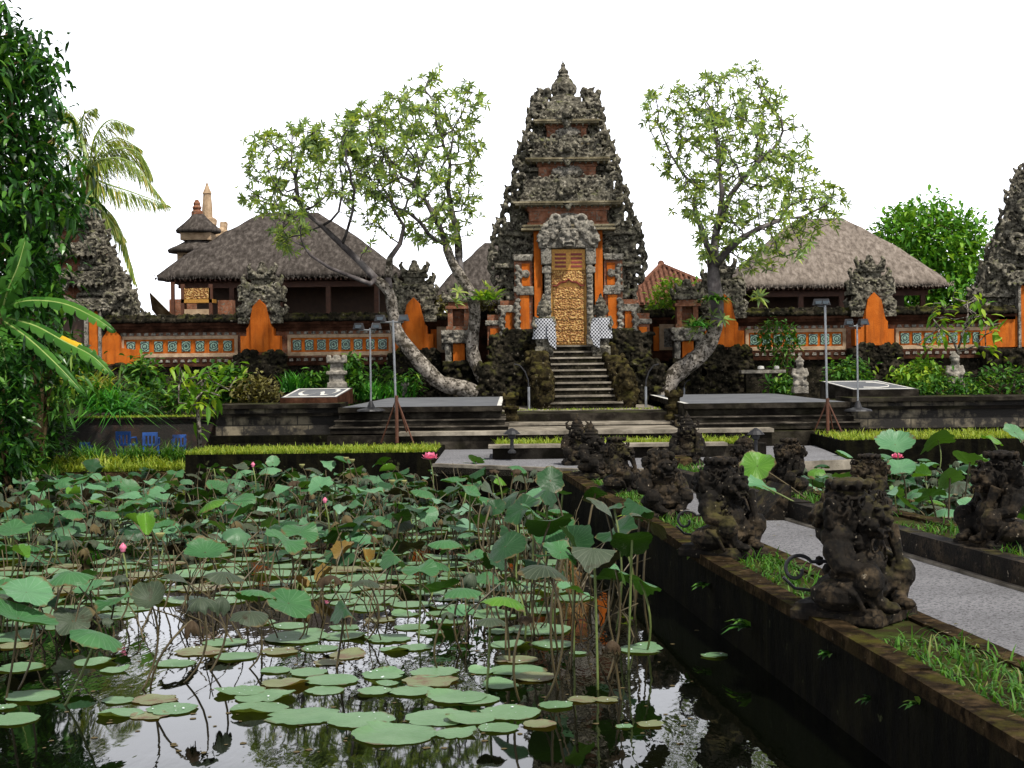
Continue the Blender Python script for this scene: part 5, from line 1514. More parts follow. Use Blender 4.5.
def make_chair():
    t = thing('plastic_chair', '', 'chair', (0, 0, 0), 0, 'blue plastic chairs under the brick wall')
    m1 = MB(); m1.box(-.2, .2, -.2, .2, .36, .40); m1.build('seat', M['blue'], t)
    m1 = MB()
    m1.box(-.21, .21, -.23, -.19, .66, .76); 
    for k in range(4): m1.box(-.17 + k * .1, -.13 + k * .1, -.225, -.195, .40, .68)
    m1.box(-.21, -.17, -.23, -.19, .38, .7); m1.box(.17, .21, -.23, -.19, .38, .7)
    m1.build('backrest', M['blue'], t)
    for sx in (-1, 1):
        for sy in (-1, 1):
            m1 = MB(); m1.tube([(sx * .18, sy * .18, .38), (sx * .21, sy * .21, 0)], .022, 6); m1.build('leg', M['blue'], t)
    for sx in (-1, 1):
        m1 = MB(); m1.tube([(sx * .21, -.2, .58), (sx * .22, .1, .58), (sx * .21, .18, .38)], .022, 6); m1.build('armrest', M['blue'], t)
    return t
ch = make_chair()
CH = {}
for x in bpy.data.objects:
    if x.parent: CH.setdefault(x.parent.name, []).append(x)
for k, (px, sc, lab) in enumerate(((86, .55, 'blue plastic chair nearly sunk in the grass below the pandanus'), (127, .82, 'blue plastic chair standing alone second along the brick wall'), (151, .78, 'pale blue plastic chair with a white sticker, third along the brick wall'), (179, .70, 'dark blue plastic chair beside the slim lime tree stem'))):
    o = ch if k == 0 else copy_tree(ch, None, CH)
    p0 = W(px, 455, 29.6); o.location = (p0.x, 29.6, -.2 + (.05 if k else 0.02)); o.scale = (sc * .9, sc * .9, sc * .86); o.rotation_euler = (0, 0, (.1, -.2, .15, .3)[k]); o['label'] = lab

# ================================================================== TREES
def grow(stem_paths, attract, stepl=.28, di=2.4, dk=.45, iters=60, seed=0, grav=0.0):
    """branches that reach out to fill a crown: nodes, parents"""
    P, par = [], []
    for path in stem_paths:
        pr = path.get('from', -1)
        for i, q in enumerate(path['pts']):
            P.append(np.array(q, float)); par.append(pr); pr = len(P) - 1
    nstem = len(P)
    A = np.array(attract, float)
    rng = np.random.default_rng(seed)
    alive = np.ones(len(A), bool)
    for it in range(iters):
        if not alive.any(): break
        N = np.array(P)
        idx = np.where(alive)[0]
        D = np.linalg.norm(A[idx][:, None, :] - N[None, :, :], axis=2)
        near = D.argmin(1); dist = D.min(1)
        ok = dist < di
        if not ok.any(): di *= 1.4; continue
        grp = {}
        for k in np.where(ok)[0]:
            grp.setdefault(int(near[k]), []).append(idx[k])
        for ni, ks in grp.items():
            v = A[ks] - N[ni]
            v = (v / np.linalg.norm(v, axis=1)[:, None]).sum(0)
            v = v / (np.linalg.norm(v) + 1e-9) + rng.normal(0, .22, 3) + np.array([0, 0, grav])
            v /= np.linalg.norm(v) + 1e-9
            P.append(N[ni] + v * stepl); par.append(ni)
        N2 = np.array(P[len(N):])
        if len(N2):
            D2 = np.linalg.norm(A[:, None, :] - N2[None, :, :], axis=2).min(1)
            alive &= D2 > dk
    return P, par

def branch_mesh(P, par, r_tip=.012, expo=2.3, rmax=None, stem_r=None):
    n = len(P)
    ch = [[] for _ in range(n)]
    for i, p in enumerate(par):
        if p >= 0: ch[p].append(i)
    R = [0.0] * n
    for i in range(n - 1, -1, -1):
        R[i] = r_tip if not ch[i] else sum(R[c] ** expo for c in ch[i]) ** (1 / expo)
        if stem_r and i in stem_r: R[i] = max(stem_r[i], R[i] if not stem_r[i] else stem_r[i])
        elif rmax: R[i] = min(R[i], rmax)
    mb = MB()
    roots = [(i, -1) for i in range(n) if par[i] < 0]
    stack = list(roots)
    while stack:
        i, p = stack.pop()
        pts, rs = ([P[p]] if p >= 0 else []), ([min(R[p], R[i] * 1.25)] if p >= 0 else [])
        k = i
        while True:
            pts.append(P[k]); rs.append(R[k])
            if not ch[k]: break
            cs = sorted(ch[k], key=lambda q: -R[q])
            for q in cs[1:]: stack.append((q, k))
            k = cs[0]
        if len(pts) > 1:
            mb.tube([tuple(q) for q in pts], rs, 7 if rs[0] > .05 else 5)
    tips = [i for i in range(n) if not ch[i]]
    return mb, tips, R, ch

def in_poly(x, y, poly):
    c = False; j = len(poly) - 1
    for i in range(len(poly)):
        xi, yi = poly[i]; xj, yj = poly[j]
        if (yi > y) != (yj > y) and x < (xj - xi) * (y - yi) / (yj - yi) + xi: c = not c
        j = i
    return c

def crown_points(poly, Y, depth, n, seed, shell=.0):
    r = random.Random(seed)
    xs = [p[0] for p in poly]; ys = [p[1] for p in poly]
    cx, cy = sum(xs) / len(xs), sum(ys) / len(ys)
    out = []
    while len(out) < n:
        x, y = r.uniform(min(xs), max(xs)), r.uniform(min(ys), max(ys))
        if in_poly(x, y, poly):
            e = 1.0
            for k in (1.15, 1.35, 1.7):          # thinner near the outline
                if not in_poly(cx + (x - cx) * k, cy + (y - cy) * k, poly): e *= .75
            p = W(x, y, Y + r.uniform(-1, 1) * depth * e)
            out.append(tuple(p))
    return out

def rosette(mb, p, d, r, n=8, L=.24, w=.075, mi=0):
    d = Vector(d).normalized()
    u = d.orthogonal().normalized(); v = d.cross(u)
    a0 = r.uniform(0, 6)
    for k in range(n):
        a = a0 + k * 2.4
        e = r.uniform(.15, .9)
        q = (u * cos(a) + v * sin(a)) * 1.0 + d * e
        mb.leaf(Vector(p) - d * r.uniform(0, .06), q, d, L * r.uniform(.6, 1.15), w * r.uniform(.75, 1.15), mi, r.uniform(.1, .7))

def frangipani(label, stems, poly, Y, depth, natt, seed, dk=.42, extra=()):
    t = thing('frangipani_tree', label, 'tree')
    att = crown_points(poly, Y, depth, natt, seed)
    paths, stem_r = [], {}
    cnt = 0; starts = []
    for st_ in stems:
        pts = []
        starts.append(cnt)
        raw = st_['px']
        for i, (x, y, dy, rad) in enumerate(raw):
            pts.append(tuple(W(x, y, Y + dy)))
            stem_r[cnt + i] = rad
        fr = -1
        if 'join' in st_: fr = starts[st_['join'][0]] + st_['join'][1]
        paths.append({'pts': pts, 'from': fr}); cnt += len(pts)
    P, par = grow(paths, att, seed=seed, dk=dk)
    mb, tips, R, ch2 = branch_mesh(P, par, .010, 2.35, .08, stem_r)
    mb.build('trunk', M['twig'], t, True)
    # thick pale lower trunks
    mb = MB()
    r = random.Random(seed)
    for st_, pa in zip(stems, paths):
        k = st_.get('pale', 0)
        if k:
            pts = [Vector(q) for q in pa['pts'][:k]]
            sm, rs = [], []
            for i in range(len(pts) - 1):
                for u in (0, .33, .66):
                    p0, p1, p2, p3 = pts[max(i - 1, 0)], pts[i], pts[i + 1], pts[min(i + 2, len(pts) - 1)]
                    q = .5 * (2 * p1 + (p2 - p0) * u + (2 * p0 - 5 * p1 + 4 * p2 - p3) * u * u + (3 * p1 - p0 - 3 * p2 + p3) * u ** 3)
                    sm.append(q); r0, r1 = st_['px'][i][3], st_['px'][i + 1][3]
                    rs.append((r0 + (r1 - r0) * u) * r.uniform(1.0, 1.16) + .012)
            sm.append(pts[-1]); rs.append(st_['px'][k - 1][3])
            mb.tube([tuple(q) for q in sm], rs, 10)
    if mb.v: mb.build('spotted_lower_trunk', M['trunk_pale'], t, True)
    lf = MB()
    for i in tips:
        d = Vector(P[i]) - Vector(P[par[i]]) if par[i] >= 0 else Vector((0, 0, 1))
        d = d.normalized() + Vector((0, 0, .35))
        rosette(lf, P[i], d, r, r.randint(8, 11), .225, .062)
        for q in range(2):
            rosette(lf, Vector(P[i]) + Vector((r.gauss(0, .13), r.gauss(0, .13), r.gauss(0, .1))), d + Vector((r.gauss(0, .6), r.gauss(0, .6), 0)), r, r.randint(5, 8), .2, .055)
    for i in range(len(P)):
        if R[i] < .03 and ch2[i] and r.random() < .75:
            rosette(lf, P[i], Vector((r.gauss(0, 1), r.gauss(0, 1), .8)), r, r.randint(4, 7), .2, .058)
    for (x, y, dy, n_) in extra:
        for k in range(n_):
            rosette(lf, W(x + r.uniform(-9, 9), y + r.uniform(-7, 7), Y + dy + r.uniform(-.3, .3)), (r.gauss(0, .6), r.gauss(0, .6), .8), r, 9, .34, .07)
    lf.build('crown', M['frangipani_leaf'], t)
    return t
frangipani('leaning frangipani with a long sprawling spotted trunk and spreading airy crown over the dark roof',
    [{'px': [(478, 394, 0, .17), (462, 388, 0, .17), (441, 383, -.1, .165), (425, 368, -.1, .16), (410, 350, 0, .15), (398, 334, .1, .14), (393, 312, .1, .12), (389, 292, 0, .11), (376, 279, 0, .095), (360, 262, 0, .085), (342, 245, 0, .075), (322, 226, 0, .06), (303, 210, 0, .05)], 'pale': 9},
     {'px': [(388, 278, .1, .085), (390, 258, .2, .075), (400, 244, .3, .06), (404, 226, .4, .05)], 'join': (0, 7), 'pale': 2},
     {'px': [(370, 284, -.3, .06), (350, 276, -.5, .05), (330, 268, -.6, .04), (310, 255, -.7, .03)], 'join': (0, 8)}],
    [(238, 175), (243, 150), (262, 132), (300, 121), (332, 126), (352, 112), (385, 108), (392, 150), (388, 190), (392, 225), (372, 232), (350, 205), (330, 200), (312, 215), (300, 245), (285, 255), (272, 240), (268, 215), (250, 215), (240, 200)],
    36.9, 1.7, 900, 5, .30)
frangipani('upright frangipani with a forked spotted trunk and tall airy crown next to the carved gate',
    [{'px': [(492, 395, .1, .15), (482, 376, .1, .15), (473, 355, .1, .14), (473, 335, .1, .13), (475, 312, .1, .125), (470, 292, 0, .12), (461, 277, 0, .11), (452, 262, 0, .1), (446, 245, 0, .085), (440, 228, 0, .075), (428, 205, 0, .06), (412, 182, 0, .05)], 'pale': 9},
     {'px': [(459, 258, .3, .085), (458, 238, .4, .08), (452, 212, .5, .07), (448, 190, .6, .06), (450, 165, .6, .045)], 'join': (0, 6), 'pale': 2},
     {'px': [(430, 236, -.4, .05), (420, 222, -.6, .045), (405, 210, -.8, .035)], 'join': (0, 8)}],
    [(342, 110), (368, 98), (400, 86), (418, 76), (438, 80), (455, 84), (484, 92), (480, 118), (486, 150), (476, 180), (480, 205), (468, 228), (462, 245), (445, 245), (425, 248), (408, 240), (400, 215), (372, 200), (352, 175), (345, 145)],
    37.2, 1.7, 1050, 8, .30, extra=((488, 292, -.3, 5), (455, 296, .2, 3)))
frangipani('lone frangipani with a thick spotted leaning trunk and broad green crown beside the gate',
    [{'px': [(657, 409, 0, .22), (664, 394, 0, .21), (672, 378, 0, .2), (686, 366, 0, .2), (700, 355, 0, .19), (711, 340, 0, .17), (717, 322, 0, .16), (717, 304, 0, .17), (714, 286, 0, .18), (713, 268, 0, .15), (714, 250, .1, .12), (716, 232, .2, .1), (720, 215, .2, .085), (722, 195, .2, .07), (720, 170, .2, .05)], 'pale': 7},
     {'px': [(703, 232, .1, .075), (696, 216, .1, .065), (694, 200, .1, .055), (698, 186, .1, .05)], 'join': (0, 9)},
     {'px': [(728, 250, -.3, .085), (742, 238, -.5, .075), (760, 228, -.6, .065), (780, 220, -.6, .05)], 'join': (0, 9)},
     {'px': [(730, 196, -.1, .07), (742, 180, -.3, .06), (756, 164, -.4, .05)], 'join': (0, 11)},
     {'px': [(690, 356, .3, .1), (678, 374, .3, .1)], 'join': (0, 4)}],
    [(638, 110), (650, 92), (678, 84), (700, 80), (738, 70), (748, 60), (756, 78), (780, 98), (795, 115), (806, 138), (815, 165), (822, 184), (846, 190), (848, 206), (838, 222), (826, 232), (812, 246), (790, 262), (770, 276), (752, 280), (738, 270), (722, 262), (700, 262), (690, 235), (680, 205), (668, 180), (655, 150), (648, 130)],
    37.0, 2.0, 1350, 13, .30, extra=((690, 332 - 5, -.3, 4), (716, 318, -.3, 4), (762, 300, -.2, 3)))

def leafy(mb, pts, r, L, w, mi=0, nper=6, spread=.3, hang=.5):
    """clumps of leaves round each point"""
    for p in pts:
        p = Vector(p)
        d0 = Vector((r.gauss(0, 1), r.gauss(0, 1), r.gauss(.2, .7)))
        for k in range(nper):
            d = d0 * .5 + Vector((r.gauss(0, .7), r.gauss(0, .7), r.gauss(-hang * .4, .5)))
            mb.leaf(p + Vector((r.gauss(0, spread), r.gauss(0, spread), r.gauss(0, spread))), d, Vector((r.gauss(0, .3), r.gauss(0, .3), 1)), L * r.uniform(.6, 1.2), w * r.uniform(.7, 1.2), mi, hang)

def bushy_tree(name, label, stems, poly, Y, depth, natt, seed, leaf, L, w, nper=6, spread=.22, dk=.5, hang=.6, step_=.35, bark='bark', cat='tree', group=None, all_nodes=.5, fill=0):
    t = thing(name, label, cat, group=group)
    att = crown_points(poly, Y, depth, natt, seed)
    paths, stem_r = [], {}; cnt = 0
    for s_ in stems:
        pts = [tuple(W(x, y, Y + dy)) for (x, y, dy, rad) in s_]
        for i, q in enumerate(s_): stem_r[cnt + i] = q[3]
        paths.append({'pts': pts}); cnt += len(pts)
    P, par = grow(paths, att, step_, 3.5, dk, 60, seed)
    mb, tips, R, ch2 = branch_mesh(P, par, .014, 2.3, .12, stem_r)
    mb.build('trunk', M[bark], t, True)
    r = random.Random(seed); lf = MB()
    leafy(lf, [P[i] for i in tips], r, L, w, 0, nper, spread, hang)
    leafy(lf, [P[i] for i in range(len(P)) if ch2[i] and R[i] < .05 and r.random() < all_nodes], r, L, w, 0, max(2, nper - 2), spread, hang)
    if fill: leafy(lf, crown_points(poly, Y, depth, fill, seed + 1), r, L, w, 0, nper, spread, hang)
    lf.build('crown', M[leaf], t)
    return t
bushy_tree('broadleaf_tree', 'big dark glossy broadleaf tree filling the upper corner above the banana plant',
    [[(30, 450, 0, .2), (34, 400, 0, .19), (30, 340, 0, .18), (24, 280, 0, .15), (20, 210, 0, .12), (14, 140, 0, .1), (8, 80, 0, .07)]],
    [(-120, -30), (-30, -50), (-6, 5), (10, 28), (38, 36), (52, 70), (44, 95), (60, 122), (52, 160), (82, 192), (70, 215), (48, 235), (58, 290), (46, 330), (34, 400), (16, 430), (-120, 440)],
    26.2, 1.8, 620, 21, 'dark_leaf', .23, .095, 15, .2, .45, .8, fill=1300)
bushy_tree('round_tree', 'bright green round broadleaf tree behind the pale thatched roof',
    [[(936, 330, 0, .3), (936, 290, 0, .28), (934, 265, 0, .2)]],
    [(872, 245), (880, 222), (900, 210), (918, 205), (940, 208), (962, 210), (978, 222), (986, 240), (982, 262), (990, 290), (985, 320), (880, 320), (884, 285)],
    58, 2.0, 420, 22, 'mango_leaf', .31, .14, 16, .28, .55, .5, fill=520)
bushy_tree('sapling', 'slim pale stemmed sapling with light green leaves before the last tiled wall panel',
    [[(961, 398, 0, .05), (958, 372, 0, .045), (958, 352, 0, .04), (952, 338, 0, .028), (940, 328, 0, .02)], [(958, 350, 0, .03), (964, 330, 0, .025), (968, 315, 0, .02)], [(958, 352, 0, .03), (975, 346, 0, .02), (985, 335, 0, .015)]],
    [(912, 345), (920, 325), (935, 310), (930, 292), (950, 288), (985, 296), (990, 312), (1010, 320), (1000, 340), (985, 350), (975, 330), (945, 325), (935, 345)],
    36.2, .8, 120, 23, 'lime_leaf', .3, .11, 5, .1, .35, .5, bark='trunk_pale', all_nodes=.3)
bushy_tree('lime_tree', 'slim young tree with lime yellow leaves rising from the bank by the chairs',
    [[(200, 447, 0, .05), (199, 425, 0, .045), (197, 405, 0, .035), (200, 390, 0, .03)]],
    [(172, 378), (182, 364), (205, 360), (224, 370), (238, 378), (228, 398), (205, 402), (190, 416), (176, 410), (178, 395)],
    28.6, .5, 110, 24, 'lime_leaf', .34, .1, 7, .1, .3, .5, bark='trunk_pale', all_nodes=.5)
bushy_tree('slender_tree', 'slender bare stemmed young tree leaning at the edge of the left bank',
    [[(38, 462, 0, .09), (42, 440, 0, .07), (46, 410, 0, .06), (50, 380, 0, .05), (52, 350, 0, .04)]],
    [(30, 345), (50, 330), (78, 345), (90, 390), (70, 410), (30, 420), (10, 400)],
    26.6, .6, 120, 25, 'shrub_leaf', .26, .07, 7, .14, .35, .7, fill=60)
# climbing plant on the wall
def shrub(name, label, poly, Y, depth, n, seed, leaf, L, w, nper=6, hang=.4, stems=6, spread=.1, cat='shrub', group=None):
    t = thing(name, label, cat, group=group)
    r = random.Random(seed)
    pts = crown_points(poly, Y, depth, n, seed)
    by = max(p[1] for p in poly); cx = sum(p[0] for p in poly) / len(poly)
    b0 = W(cx, by, Y)
    mb = MB()
    for k in range(stems):
        q = Vector(pts[r.randrange(len(pts))])
        m_ = b0.lerp(q, .5) + Vector((r.gauss(0, .08), r.gauss(0, .08), .06))
        mb.tube([(b0.x + r.gauss(0, .1), b0.y + r.gauss(0, .1), b0.z - .05), tuple(m_), tuple(q)], [.02, .015, .006], 5)
    mb.build('stem', M['bark'], t, True)
    lf = MB(); leafy(lf, pts, r, L, w, 0, nper, spread, hang); lf.build('foliage', M[leaf], t)
    return t
def blob(x0, x1, y0, y1): 
    cx, cy, rx, ry = (x0 + x1) / 2, (y0 + y1) / 2, (x1 - x0) / 2, (y1 - y0) / 2
    return [(cx + rx * cos(a * pi / 6), cy + ry * sin(a * pi / 6)) for a in range(12)]
shrub('climbing_plant', 'loose climbing plant hiding part of the tiled wall behind the bench shelf', [(758, 330), (776, 318), (795, 326), (800, 345), (790, 360), (792, 385), (776, 392), (768, 370), (772, 352), (760, 348)], 38.6, .25, 150, 31, 'shrub_leaf', .17, .07, 5, .5, 7, .08, 'climber')
shrub('creeper', 'yellow green creeper tumbling over the wall top below the red tiled roof', [(648, 312), (655, 292), (672, 280), (690, 282), (704, 292), (708, 310), (700, 325), (670, 326), (652, 325)], 40.8, .5, 240, 32, 'lime_leaf', .2, .08, 5, .4, 7, .1, 'creeper')
shrub('wall_creeper', 'dark leafy creeper over the shrine roof on the side of the upright trunk', [(425, 310), (440, 300), (465, 296), (492, 302), (494, 316), (470, 322), (430, 320)], 40.7, .4, 130, 33, 'brown_leaf', .18, .07, 5, .4, 5, .1, 'creeper')
shrub('shrub', 'mid green shrub under the tiled wall beside the pandanus', blob(126, 158, 360, 392), 33.5, .5, 80, 34, 'shrub_leaf', .26, .09)
shrub('shrub', 'leafy green shrub between the lime tree and the first pier foot', blob(208, 244, 368, 402), 33, .5, 90, 35, 'shrub_leaf', .3, .1)
shrub('shrub', 'rounded brownish clipped shrub below the first pier', blob(236, 278, 378, 406), 32.5, .5, 150, 36, 'brown_leaf', .14, .07, 6)
shrub('shrub', 'mid green bush crowding the pale lichened stone pillar', blob(338, 362, 356, 400), 37.2, .4, 90, 37, 'shrub_leaf', .24, .09)
shrub('shrub', 'small green bush behind the rounded w sign plinth', blob(306, 332, 372, 396), 36.8, .4, 70, 38, 'shrub_leaf', .2, .08)
shrub('shrub', 'bright shrub behind the tallest floodlight pole and low black plinth', blob(828, 870, 362, 396), 36.2, .6, 120, 39, 'shrub_leaf', .22, .08)
shrub('shrub', 'yellow flecked shrub under the tiled wall left of the hedge figure', blob(893, 948, 362, 394), 36.4, .6, 150, 40, 'lime_leaf', .2, .08)
shrub('hedge', 'clipped green hedge behind the sapling running to the side gate', [(962, 378), (990, 368), (1040, 366), (1060, 372), (1060, 398), (966, 398)], 36.6, .6, 150, 41, 'shrub_leaf', .2, .08, cat='hedge')
shrub('shrub', 'dark shrub covering the terrace edge below the hedge figure', blob(905, 985, 380, 402), 35.6, .4, 140, 42, 'shrub_leaf', .18, .07)
shrub('shrub', 'low dark undergrowth bush beneath the big broadleaf tree', [(-30, 395), (20, 380), (60, 395), (62, 440), (40, 470), (-40, 475)], 27.3, .9, 300, 43, 'dark_leaf', .3, .07, 7)
shrub('shrub', 'pale green fern bush at the water edge under the banana plant', [(-30, 430), (20, 420), (44, 440), (38, 478), (-30, 484)], 26.2, .5, 240, 44, 'shrub_leaf', .2, .05, 6)
shrub('shrub', 'tall leafy bush between the banana plant and the overgrown side gate', [(30, 350), (55, 335), (80, 350), (92, 368), (80, 388), (40, 390)], 30.5, .9, 190, 45, 'dark_leaf', .32, .1, 7)
shrub('shrub', 'sprawling green bush at the mossy top of the brick wall', blob(100, 200, 388, 416), 32, .5, 200, 46, 'shrub_leaf', .22, .06)
shrub('shrub', 'dark green filler shrub behind the strap leaves near the leaning trunk', blob(345, 420, 370, 398), 38.2, .4, 150, 47, 'shrub_leaf', .2, .07)
shrub('shrub', 'small leafy plant hanging from the terrace wall behind the bench shelf', blob(770, 792, 380, 400), 37, .3, 60, 48, 'shrub_leaf', .18, .07)

shrub('shrub', 'dark bush wrapped round the banana stem at the water edge', [(-30, 345), (8, 335), (26, 360), (30, 420), (24, 470), (-30, 480)], 24.0, .5, 260, 49, 'dark_leaf', .26, .08, 7)
# strap leaved clumps
def clump(name, label, px, py, Y, h, n, wd, seed, leaf='strap_leaf', spread=.5, bend=.7, cat='plant', group=None, lean=.55):
    b0 = W(px, py, Y)
    r = random.Random(seed); mb = MB()
    for k in range(n):
        a = r.uniform(0, 2 * pi); q = r.random() ** .6 * lean
        mb.blade((r.gauss(0, spread * .3), r.gauss(0, spread * .25), 0), (cos(a) * q, sin(a) * q, 1), h * r.uniform(.6, 1.15), wd * r.uniform(.7, 1.2), 0, bend * r.uniform(.4, 1.3), 4)
    o = mb.build(name, M[leaf]); o.location = b0
    return tag(o, label, cat, group)
clump('strap_leaved_plant', 'tall bright strap leaved clump behind the rounded w sign plinth', 295, 392, 36.6, .72, 130, .055, 1)
clump('strap_leaved_plant', 'wide strap leaved clump under the tiled wall by the thin floodlight pole', 372, 399, 37.2, .7, 120, .05, 2)
clump('strap_leaved_plant', 'strap leaved clump directly below the leaning frangipani trunk', 398, 399, 37.4, .72, 120, .05, 3)
clump('strap_leaved_plant', 'smaller strap leaved clump at the edge of the leaning trunk plants', 355, 400, 37.4, .45, 80, .05, 4)
clump('pandanus', 'big drooping pandanus clump hanging over the mossy brick wall', 100, 404, 29.4, 1.05, 220, .05, 5, 'strap_leaf', .9, 1.5, 'pandanus', None, 1.3)
clump('pandanus', 'upper paler pandanus head behind the drooping clump', 84, 388, 30.0, .9, 170, .045, 6, 'palm_leaf', .8, 1.3, 'pandanus', None, 1.3)
clump('pandanus', 'dark green pandanus head spilling toward the blue chairs', 112, 412, 28.8, .8, 150, .045, 16, 'strap_leaf', .7, 1.6, 'pandanus', None, 1.5)
clump('spider_plant', 'grassy green tuft growing behind the sunk blue chair', 86, 462, 28.0, .62, 190, .03, 7, 'grass', .6, 1.0)
clump('spider_plant', 'dense green tuft between the second and third blue chairs', 137, 462, 28.0, .6, 200, .03, 8, 'grass', .6, 1.0)
clump('spider_plant', 'dense green tuft at the foot of the lime tree', 174, 461, 28.0, .6, 200, .03, 9, 'grass', .6, 1.0)
clump('spider_plant', 'pale yellow green tuft in front of the dark space left of the chairs', 66, 465, 27.6, .34, 150, .03, 10, 'grass_yellow', .8, 1.0)
clump('spider_plant', 'pale yellow green tuft between the sunk and second blue chairs', 110, 465, 27.6, .36, 170, .03, 11, 'grass_yellow', .9, 1.0)
clump('spider_plant', 'pale yellow green tuft below the white stickered blue chair', 156, 465, 27.6, .3, 130, .03, 12, 'grass_yellow', .7, 1.0)
clump('fern', 'green fern growing in the fork of the spotted lone trunk', 697, 326, 36.6, .42, 70, .07, 13, 'strap_leaf', .3, 1.2, 'fern', None, 1.4)
clump('fern', 'bright fern growing out of the upright trunk beside the gate', 484, 300, 36.8, .5, 60, .09, 14, 'lime_leaf', .4, 1.0, 'fern', None, 1.3)
clump('fern', 'fern tuft hanging from the swollen middle of the lone trunk', 716, 300, 36.5, .45, 60, .07, 15, 'shrub_leaf', .4, 1.4, 'fern', None, 1.6)

# palm
def palm():
    Y = 50
    t = thing('coconut_palm', 'yellowing coconut palm with drooping fronds behind the big dark tree', 'palm tree')
    c0 = W(90, 172, Y); b0 = W(70, 345, Y)
    mb = MB(); mb.tube([(b0.x, Y, TZ), tuple(b0.lerp(c0, .5) + Vector((.3, 0, 0))), tuple(c0)], [.25, .2, .16], 9); mb.build('trunk', M['bark'], t, True)
    r = random.Random(4)
    def frond(pts, L, w):
        pts = [W(x, y, Y + dy) for x, y, dy in pts]
        sm = []
        for i in range(len(pts) - 1):
            for k in range(9):
                u = k / 9
                p0, p1, p2, p3 = pts[max(i - 1, 0)], pts[i], pts[i + 1], pts[min(i + 2, len(pts) - 1)]
                sm.append(.5 * (2 * p1 + (p2 - p0) * u + (2 * p0 - 5 * p1 + 4 * p2 - p3) * u * u + (3 * p1 - p0 - 3 * p2 + p3) * u ** 3))
        sm.append(pts[-1])
        mb = MB()
        mb.tube([tuple(q) for q in sm], [.04 * (1 - i / len(sm)) + .008 for i in range(len(sm))], 5, 1)
        for i in range(1, len(sm) - 1):
            d = (sm[i + 1] - sm[i - 1]).normalized()
            f = i / len(sm)
            l = L * sin(pi * min(1, .15 + f * .9)) ** .6 * (1.15 - .4 * f)
            for s in (-1, 1):
                for q in range(5):
                    side = d.cross(Vector((0, 1, 0))); side = side.normalized() if side.length > .01 else Vector((0, 0, 1))
                    dr = d * .7 + Vector((0, s * .8, 0)) + Vector((0, 0, -.9)) + Vector((r.gauss(0, .15), r.gauss(0, .1), r.gauss(0, .15)))
                    mb.leaf(sm[i] + (sm[i + 1] - sm[i]) * (q / 5), dr + d * r.uniform(0, .6), (0, 0, 1), l * r.uniform(.7, 1.15), w * .62, 0, r.uniform(.3, .9))
        mb.build('frond', [M['palm_leaf'], M['banana_rib']], t)
    frond([(90, 172, 0), (100, 160, -.5), (130, 162, -1), (166, 204, -1.2)], 1.0, .06)
    frond([(90, 172, 0), (102, 182, -.8), (132, 192, -1.4), (170, 206, -1.6)], 1.0, .06)
    frond([(90, 172, 0), (94, 140, -.2), (110, 120, -.4), (134, 128, -.6)], 1.1, .06)
    frond([(90, 172, 0), (80, 130, .6), (70, 112, .9), (58, 110, 1.2)], 1.0, .06)
    frond([(90, 172, 0), (112, 150, .4), (138, 152, .8), (152, 176, 1.0)], 1.1, .06)
    frond([(90, 172, 0), (82, 140, .2), (84, 115, .3), (96, 108, .3)], 1.0, .06)
    frond([(90, 172, 0), (98, 200, -.5), (118, 225, -.8), (136, 284, -1)], 1.1, .07)
    frond([(90, 172, 0), (92, 195, -.8), (106, 215, -1), (126, 240, -1.3)], .9, .06)
    frond([(90, 172, 0), (70, 150, .4), (52, 135, .6), (30, 150, .8)], 1.0, .06)
    frond([(90, 172, 0), (66, 175, .6), (40, 185, 1), (20, 220, 1)], 1.0, .06)
    frond([(90, 172, 0), (100, 148, .8), (118, 138, 1.4), (142, 150, 1.8)], .9, .06)
palm()

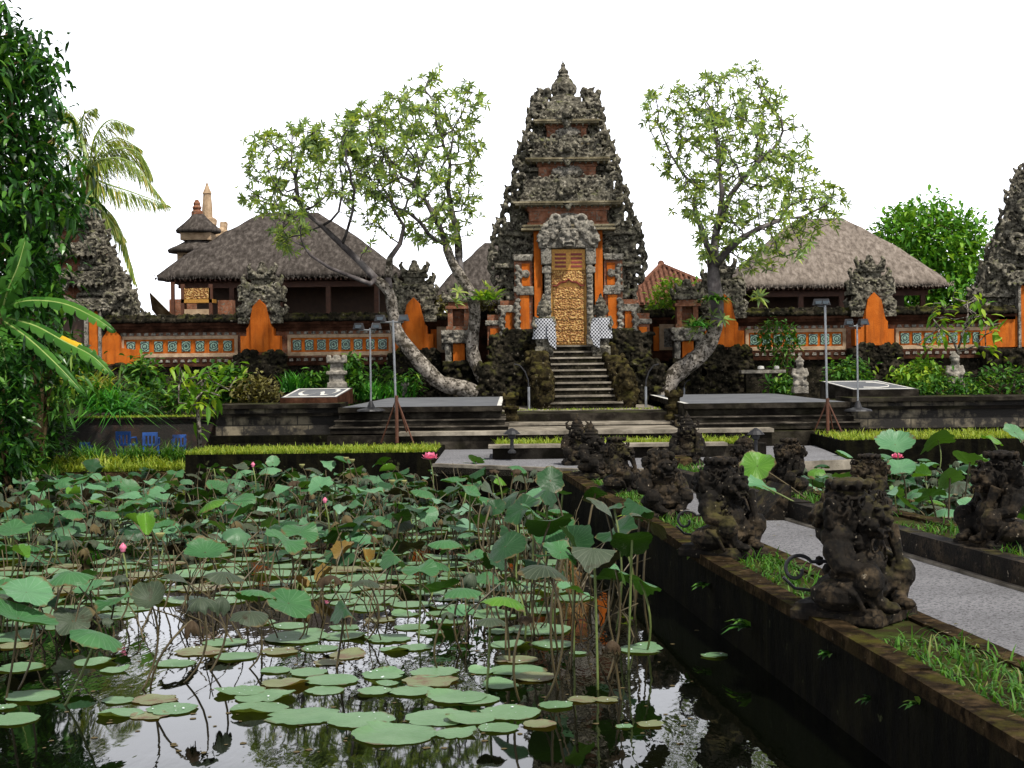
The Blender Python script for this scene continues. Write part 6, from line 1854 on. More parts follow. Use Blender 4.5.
# banana plant
def banana():
    t = thing('banana_plant', 'banana plant with one upright leaf and two arching leaves patched with yellow', 'banana plant')
    Y = 24.6
    b0 = W(2, 470, Y)
    mb = MB(); mb.tube([tuple(b0), tuple(W(0, 400, Y)), tuple(W(3, 345, Y)), tuple(W(2, 305, Y))], [.13, .12, .09, .05], 10); mb.build('stem', M['bark'], t, True)
    r = random.Random(3)
    def leafb(pts, w, normal, yellow=(), tear=.3, nm='leaf'):
        P0 = [W(x, y, Y + dy) for x, y, dy in pts]
        sm = []
        for i in range(len(P0) - 1):
            for k in range(10):
                u = k / 10
                p0, p1, p2, p3 = P0[max(i - 1, 0)], P0[i], P0[i + 1], P0[min(i + 2, len(P0) - 1)]
                sm.append(.5 * (2 * p1 + (p2 - p0) * u + (2 * p0 - 5 * p1 + 4 * p2 - p3) * u * u + (3 * p1 - p0 - 3 * p2 + p3) * u ** 3))
        sm.append(P0[-1]); n = len(sm)
        mb = MB()
        for s in (-1, 1):
            i = 0
            while i < n - 1:
                j = min(n - 1, i + r.randint(2, 6))
                rows = []
                for k in range(i, j + 1):
                    f = k / (n - 1)
                    d = (sm[min(k + 1, n - 1)] - sm[max(k - 1, 0)]).normalized()
                    sd = d.cross(Vector(normal)).normalized() * s
                    nn = sd.cross(d) * s
                    ww = w * (sin(pi * min(1, .07 + f * .95)) ** .55) * r.uniform(.86, 1.06)
                    back = d * (-tear * .1 * (k - i) * 0 + .06)
                    dr = Vector((0, 0, -1)) * ww * .25
                    rows.append([sm[k], sm[k] + sd * ww * .5 + nn * .04 + back * .5, sm[k] + sd * ww * (.8 if k in (i, j) else 1) + dr * r.uniform(.7, 1.5) + back - d * (.05 if k == j else 0)])
                mi = 1 if any(a <= (i / (n - 1)) <= b_ for a, b_ in yellow) and s == (1 if yellow and yellow[0][0] > .2 else -1) or any(a <= (i / (n - 1)) <= b_ - .04 for a, b_ in yellow) else 0
                b = len(mb.v)
                for q in rows: mb.v.extend([tuple(x) for x in q])
                for k in range(len(rows) - 1):
                    for c2 in range(2):
                        a = b + k * 3 + c2
                        mb.f.append((a, a + 1, a + 4, a + 3)); mb.m.append(mi)
                i = j
        o = mb.build(nm, [M['banana'], M['banana_yellow']], t, True)
        mr = MB(); mr.tube([tuple(q) for q in sm], [.022 * (1 - .8 * i / n) for i in range(n)], 6); mr.build('midrib', M['banana_rib'], o, True)
    leafb([(2, 312, 0), (8, 290, -.2), (18, 266, -.3), (26, 238, -.3)], .22, (0.15, -1, .1))
    leafb([(-4, 312, 0), (-14, 285, .2), (-12, 255, .4)], .25, (-.1, -1, 0))
    leafb([(4, 308, 0), (30, 301, -.4), (64, 304, -.8), (95, 318, -1.1), (114, 331, -1.2)], .125, (0, -.75, .7), [])
    leafb([(6, 318, 0), (35, 326, -.5), (65, 342, -.9), (92, 356, -1.1), (113, 376, -1.2)], .125, (0, -.8, .6), [(.44, .56), (.76, .84)])
    leafb([(2, 320, 0), (30, 340, -.6), (60, 368, -1), (86, 396, -1.1)], .10, (.2, -.9, .3))
    leafb([(-4, 325, 0), (2, 345, -.6), (8, 372, -.8)], .2, (0, -1, .2))
banana()

# ================================================================== GRASS (uncountable)
def grass(name, n, pos, h, wd, leaf, seed, bend=.9):
    r = random.Random(seed); mb = MB()
    for k in range(n):
        p = pos(r)
        if p is None: continue
        a = r.uniform(0, 2 * pi); q = r.random() * .55
        mb.blade(p[:3], (cos(a) * q, sin(a) * q, 1), h * r.uniform(.5, 1.2) * (p[3] if len(p) > 3 else 1), wd * r.uniform(.7, 1.2), 0, bend * r.uniform(.4, 1.4), 3)
    return tag(mb.build(name, M[leaf]), kind='stuff')
def kerb_left(r):
    y = 5.0 + 16 * (r.random() ** 1.3)
    if noise.noise(Vector((0, y * 1.1, 3))) < -.12 and y > 8.4: return None
    if any(abs(y - c) < .24 for c in (9.31, 12.5, 15.4, 17.9)) and r.random() < .8: return None
    x0, x1 = XO(y) + .2, XL(y) - .12
    return (x0 + (x1 - x0) * r.random(), y, .1)
grass('kerb_grass', 3600, kerb_left, .16, .012, 'grass', 1, 1.1)
def kerb_right(r):
    y = 9.0 + 12 * r.random() ** 1.1
    if noise.noise(Vector((5, y * .9, 8))) < -.15: return None
    x0, x1 = XR(y) + .16, XP(y) - .12
    return (x0 + (x1 - x0) * r.random(), y, .15)
grass('kerb_grass', 2200, kerb_right, .17, .013, 'grass', 2)
def moss_strip(r):
    y = 5.2 + 15 * r.random()
    if noise.noise(Vector((2, y * 1.7, 1))) < .1: return None
    return (XL(y) - r.random() * .14, y, .12)
grass('bed_grass', 6500, lambda r: (r.uniform(-5.75, -1.35), 26.32 + 1.7 * r.random() ** 1.6, .09), .15, .018, 'grass_yellow', 4, .8)
grass('bed_grass', 7000, lambda r: (r.uniform(5.78, 14), 26.42 + 2.4 * r.random() ** 1.5, .21), .16, .018, 'grass_yellow', 5, .8)
grass('planter_grass', 4200, lambda r: (r.uniform(-.3, 4.2), r.uniform(26.1, 26.95), .195, .8 + .5 * noise.noise(Vector((r.random() * 3, 0, 0)))), .2, .018, 'grass_yellow', 6, .8)
grass('bank_grass', 5200, lambda r: (r.uniform(-9.4, -5.78), 26.9 + 2.2 * r.random() ** 1.5, -.22), .26, .02, 'grass_yellow', 7, .9)
grass('bank_grass', 5200, lambda r: (r.uniform(-13, -8.0), r.uniform(25.6, 28.5), -.24), .34, .022, 'grass', 8, 1.0)
grass('wall_moss_grass', 1600, lambda r: (r.uniform(-9, -6.02), r.uniform(30.95, 31.2), .595), .1, .02, 'grass_yellow', 9, 1.2)
grass('step_grass', 500, lambda r: (r.uniform(-.2, 3.3), r.uniform(33.3, 33.5), .57), .08, .015, 'grass_yellow', 10, .8)

# weeds on the pond wall
for k, (px, py, Y, lf, h) in enumerate(((705, 586, 11.7, 'dark_leaf', .16), (738, 628, 10.4, 'dark_leaf', .24), (816, 655, 8.6, 'dark_leaf', .12), (822, 700, 7.9, 'dark_leaf', .10), (918, 705, 7.2, 'shrub_leaf', .10), (697, 545, 12.2, 'shrub_leaf', .2), (641, 520, 15.0, 'lime_leaf', .2))):
    r = random.Random(50 + k); mb = MB()
    x = XO(Y) + .02
    z = W(px, py, Y).z
    b0 = Vector((x, Y, min(z, .1)))
    for q in range(7 if h > .18 else 10):
        mb.leaf(b0, (-.9 + r.gauss(0, .3), r.gauss(-.2, .7), r.uniform(.2, 1.0)), (0, 0, 1), h * r.uniform(.6, 1.1), h * .28, 0, .8)
    labs = ['green weed sprouting from the pond wall under the guardian with the raised knee', 'large bladed dark weed low on the pond wall between two guardians', 'small leafed weed on the pond wall below the large flat headed guardian',
            'tiny dark weed low on the black pond wall below the large guardian', 'small green weed on the pond wall nearest the bottom edge', 'leafy weed rooted in the kerb edge beside the raised knee guardian', 'lime weed on the pond wall below the bushy haired guardian']
    tag(mb.build('wall_weed', M[lf]), labs[k], 'weed')

# ================================================================== LOTUS
def blade_mesh(kind, seed, mat):
    r = random.Random(seed); nr, na = 6, 40
    mb = MB(); ph = [r.uniform(0, 6) for _ in range(5)]
    mb.v.append((0, 0, 0))
    for i in range(1, nr + 1):
        q = i / nr
        for k in range(na):
            a = 2 * pi * k / na
            edge = 1 + .06 * sin(3 * a + ph[0]) + .04 * sin(7 * a + ph[1]) + (.045 * r.gauss(0, 1) if i == nr else 0)
            x, y = cos(a) * q * edge, sin(a) * q * edge
            rib = .014 * sin(20 * a) * q * q + (.03 * sin(13 * a + ph[4]) * q ** 3 if kind in ('shrivel', 'rag', 'fold') else 0)
            w = sin(2 * a + ph[2]) * .5 + sin(3 * a + ph[3]) * .5 + .35 * sin(5 * a + ph[4])
            if kind == 'open': z = .22 * q * q + .10 * w * q * q - .05 * (1 - q)
            elif kind == 'droop': z = -.42 * q * q + .12 * w * q * q + .035 * sin(15 * a) * q * q
            elif kind == 'wavy': z = .04 * q + .26 * w * q * q
            elif kind == 'taco': z = .95 * abs(x) ** 1.5 - .1 * y; x *= .62
            elif kind == 'cup': z = .62 * q * q + .10 * w * q ** 3
            elif kind == 'flop':
                z = -.75 * max(0, x) ** 1.6 + .12 * w * q * q + .08 * q; x *= .86 if x > 0 else 1
            elif kind == 'fold': z = -.9 * abs(x) ** 1.35 + .08 * w * q; x *= .66
            elif kind == 'shrivel':
                s_ = 1 - .42 * q * q + .10 * sin(5 * a + ph[1]) * q
                x *= s_; y *= s_; z = -.55 * q ** 1.5 + .15 * sin(7 * a + ph[0]) * q * q + .24 * w * q * q
            elif kind == 'rag':
                s_ = 1 - .55 * q * q + .16 * sin(3 * a + ph[1]) * q
                x *= s_; y *= s_ * .7; z = -.9 * q ** 1.4 + .14 * sin(7 * a + ph[0]) * q * q + .22 * w * q * q
            mb.v.append((x, y, z + rib))
    for k in range(na):
        mb.f.append((0, 1 + k, 1 + (k + 1) % na)); mb.m.append(0)
    for i in range(nr - 1):
        for k in range(na):
            a = 1 + i * na + k; b = 1 + i * na + (k + 1) % na
            if kind in ('rag', 'shrivel') and i == nr - 2 and r.random() < .12: continue
            mb.f.append((a, a + na, b + na, b)); mb.m.append(0)
    return mb.mesh('blade', M[mat], True)
def stem_mesh(seed, mat):
    r = random.Random(seed); mb = MB()
    bx, by = r.gauss(0, .07), r.gauss(0, .07)
    pts = [(bx * 4 * t * (1 - t) , by * 4 * t * (1 - t), t) for t in [i / 7 for i in range(8)]]
    mb.tube(pts, 1.0, 6)
    # a unit-high stem; radius is set by the mesh itself
    n = len(mb.v)
    out = []
    for i, v in enumerate(mb.v):
        c = pts[i // 6]
        out.append((c[0] + (v[0] - c[0]) * .011, c[1] + (v[1] - c[1]) * .011, c[2]))
    mb.v = out
    return mb.mesh('stem', M[mat], True)
STEMS = [stem_mesh(i, 'stem' if i % 3 else 'stem_green') for i in range(6)]
KINDS = {  # look: (kinds, material, words)
    'green': (('open', 'wavy', 'flop', 'droop'), 'lotus', 'green'),
    'pale': (('wavy', 'open', 'droop', 'flop'), 'lotus_pale', 'pale green'),
    'bright': (('droop', 'taco', 'wavy'), 'lotus_bright', 'bright yellow green'),
    'dark': (('flop', 'fold', 'wavy'), 'lotus_dark', 'dark green'),
    'dry': (('shrivel', 'rag', 'droop', 'wavy'), 'lotus_dry', 'withered grey'),
    'brown': (('rag', 'shrivel'), 'lotus_brown', 'dead brown'),
    'rust': (('taco', 'cup'), 'lotus_rust', 'rusty yellow')}
SHAPE = {'open': 'spread', 'wavy': 'wavy', 'flop': 'lopsided', 'droop': 'umbrella shaped', 'taco': 'upfolded', 'fold': 'folded', 'cup': 'cupped', 'shrivel': 'shrivelled', 'rag': 'ragged hanging'}
BL = {}
for lk, (ks, mt, wd) in KINDS.items():
    for k_ in ks:
        BL[(lk, k_)] = [blade_mesh(k_, 100 + i * 7 + len(BL), mt) for i in range(3)]
class Blades(dict):
    def __missing__(self, key):
        self[key] = [blade_mesh(key[1], 300 + len(self), KINDS[key[0]][1])]
        return self[key]
BL = Blades(BL)

PADS = {}
def pad_mesh(seed, mat, ragged=0.0):
    r = random.Random(seed); mb = MB(); na, nr = 36, 4
    ph = [r.uniform(0, 6) for _ in range(4)]
    mb.v.append((0, 0, .004))
    for i in range(1, nr + 1):
        q = i / nr
        for k in range(na):
            a = 2 * pi * k / na
            e = 1 + .03 * sin(2 * a + ph[0]) + .03 * sin(5 * a + ph[1]) + .015 * sin(11 * a + ph[3]) - ragged * max(0, noise.noise(Vector((cos(a) * 1.7 + seed, sin(a) * 1.7, 0)))) * 1.2
            notch = max(0, 1 - abs(((a - ph[2]) % (2 * pi)) - pi) / .16)
            e *= 1 - .34 * notch * (1 if seed % 3 else .2)
            if i == nr: e *= 1 - .05 * max(0, r.gauss(0, 1))
            z = .003 + .004 * max(0, sin(3 * a + ph[3])) * q ** 4 + ((.03 if seed % 3 == 1 else .003) * max(0, sin(a + ph[1])) ** 3 * q ** 6)
            mb.v.append((cos(a) * q * e, sin(a) * q * e, z))
    for k in range(na): mb.f.append((0, 1 + k, 1 + (k + 1) % na)); mb.m.append(0)
    for i in range(nr - 1):
        for k in range(na):
            a = 1 + i * na + k; b = 1 + i * na + (k + 1) % na
            mb.f.append((a, a + na, b + na, b)); mb.m.append(0)
    return mb.mesh('floating_pad', M[mat], True)
PADM = [pad_mesh(i, 'pad', (0, .06, .14, .02, .1, .2, .04, .12)[i]) for i in range(8)]
PADO = [pad_mesh(20 + i, 'pad_old', .25) for i in range(4)]

ITEMS = []     # every lotus thing with what its label needs
def zone(px, py, side):
    if side == 'right':
        return 'in the far pond'
    h = 'by left bank' if px < 150 else ('left half' if px < 310 else ('right half' if px < 460 else 'path side'))
    v = 'by grass bed' if py < 500 else ('in far rows' if py < 540 else ('in middle rows' if py < 590 else ('in near rows' if py < 650 else 'on open water')))
    return v + ', ' + h

def proj(p):
    dx = p[0] / p[1] * F; dz = (CZ - p[2]) / p[1] * F
    c, s = cos(ROLL), sin(ROLL)
    return 512 + dx * c + dz * s, HY - dx * s + dz * c

lr = random.Random(2024)
def raised(x, y, z, rad, look, kind, rz, tilt=(0, 0), side='left', base=None, var=None):
    """a lotus leaf on its stem: root at the water, blade on top"""
    bx, by = base if base else (x + lr.gauss(0, .08), y + lr.gauss(0, .08))
    t = bpy.data.objects.new('lotus_leaf', None); t.empty_display_size = .1
    COL.objects.link(t); t.location = (bx, by, WZ - .05)
    v = BL[(look, kind)]; me = v[lr.randrange(len(v))]
    link('blade', me, t, (x - bx, y - by, z - WZ + .05), (tilt[0], tilt[1], rz), (rad, rad, rad * .9))
    h = z - WZ + .05
    s = STEMS[lr.randrange(6)]
    d = Vector((x - bx, y - by, h))
    rot = Vector((0, 0, 1)).rotation_difference(d.normalized()).to_euler()
    tk = .75 if y < 13 else .9
    link('stem', s, t, (0, 0, 0), rot, (tk, tk, d.length))
    px, py = proj((x, y, z))
    ITEMS.append(dict(o=t, what=f'{KINDS[look][2]} {SHAPE[kind]} lotus leaf', px=px, py=py, side=side, cat='lotus leaf', group='lotus leaves standing in the ponds'))
    return t
def pad(x, y, rad, old=False, rz=None, side='left'):
    me = PADO[lr.randrange(4)] if old else PADM[lr.randrange(8)]
    o = link('lily_pad', me, None, (x, y, WZ + .001 + lr.random() * .006), (0, 0, lr.uniform(0, 6.28) if rz is None else rz), (rad, rad, 1))
    px, py = proj((x, y, WZ))
    sz = 'large' if rad > .24 else ('small' if rad < .15 else 'mid-sized')
    ITEMS.append(dict(o=o, what=f'{sz} ' + ('yellowing ragged' if old else 'green') + ' floating pad', px=px, py=py, side=side, cat='lily pad', group='lotus pads floating on the ponds'))
    return o

# --- chosen leaves close to the viewer: (px, py of blade, px, py of stem base, half width px, look, kind, rz, tilt)
NEAR = [
    (26, 592, 14, 690, 34, 'pale', 'wavy', .3, (.25, .2)), (18, 618, 4, 700, 42, 'green', 'open', 1, (.3, .25)), (150, 600, 138, 690, 20, 'dry', 'cup', 0, (.75, 0)),
    (98, 632, 60, 706, 31, 'green', 'droop', .5, (.1, .3)), (200, 598, 176, 682, 26, 'dry', 'shrivel', 0, (.2, 0)), (222, 596, 205, 672, 22, 'dry', 'rag', 1, (0, .2)), (192, 620, 150, 690, 20, 'brown', 'rag', 2, (0, 0)),
    (288, 603, 291, 640, 32, 'green', 'wavy', -.2, (.15, .38)), (345, 608, 335, 668, 20, 'dark', 'fold', .4, (.3, 0)), (258, 590, 262, 650, 24, 'green', 'droop', 1.2, (0, .3)), (250, 612, 240, 668, 22, 'dry', 'droop', 2, (0, -.2)), (70, 572, 62, 640, 26, 'green', 'droop', 0, (.1, 0)),
    (505, 597, 510, 662, 25, 'bright', 'droop', .4, (0, .15)), (462, 588, 464, 650, 22, 'green', 'droop', 1, (0, 0)), (448, 612, 440, 668, 13, 'dry', 'shrivel', 0, (0, 0)), (490, 618, 486, 690, 18, 'dry', 'droop', 2, (0, 0)), (525, 616, 522, 700, 15, 'brown', 'shrivel', 1, (0, 0)), (488, 650, 510, 636, 11, 'dry', 'shrivel', 1, (.4, 0)), (420, 570, 418, 640, 22, 'green', 'wavy', 0, (.2, 0)),
    (545, 566, 540, 702, 28, 'dry', 'droop', .3, (.1, .15)), (594, 548, 598, 690, 28, 'dry', 'fold', 1.4, (.1, .2)), (560, 552, 560, 690, 22, 'green', 'wavy', .5, (.5, .3)), (615, 566, 605, 680, 24, 'pale', 'flop', .2, (.2, .5)), (632, 540, 628, 670, 24, 'dark', 'flop', 2, (.2, .4)), (550, 480, 546, 600, 17, 'dark', 'wavy', 0, (.9, .3)), (606, 512, 588, 650, 30, 'dry', 'flop', .2, (.2, .5)), (572, 542, 574, 660, 24, 'dark', 'taco', .6, (.7, 0)), (640, 505, 634, 620, 20, 'dark', 'fold', .9, (.3, .3)), (534, 512, 530, 610, 17, 'green', 'flop', .9, (.5, .3)), (520, 540, 518, 620, 18, 'dry', 'shrivel', .9, (.1, .1)), (650, 522, 652, 640, 24, 'dry', 'flop', .6, (.2, .3)), (640, 580, 645, 650, 26, 'green', 'flop', 1, (.3, .2)), (612, 640, 622, 700, 16, 'brown', 'rag', 0, (0, 0)), (575, 590, 570, 670, 22, 'pale', 'wavy', 1, (.3, .3)),
    (470, 492, 468, 560, 20, 'green', 'wavy', 1, (.6, .3)), (445, 540, 440, 600, 20, 'green', 'droop', 1, (0, 0)), (395, 555, 390, 620, 20, 'green', 'fold', .5, (.2, .1)), (285, 540, 280, 600, 26, 'green', 'wavy', .1, (.15, .45)), (300, 532, 296, 590, 22, 'green', 'wavy', 0, (.3, .2)), (146, 524, 150, 590, 16, 'bright', 'taco', .3, (.9, 0)), (134, 522, 138, 580, 12, 'bright', 'taco', 1.9, (.8, .2)), (20, 554, 10, 610, 13, 'bright', 'taco', 1, (.4, 0)), (120, 575, 116, 620, 16, 'dry', 'shrivel', 1, (0, 0)), (12, 530, 8, 590, 24, 'green', 'wavy', .3, (.2, -.2)),
    (205, 552, 200, 600, 24, 'green', 'open', 0, (.35, .1)), (225, 572, 220, 620, 24, 'dry', 'droop', 1, (.1, .1)), (180, 580, 176, 630, 22, 'dry', 'flop', .5, (.1, .1)), (330, 575, 326, 620, 20, 'brown', 'shrivel', 0, (0, 0)), (366, 580, 360, 640, 17, 'dry', 'droop', 0, (0, .1)),
]
WH = CZ - WZ
for (px, py, bx, by, hw, look, kind, rz, tl) in NEAR:
    Yb = F * WH / (by - HY + (bx - 512) * ROLL)
    b0 = W(bx, by, Yb); p0 = W(px, py, Yb - .05)
    raised(p0.x, p0.y, p0.z, hw / F * Yb * .88, look, kind, rz, tl, 'left', (b0.x, b0.y))
for (px, py, bx, by, hw) in ((345, 552, 344, 566, 13), (366, 556, 364, 572, 10), (325, 575, 326, 590, 11), (300, 583, 302, 600, 9)):
    Yb = F * WH / (by - HY + (bx - 512) * ROLL); p0 = W(px, py, Yb); b0 = W(bx, by, Yb)
    raised(p0.x, p0.y, p0.z, hw / F * Yb, 'rust', 'taco', lr.uniform(0, 6), (.7, .2), 'left', (b0.x, b0.y))
occupied = [(i['px'], i['py']) for i in ITEMS]

# --- the rest of the stand, denser towards the far bank
def pick_look(r, py):
    return r.choices(['green', 'pale', 'bright', 'dark', 'dry', 'brown', 'rust'], [.30, .10, .03, .18, .345, .04, .005])[0]
fr = random.Random(99)
cnt = 0; tries = 0
cells = []
stuff_far = []
while cnt < 232 and tries < 12000:
    tries += 1
    px = fr.uniform(-10, 665); by = 482 + (640 - 482) * fr.random() ** 1.5
    Y = F * WH / (by - HY)
    p0 = W(px, by, Y)
    if p0.x > XO(Y) - .28 or Y > 25.9: continue
    if by > 600 and 300 < px < 430: continue
    if by > 560 and px > 470 and fr.random() < .6: continue
    if noise.noise(Vector((p0.x * .6, Y * .4, 1))) < (-.12 if by < 560 else .05): continue
    h = fr.uniform(.16, .52) + (.15 if px > 470 else 0)
    if Y > 21: h *= .8
    if by > 560: h *= .7
    qx, qy = proj((p0.x, Y, WZ + h))
    if any(abs(qx - a) < 10 * 12 / Y and abs(qy - b) < 5 * 12 / Y for a, b in cells): continue
    cells.append((qx, qy))
    look = pick_look(fr, by)
    kind = fr.choice(KINDS[look][0])
    rad = fr.uniform(.10, .20) * (1 if look not in ('dry', 'brown') else .85)
    raised(p0.x, Y, WZ + h, rad, look, kind, fr.uniform(0, 6.28), (fr.gauss(.10, .24), fr.gauss(0, .28)))
    cnt += 1

# tall dark stand beside the path wall
c2 = 0
while c2 < 24:
    px = fr.uniform(490, 640); by = fr.uniform(575, 660)
    Y = F * WH / (by - HY); p0 = W(px, by, Y)
    if p0.x > XO(Y) - .3: continue
    c2 += 1
    look = fr.choices(['dark', 'green', 'dry', 'pale'], [.4, .25, .27, .08])[0]
    raised(p0.x, Y, WZ + fr.uniform(.4, .95), fr.uniform(.09, .19), look, fr.choice(KINDS[look][0]), fr.uniform(0, 6.28), (fr.gauss(.25, .3), fr.gauss(0, .3)))

# right pond
cnt = 0; cells = []; tries = 0
while cnt < 62 and tries < 9000:
    tries += 1
    Y = fr.uniform(12.5, 25.8); x = fr.uniform(XP(Y) + .25, XP(Y) + 5.2)
    px, py = proj((x, Y, 0))
    if px > 1045: continue
    h = fr.uniform(.15, .5)
    qx, qy = proj((x, Y, WZ + h))
    if any(abs(qx - a) < 7 and abs(qy - b) < 4 for a, b in cells): continue
    cells.append((qx, qy))
    look = fr.choices(['pale', 'green', 'bright', 'dry', 'dark'], [.42, .28, .06, .16, .08])[0]
    raised(x, Y, WZ + h, fr.uniform(.11, .19), look, fr.choice(KINDS[look][0]), fr.uniform(0, 6.28), (fr.gauss(.3, .2), fr.gauss(0, .3)), 'right')
    cnt += 1
for (px, py, by, Y, hw, look, kind, tl) in ((895, 444, 0, 24, 24, 'pale', 'open', (.5, .3)), (938, 440, 0, 25, 22, 'pale', 'flop', (.4, .1)), (1014, 432, 0, 24, 15, 'pale', 'wavy', (.8, 0)), (757, 466, 0, 16, 18, 'bright', 'wavy', (.9, .3)), (762, 486, 0, 15.6, 16, 'pale', 'wavy', (.4, .3)), (970, 462, 0, 18, 22, 'pale', 'open', (.5, 0)), (930, 496, 0, 15, 20, 'green', 'wavy', (.4, .2)), (950, 478, 0, 16, 18, 'pale', 'flop', (.5, .3)), (900, 468, 0, 19, 22, 'pale', 'wavy', (.4, -.2)), (992, 440, 0, 22, 14, 'bright', 'wavy', (.4, .2))):
    p0 = W(px, py, Y)
    if p0.x < XP(Y) + .1:
        raised(p0.x, Y, p0.z, hw / F * Y, look, kind, fr.uniform(0, 6), tl, 'right', (XP(Y) + .15, Y))
    else:
        raised(p0.x, Y, p0.z, hw * .8 / F * Y, look, kind, fr.uniform(0, 6), tl, 'right')

# --- floating pads: chosen ones on the open water (px, py, half width px, old)
PADL = [(305, 717, 40, 0), (395, 735, 44, 0), (362, 721, 34, 0), (440, 718, 36, 0), (325, 691, 20, 0), (332, 681, 28, 0), (309, 673, 21, 0), (276, 671, 16, 0), (285, 684, 24, 1), (265, 697, 30, 0), (240, 692, 26, 0), (258, 709, 30, 0), (175, 664, 22, 0), (95, 663, 22, 0), (115, 671, 15, 0),
        (32, 697, 28, 0), (8, 720, 30, 0), (5, 708, 12, 0), (20, 668, 24, 0), (118, 701, 17, 0), (120, 714, 24, 0), (155, 700, 24, 1), (172, 710, 26, 0), (150, 716, 20, 1), (383, 676, 22, 0), (384, 684, 15, 0), (435, 673, 26, 0), (430, 682, 30, 1), (412, 692, 24, 0), (375, 692, 18, 0), (457, 698, 30, 0), (500, 686, 19, 0), (478, 700, 22, 0), (518, 671, 28, 0), (535, 678, 24, 1), (470, 720, 26, 0), (510, 713, 32, 0), (556, 706, 18, 0), (583, 700, 16, 1), (606, 700, 14, 1), (510, 645, 22, 0), (553, 645, 22, 0), (641, 650, 22, 0), (578, 654, 9, 0), (515, 660, 22, 1), (482, 672, 14, 0),
        (455, 734, 22, 0), (498, 729, 20, 0), (540, 725, 18, 1), (624, 727, 9, 0), (651, 725, 14, 1), (715, 656, 14, 0), (279, 652, 20, 1), (320, 649, 19, 0), (347, 656, 20, 1), (328, 663, 16, 1), (290, 626, 19, 0), (262, 623, 14, 0), (225, 643, 22, 0), (200, 652, 26, 1), (237, 657, 22, 0), (15, 646, 18, 1), (50, 628, 14, 0), (395, 650, 16, 0), (415, 648, 18, 0), (430, 633, 14, 0), (450, 622, 16, 0), (412, 628, 18, 0), (405, 615, 14, 0), (380, 620, 16, 1)]
for (px, py, hw, old) in PADL:
    Y = F * WH / (py - HY + (px - 512) * ROLL)
    p0 = W(px, py, Y)
    pad(p0.x, p0.y, hw / F * Y, bool(old))
placed = [(q[0], q[1], q[2]) for q in PADL]
cnt = 0; tries = 0
while cnt < 205 and tries < 12000:
    tries += 1
    px = fr.uniform(-5, 620); py = 520 + (640 - 520) * fr.random() ** 1.25
    Y = F * WH / (py - HY + (px - 512) * ROLL)
    p0 = W(px, py, Y)
    rad = fr.uniform(.12, .27)
    hw = rad * F / Y
    if p0.x > XO(Y) - rad - .05: continue
    if px > 560 and py > 600: continue
    if py > 625 and 20 < px < 190: continue
    if noise.noise(Vector((p0.x * .7, Y * .45, 4))) < -.25: continue
    if any(abs(px - a) < (hw + c_) * .72 and abs(py - b) < (hw + c_) * .16 for a, b, c_ in placed): continue
    placed.append((px, py, hw))
    pad(p0.x, p0.y, rad, fr.random() < .10)
    cnt += 1

# beads of rain left on the floating pads
mb = MB(); r = random.Random(77)
for it in ITEMS:
    if it['cat'] != 'lily pad' or it['py'] < 585: continue
    o = it['o']; rad = o.scale[0]
    for k in range(max(0, r.randint(-4, 5))):
        a, q = r.uniform(0, 6.28), rad * .8 * sqrt(r.random())
        s_ = r.choice((.003, .004, .005, .008)) * r.uniform(.7, 1.2)
        mb.ball((o.location.x + cos(a) * q, o.location.y + sin(a) * q, o.location.z + .008 + s_ * .3), (s_, s_, s_ * .55), 6)
tag(mb.build('rain_droplets', M['drop'], None, True), kind='stuff')

# far leaves and pads that read as one mass
mb = MB(); r = random.Random(12)
kk = [('green', 'wavy'), ('pale', 'wavy'), ('dry', 'shrivel'), ('green', 'droop'), ('dark', 'flop'), ('dry', 'rag'), ('dry', 'droop'), ('brown', 'rag'), ('dark', 'droop')]
mi_of = {'green': 0, 'pale': 1, 'dry': 2, 'dark': 3, 'brown': 4}
def mass(xf, y0, y1, n, hmin, hmax):
    c = 0
    while c < n:
        Y = r.uniform(y0, y1); x = xf(r, Y)
        if x is None: continue
        c += 1
        lk, kd = r.choice(kk); me = BL[(lk, kd)][0]
        rad = r.uniform(.08, .17); h = r.uniform(hmin, hmax)
        m4 = Matrix.Translation((x, Y, WZ + h)) @ Euler((r.gauss(.1, .22), r.gauss(0, .25), r.uniform(0, 6.28))).to_matrix().to_4x4() @ Matrix.Diagonal((rad, rad, rad, 1))
        mb.add([m4 @ v.co for v in me.vertices], [tuple(p.vertices) for p in me.polygons], mi_of[lk])
        mb.tube([(x + r.gauss(0, .06), Y + .02, WZ - .05), (x, Y + .01, WZ + h)], .008, 4, 5)
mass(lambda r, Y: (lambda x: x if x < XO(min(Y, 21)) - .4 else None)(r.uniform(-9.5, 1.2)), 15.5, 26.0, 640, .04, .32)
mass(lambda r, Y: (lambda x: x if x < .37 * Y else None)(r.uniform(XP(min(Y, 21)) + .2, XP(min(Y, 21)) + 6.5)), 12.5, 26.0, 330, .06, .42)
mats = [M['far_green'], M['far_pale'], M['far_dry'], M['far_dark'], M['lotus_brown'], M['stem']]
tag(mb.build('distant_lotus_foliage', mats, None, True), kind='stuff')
# bare stems and dead stalks among the leaves
mb = MB()
for k in range(620):
    py = 490 + 150 * r.random() ** 1.4; px = r.uniform(0, 640)
    Y = F * WH / (py - HY); p0 = W(px, py, Y)
    if p0.x > XO(Y) - .2 or Y > 26: continue
    h = r.uniform(.15, .5); lx, ly = r.gauss(0, .18), r.gauss(0, .18)
    mb.tube([(p0.x, Y, WZ - .03), (p0.x + lx * .4, Y + ly * .4, WZ + h * .6), (p0.x + lx, Y + ly, WZ + h)], [.007, .006, .005], 4)
tag(mb.build('dead_lotus_stalks', M['stem']), kind='stuff')
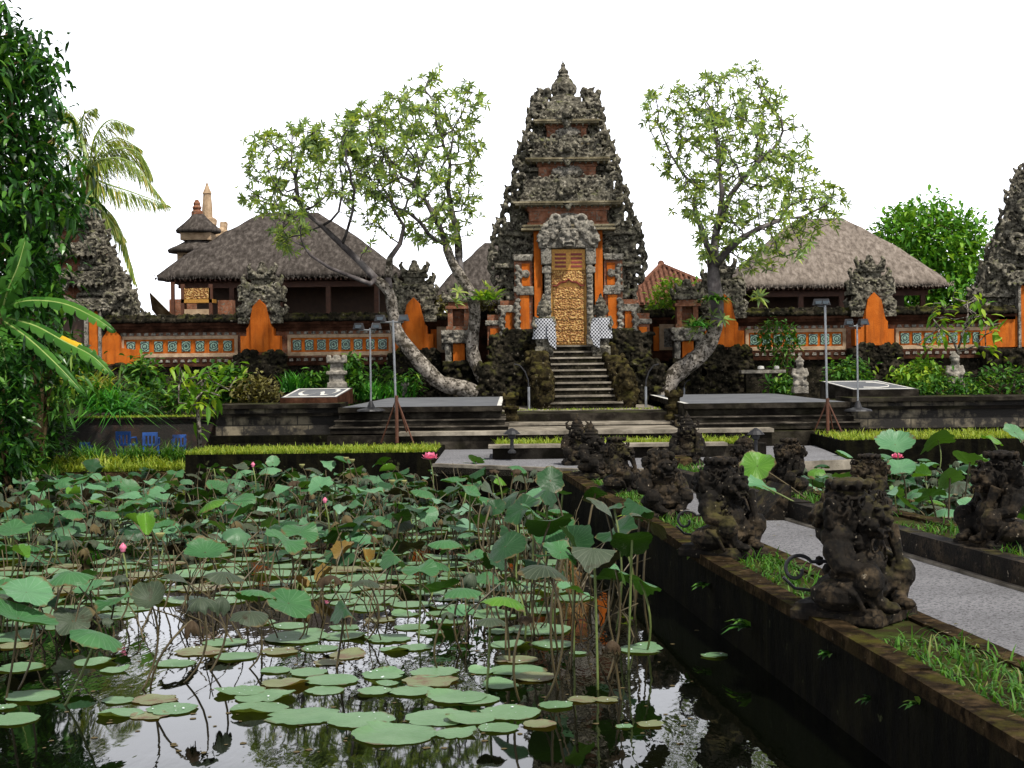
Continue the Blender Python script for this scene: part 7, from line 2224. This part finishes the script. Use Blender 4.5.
# bits of floating duckweed and leaf litter
mb = MB()
for k in range(260):
    py = 560 + 190 * r.random(); px = r.uniform(0, 700)
    Y = F * WH / (py - HY); p0 = W(px, py, Y)
    if p0.x > XO(Y) - .1: continue
    s_ = r.uniform(.006, .03)
    a0 = r.uniform(0, 6)
    mb.add([(p0.x + s_ * cos(a0 + q * 1.05) * r.uniform(.5, 1), Y + s_ * sin(a0 + q * 1.05) * r.uniform(.6, 1), WZ + .003) for q in range(6)], [(0, 1, 2, 3, 4, 5)])
tag(mb.build('floating_litter', M['lotus_brown']), kind='stuff')

# flowers, buds and seed heads
def lotus_flower(px, py, by, hw, label, bud=False):
    Y = F * WH / (by - HY + (px - 512) * ROLL)
    p0 = W(px, py, Y); k = hw / F * Y
    t = thing('lotus_flower', label, 'lotus bud' if bud else 'lotus flower', (p0.x, Y, WZ - .05))
    h = p0.z - WZ + .05
    link('stem', STEMS[0], t, scale=(.8, .8, h))
    mb = MB()
    for ring, (n, el, L) in enumerate(((6, .35, 1.0), (7, .7, 1.05), (6, 1.1, 1.0)) if not bud else ((6, 1.32, 1.5), (5, 1.4, 1.6))):
        for q in range(n):
            a = 2 * pi * q / n + ring * .4
            d = Vector((cos(a) * cos(el), sin(a) * cos(el), sin(el)))
            sd = Vector((-sin(a), cos(a), 0))
            c0 = Vector((0, 0, 0))
            out = Vector((cos(a), sin(a), 0)) * k * (.4 if bud else .2)
            m_ = d * k * L * .55 + out; tp = d * k * L + out * (.0 if bud else .3)
            w_ = k * .42
            mb.add([c0, m_ + sd * w_, tp, m_ - sd * w_, m_ + out * .3], [(0, 1, 4), (0, 4, 3), (4, 1, 2), (4, 2, 3)])
    o = mb.build('petal_whorl', M['pink'], t, True); o.location = (0, 0, h)
    if not bud:
        m2 = MB(); m2.lathe([(.02 * k / .12, 0), (.35 * k, .3 * k), (.3 * k, .36 * k)], 10); o2 = m2.build('seed_head', M['pod'], t); o2.location = (0, 0, h)
    else:
        m2 = MB(); m2.lathe([(.1 * k, -.1 * k), (.4 * k, .05 * k), (.5 * k, .5 * k), (.38 * k, 1.0 * k), (.1 * k, 1.5 * k), (.01, 1.65 * k)], 12); o2 = m2.build('closed_petals', M['pink'], t, True); o2.location = (0, 0, h)
lotus_flower(430, 460, 500, 9, 'open pink lotus flower standing above the leaves by the grass bed corner')
lotus_flower(123, 552, 600, 5.5, 'closed pink lotus bud among leaves near the left bank', True)
lotus_flower(897, 459, 480, 7, 'pale pink lotus flower among the leaves of the far pond')
lotus_flower(325, 503, 550, 3.5, 'small closed dusky pink bud below the grass bed', True)
lotus_flower(253, 467, 505, 3, 'tiny closed bud standing against the dark grass bed wall', True)
def pod(px, py, by, hw, label):
    Y = F * WH / (by - HY + (px - 512) * ROLL)
    p0 = W(px, py, Y); k = hw / F * Y
    t = thing('seed_pod', label, 'seed pod', (p0.x, Y, WZ - .05), 0, 'lotus seed pods')
    h = p0.z - WZ + .05
    link('stem', STEMS[1], t, scale=(.8, .8, h))
    m2 = MB(); m2.lathe([(.2 * k, -.8 * k), (.6 * k, -.2 * k), (k, .5 * k), (.95 * k, .62 * k), (.3 * k, .6 * k)], 12); o2 = m2.build('pod_head', M['pod'], t, True); o2.location = (0, 0, h)
for (px, py, by, hw, lab) in ((160, 536, 610, 5, 'yellow brown seed pod on a straight stem by the bright upfolded leaves'), (346, 459, 500, 3, 'seed pod left of the pair against the grass bed wall'), (352, 461, 505, 3, 'seed pod right of the pair against the grass bed wall'), (222, 471, 505, 3, 'lone seed pod before the dark wall beneath the bed end'), (302, 466, 500, 3, 'lone seed pod before the middle of the dark bed wall'), (392, 482, 520, 3.5, 'seed pod left of the open pink flower'), (505, 560, 620, 4, 'brownish seed pod beside the bright umbrella shaped leaf'), (404, 482, 530, 3, 'seed pod just below the open pink flower')):
    pod(px, py, by, hw, lab)

# --- labels for every leaf and pad: look, where it stands, and its rank among its like
ORD = ['first', 'second', 'third', 'fourth', 'fifth', 'sixth', 'seventh', 'eighth', 'ninth', 'tenth', 'eleventh', 'twelfth', 'thirteenth', 'fourteenth', 'fifteenth', 'sixteenth', 'seventeenth', 'eighteenth', 'nineteenth', 'twentieth']
bk = {}
for it in ITEMS:
    it['zone'] = zone(it['px'], it['py'], it['side'])
    bk.setdefault((it['what'], it['zone']), []).append(it)
for (what, zn), its in bk.items():
    its.sort(key=lambda i: i['px'])
    for k, it in enumerate(its):
        lab = f'{what} {zn}' if zn[:6] == 'in the' else f'{what} {zn}'
        if len(its) > 1:
            lab += f", {ORD[min(k, 19)]} from left" if k < len(its) - 1 or len(its) > 20 else ', rightmost'
        tag(it['o'], lab, it['cat'], it['group'])
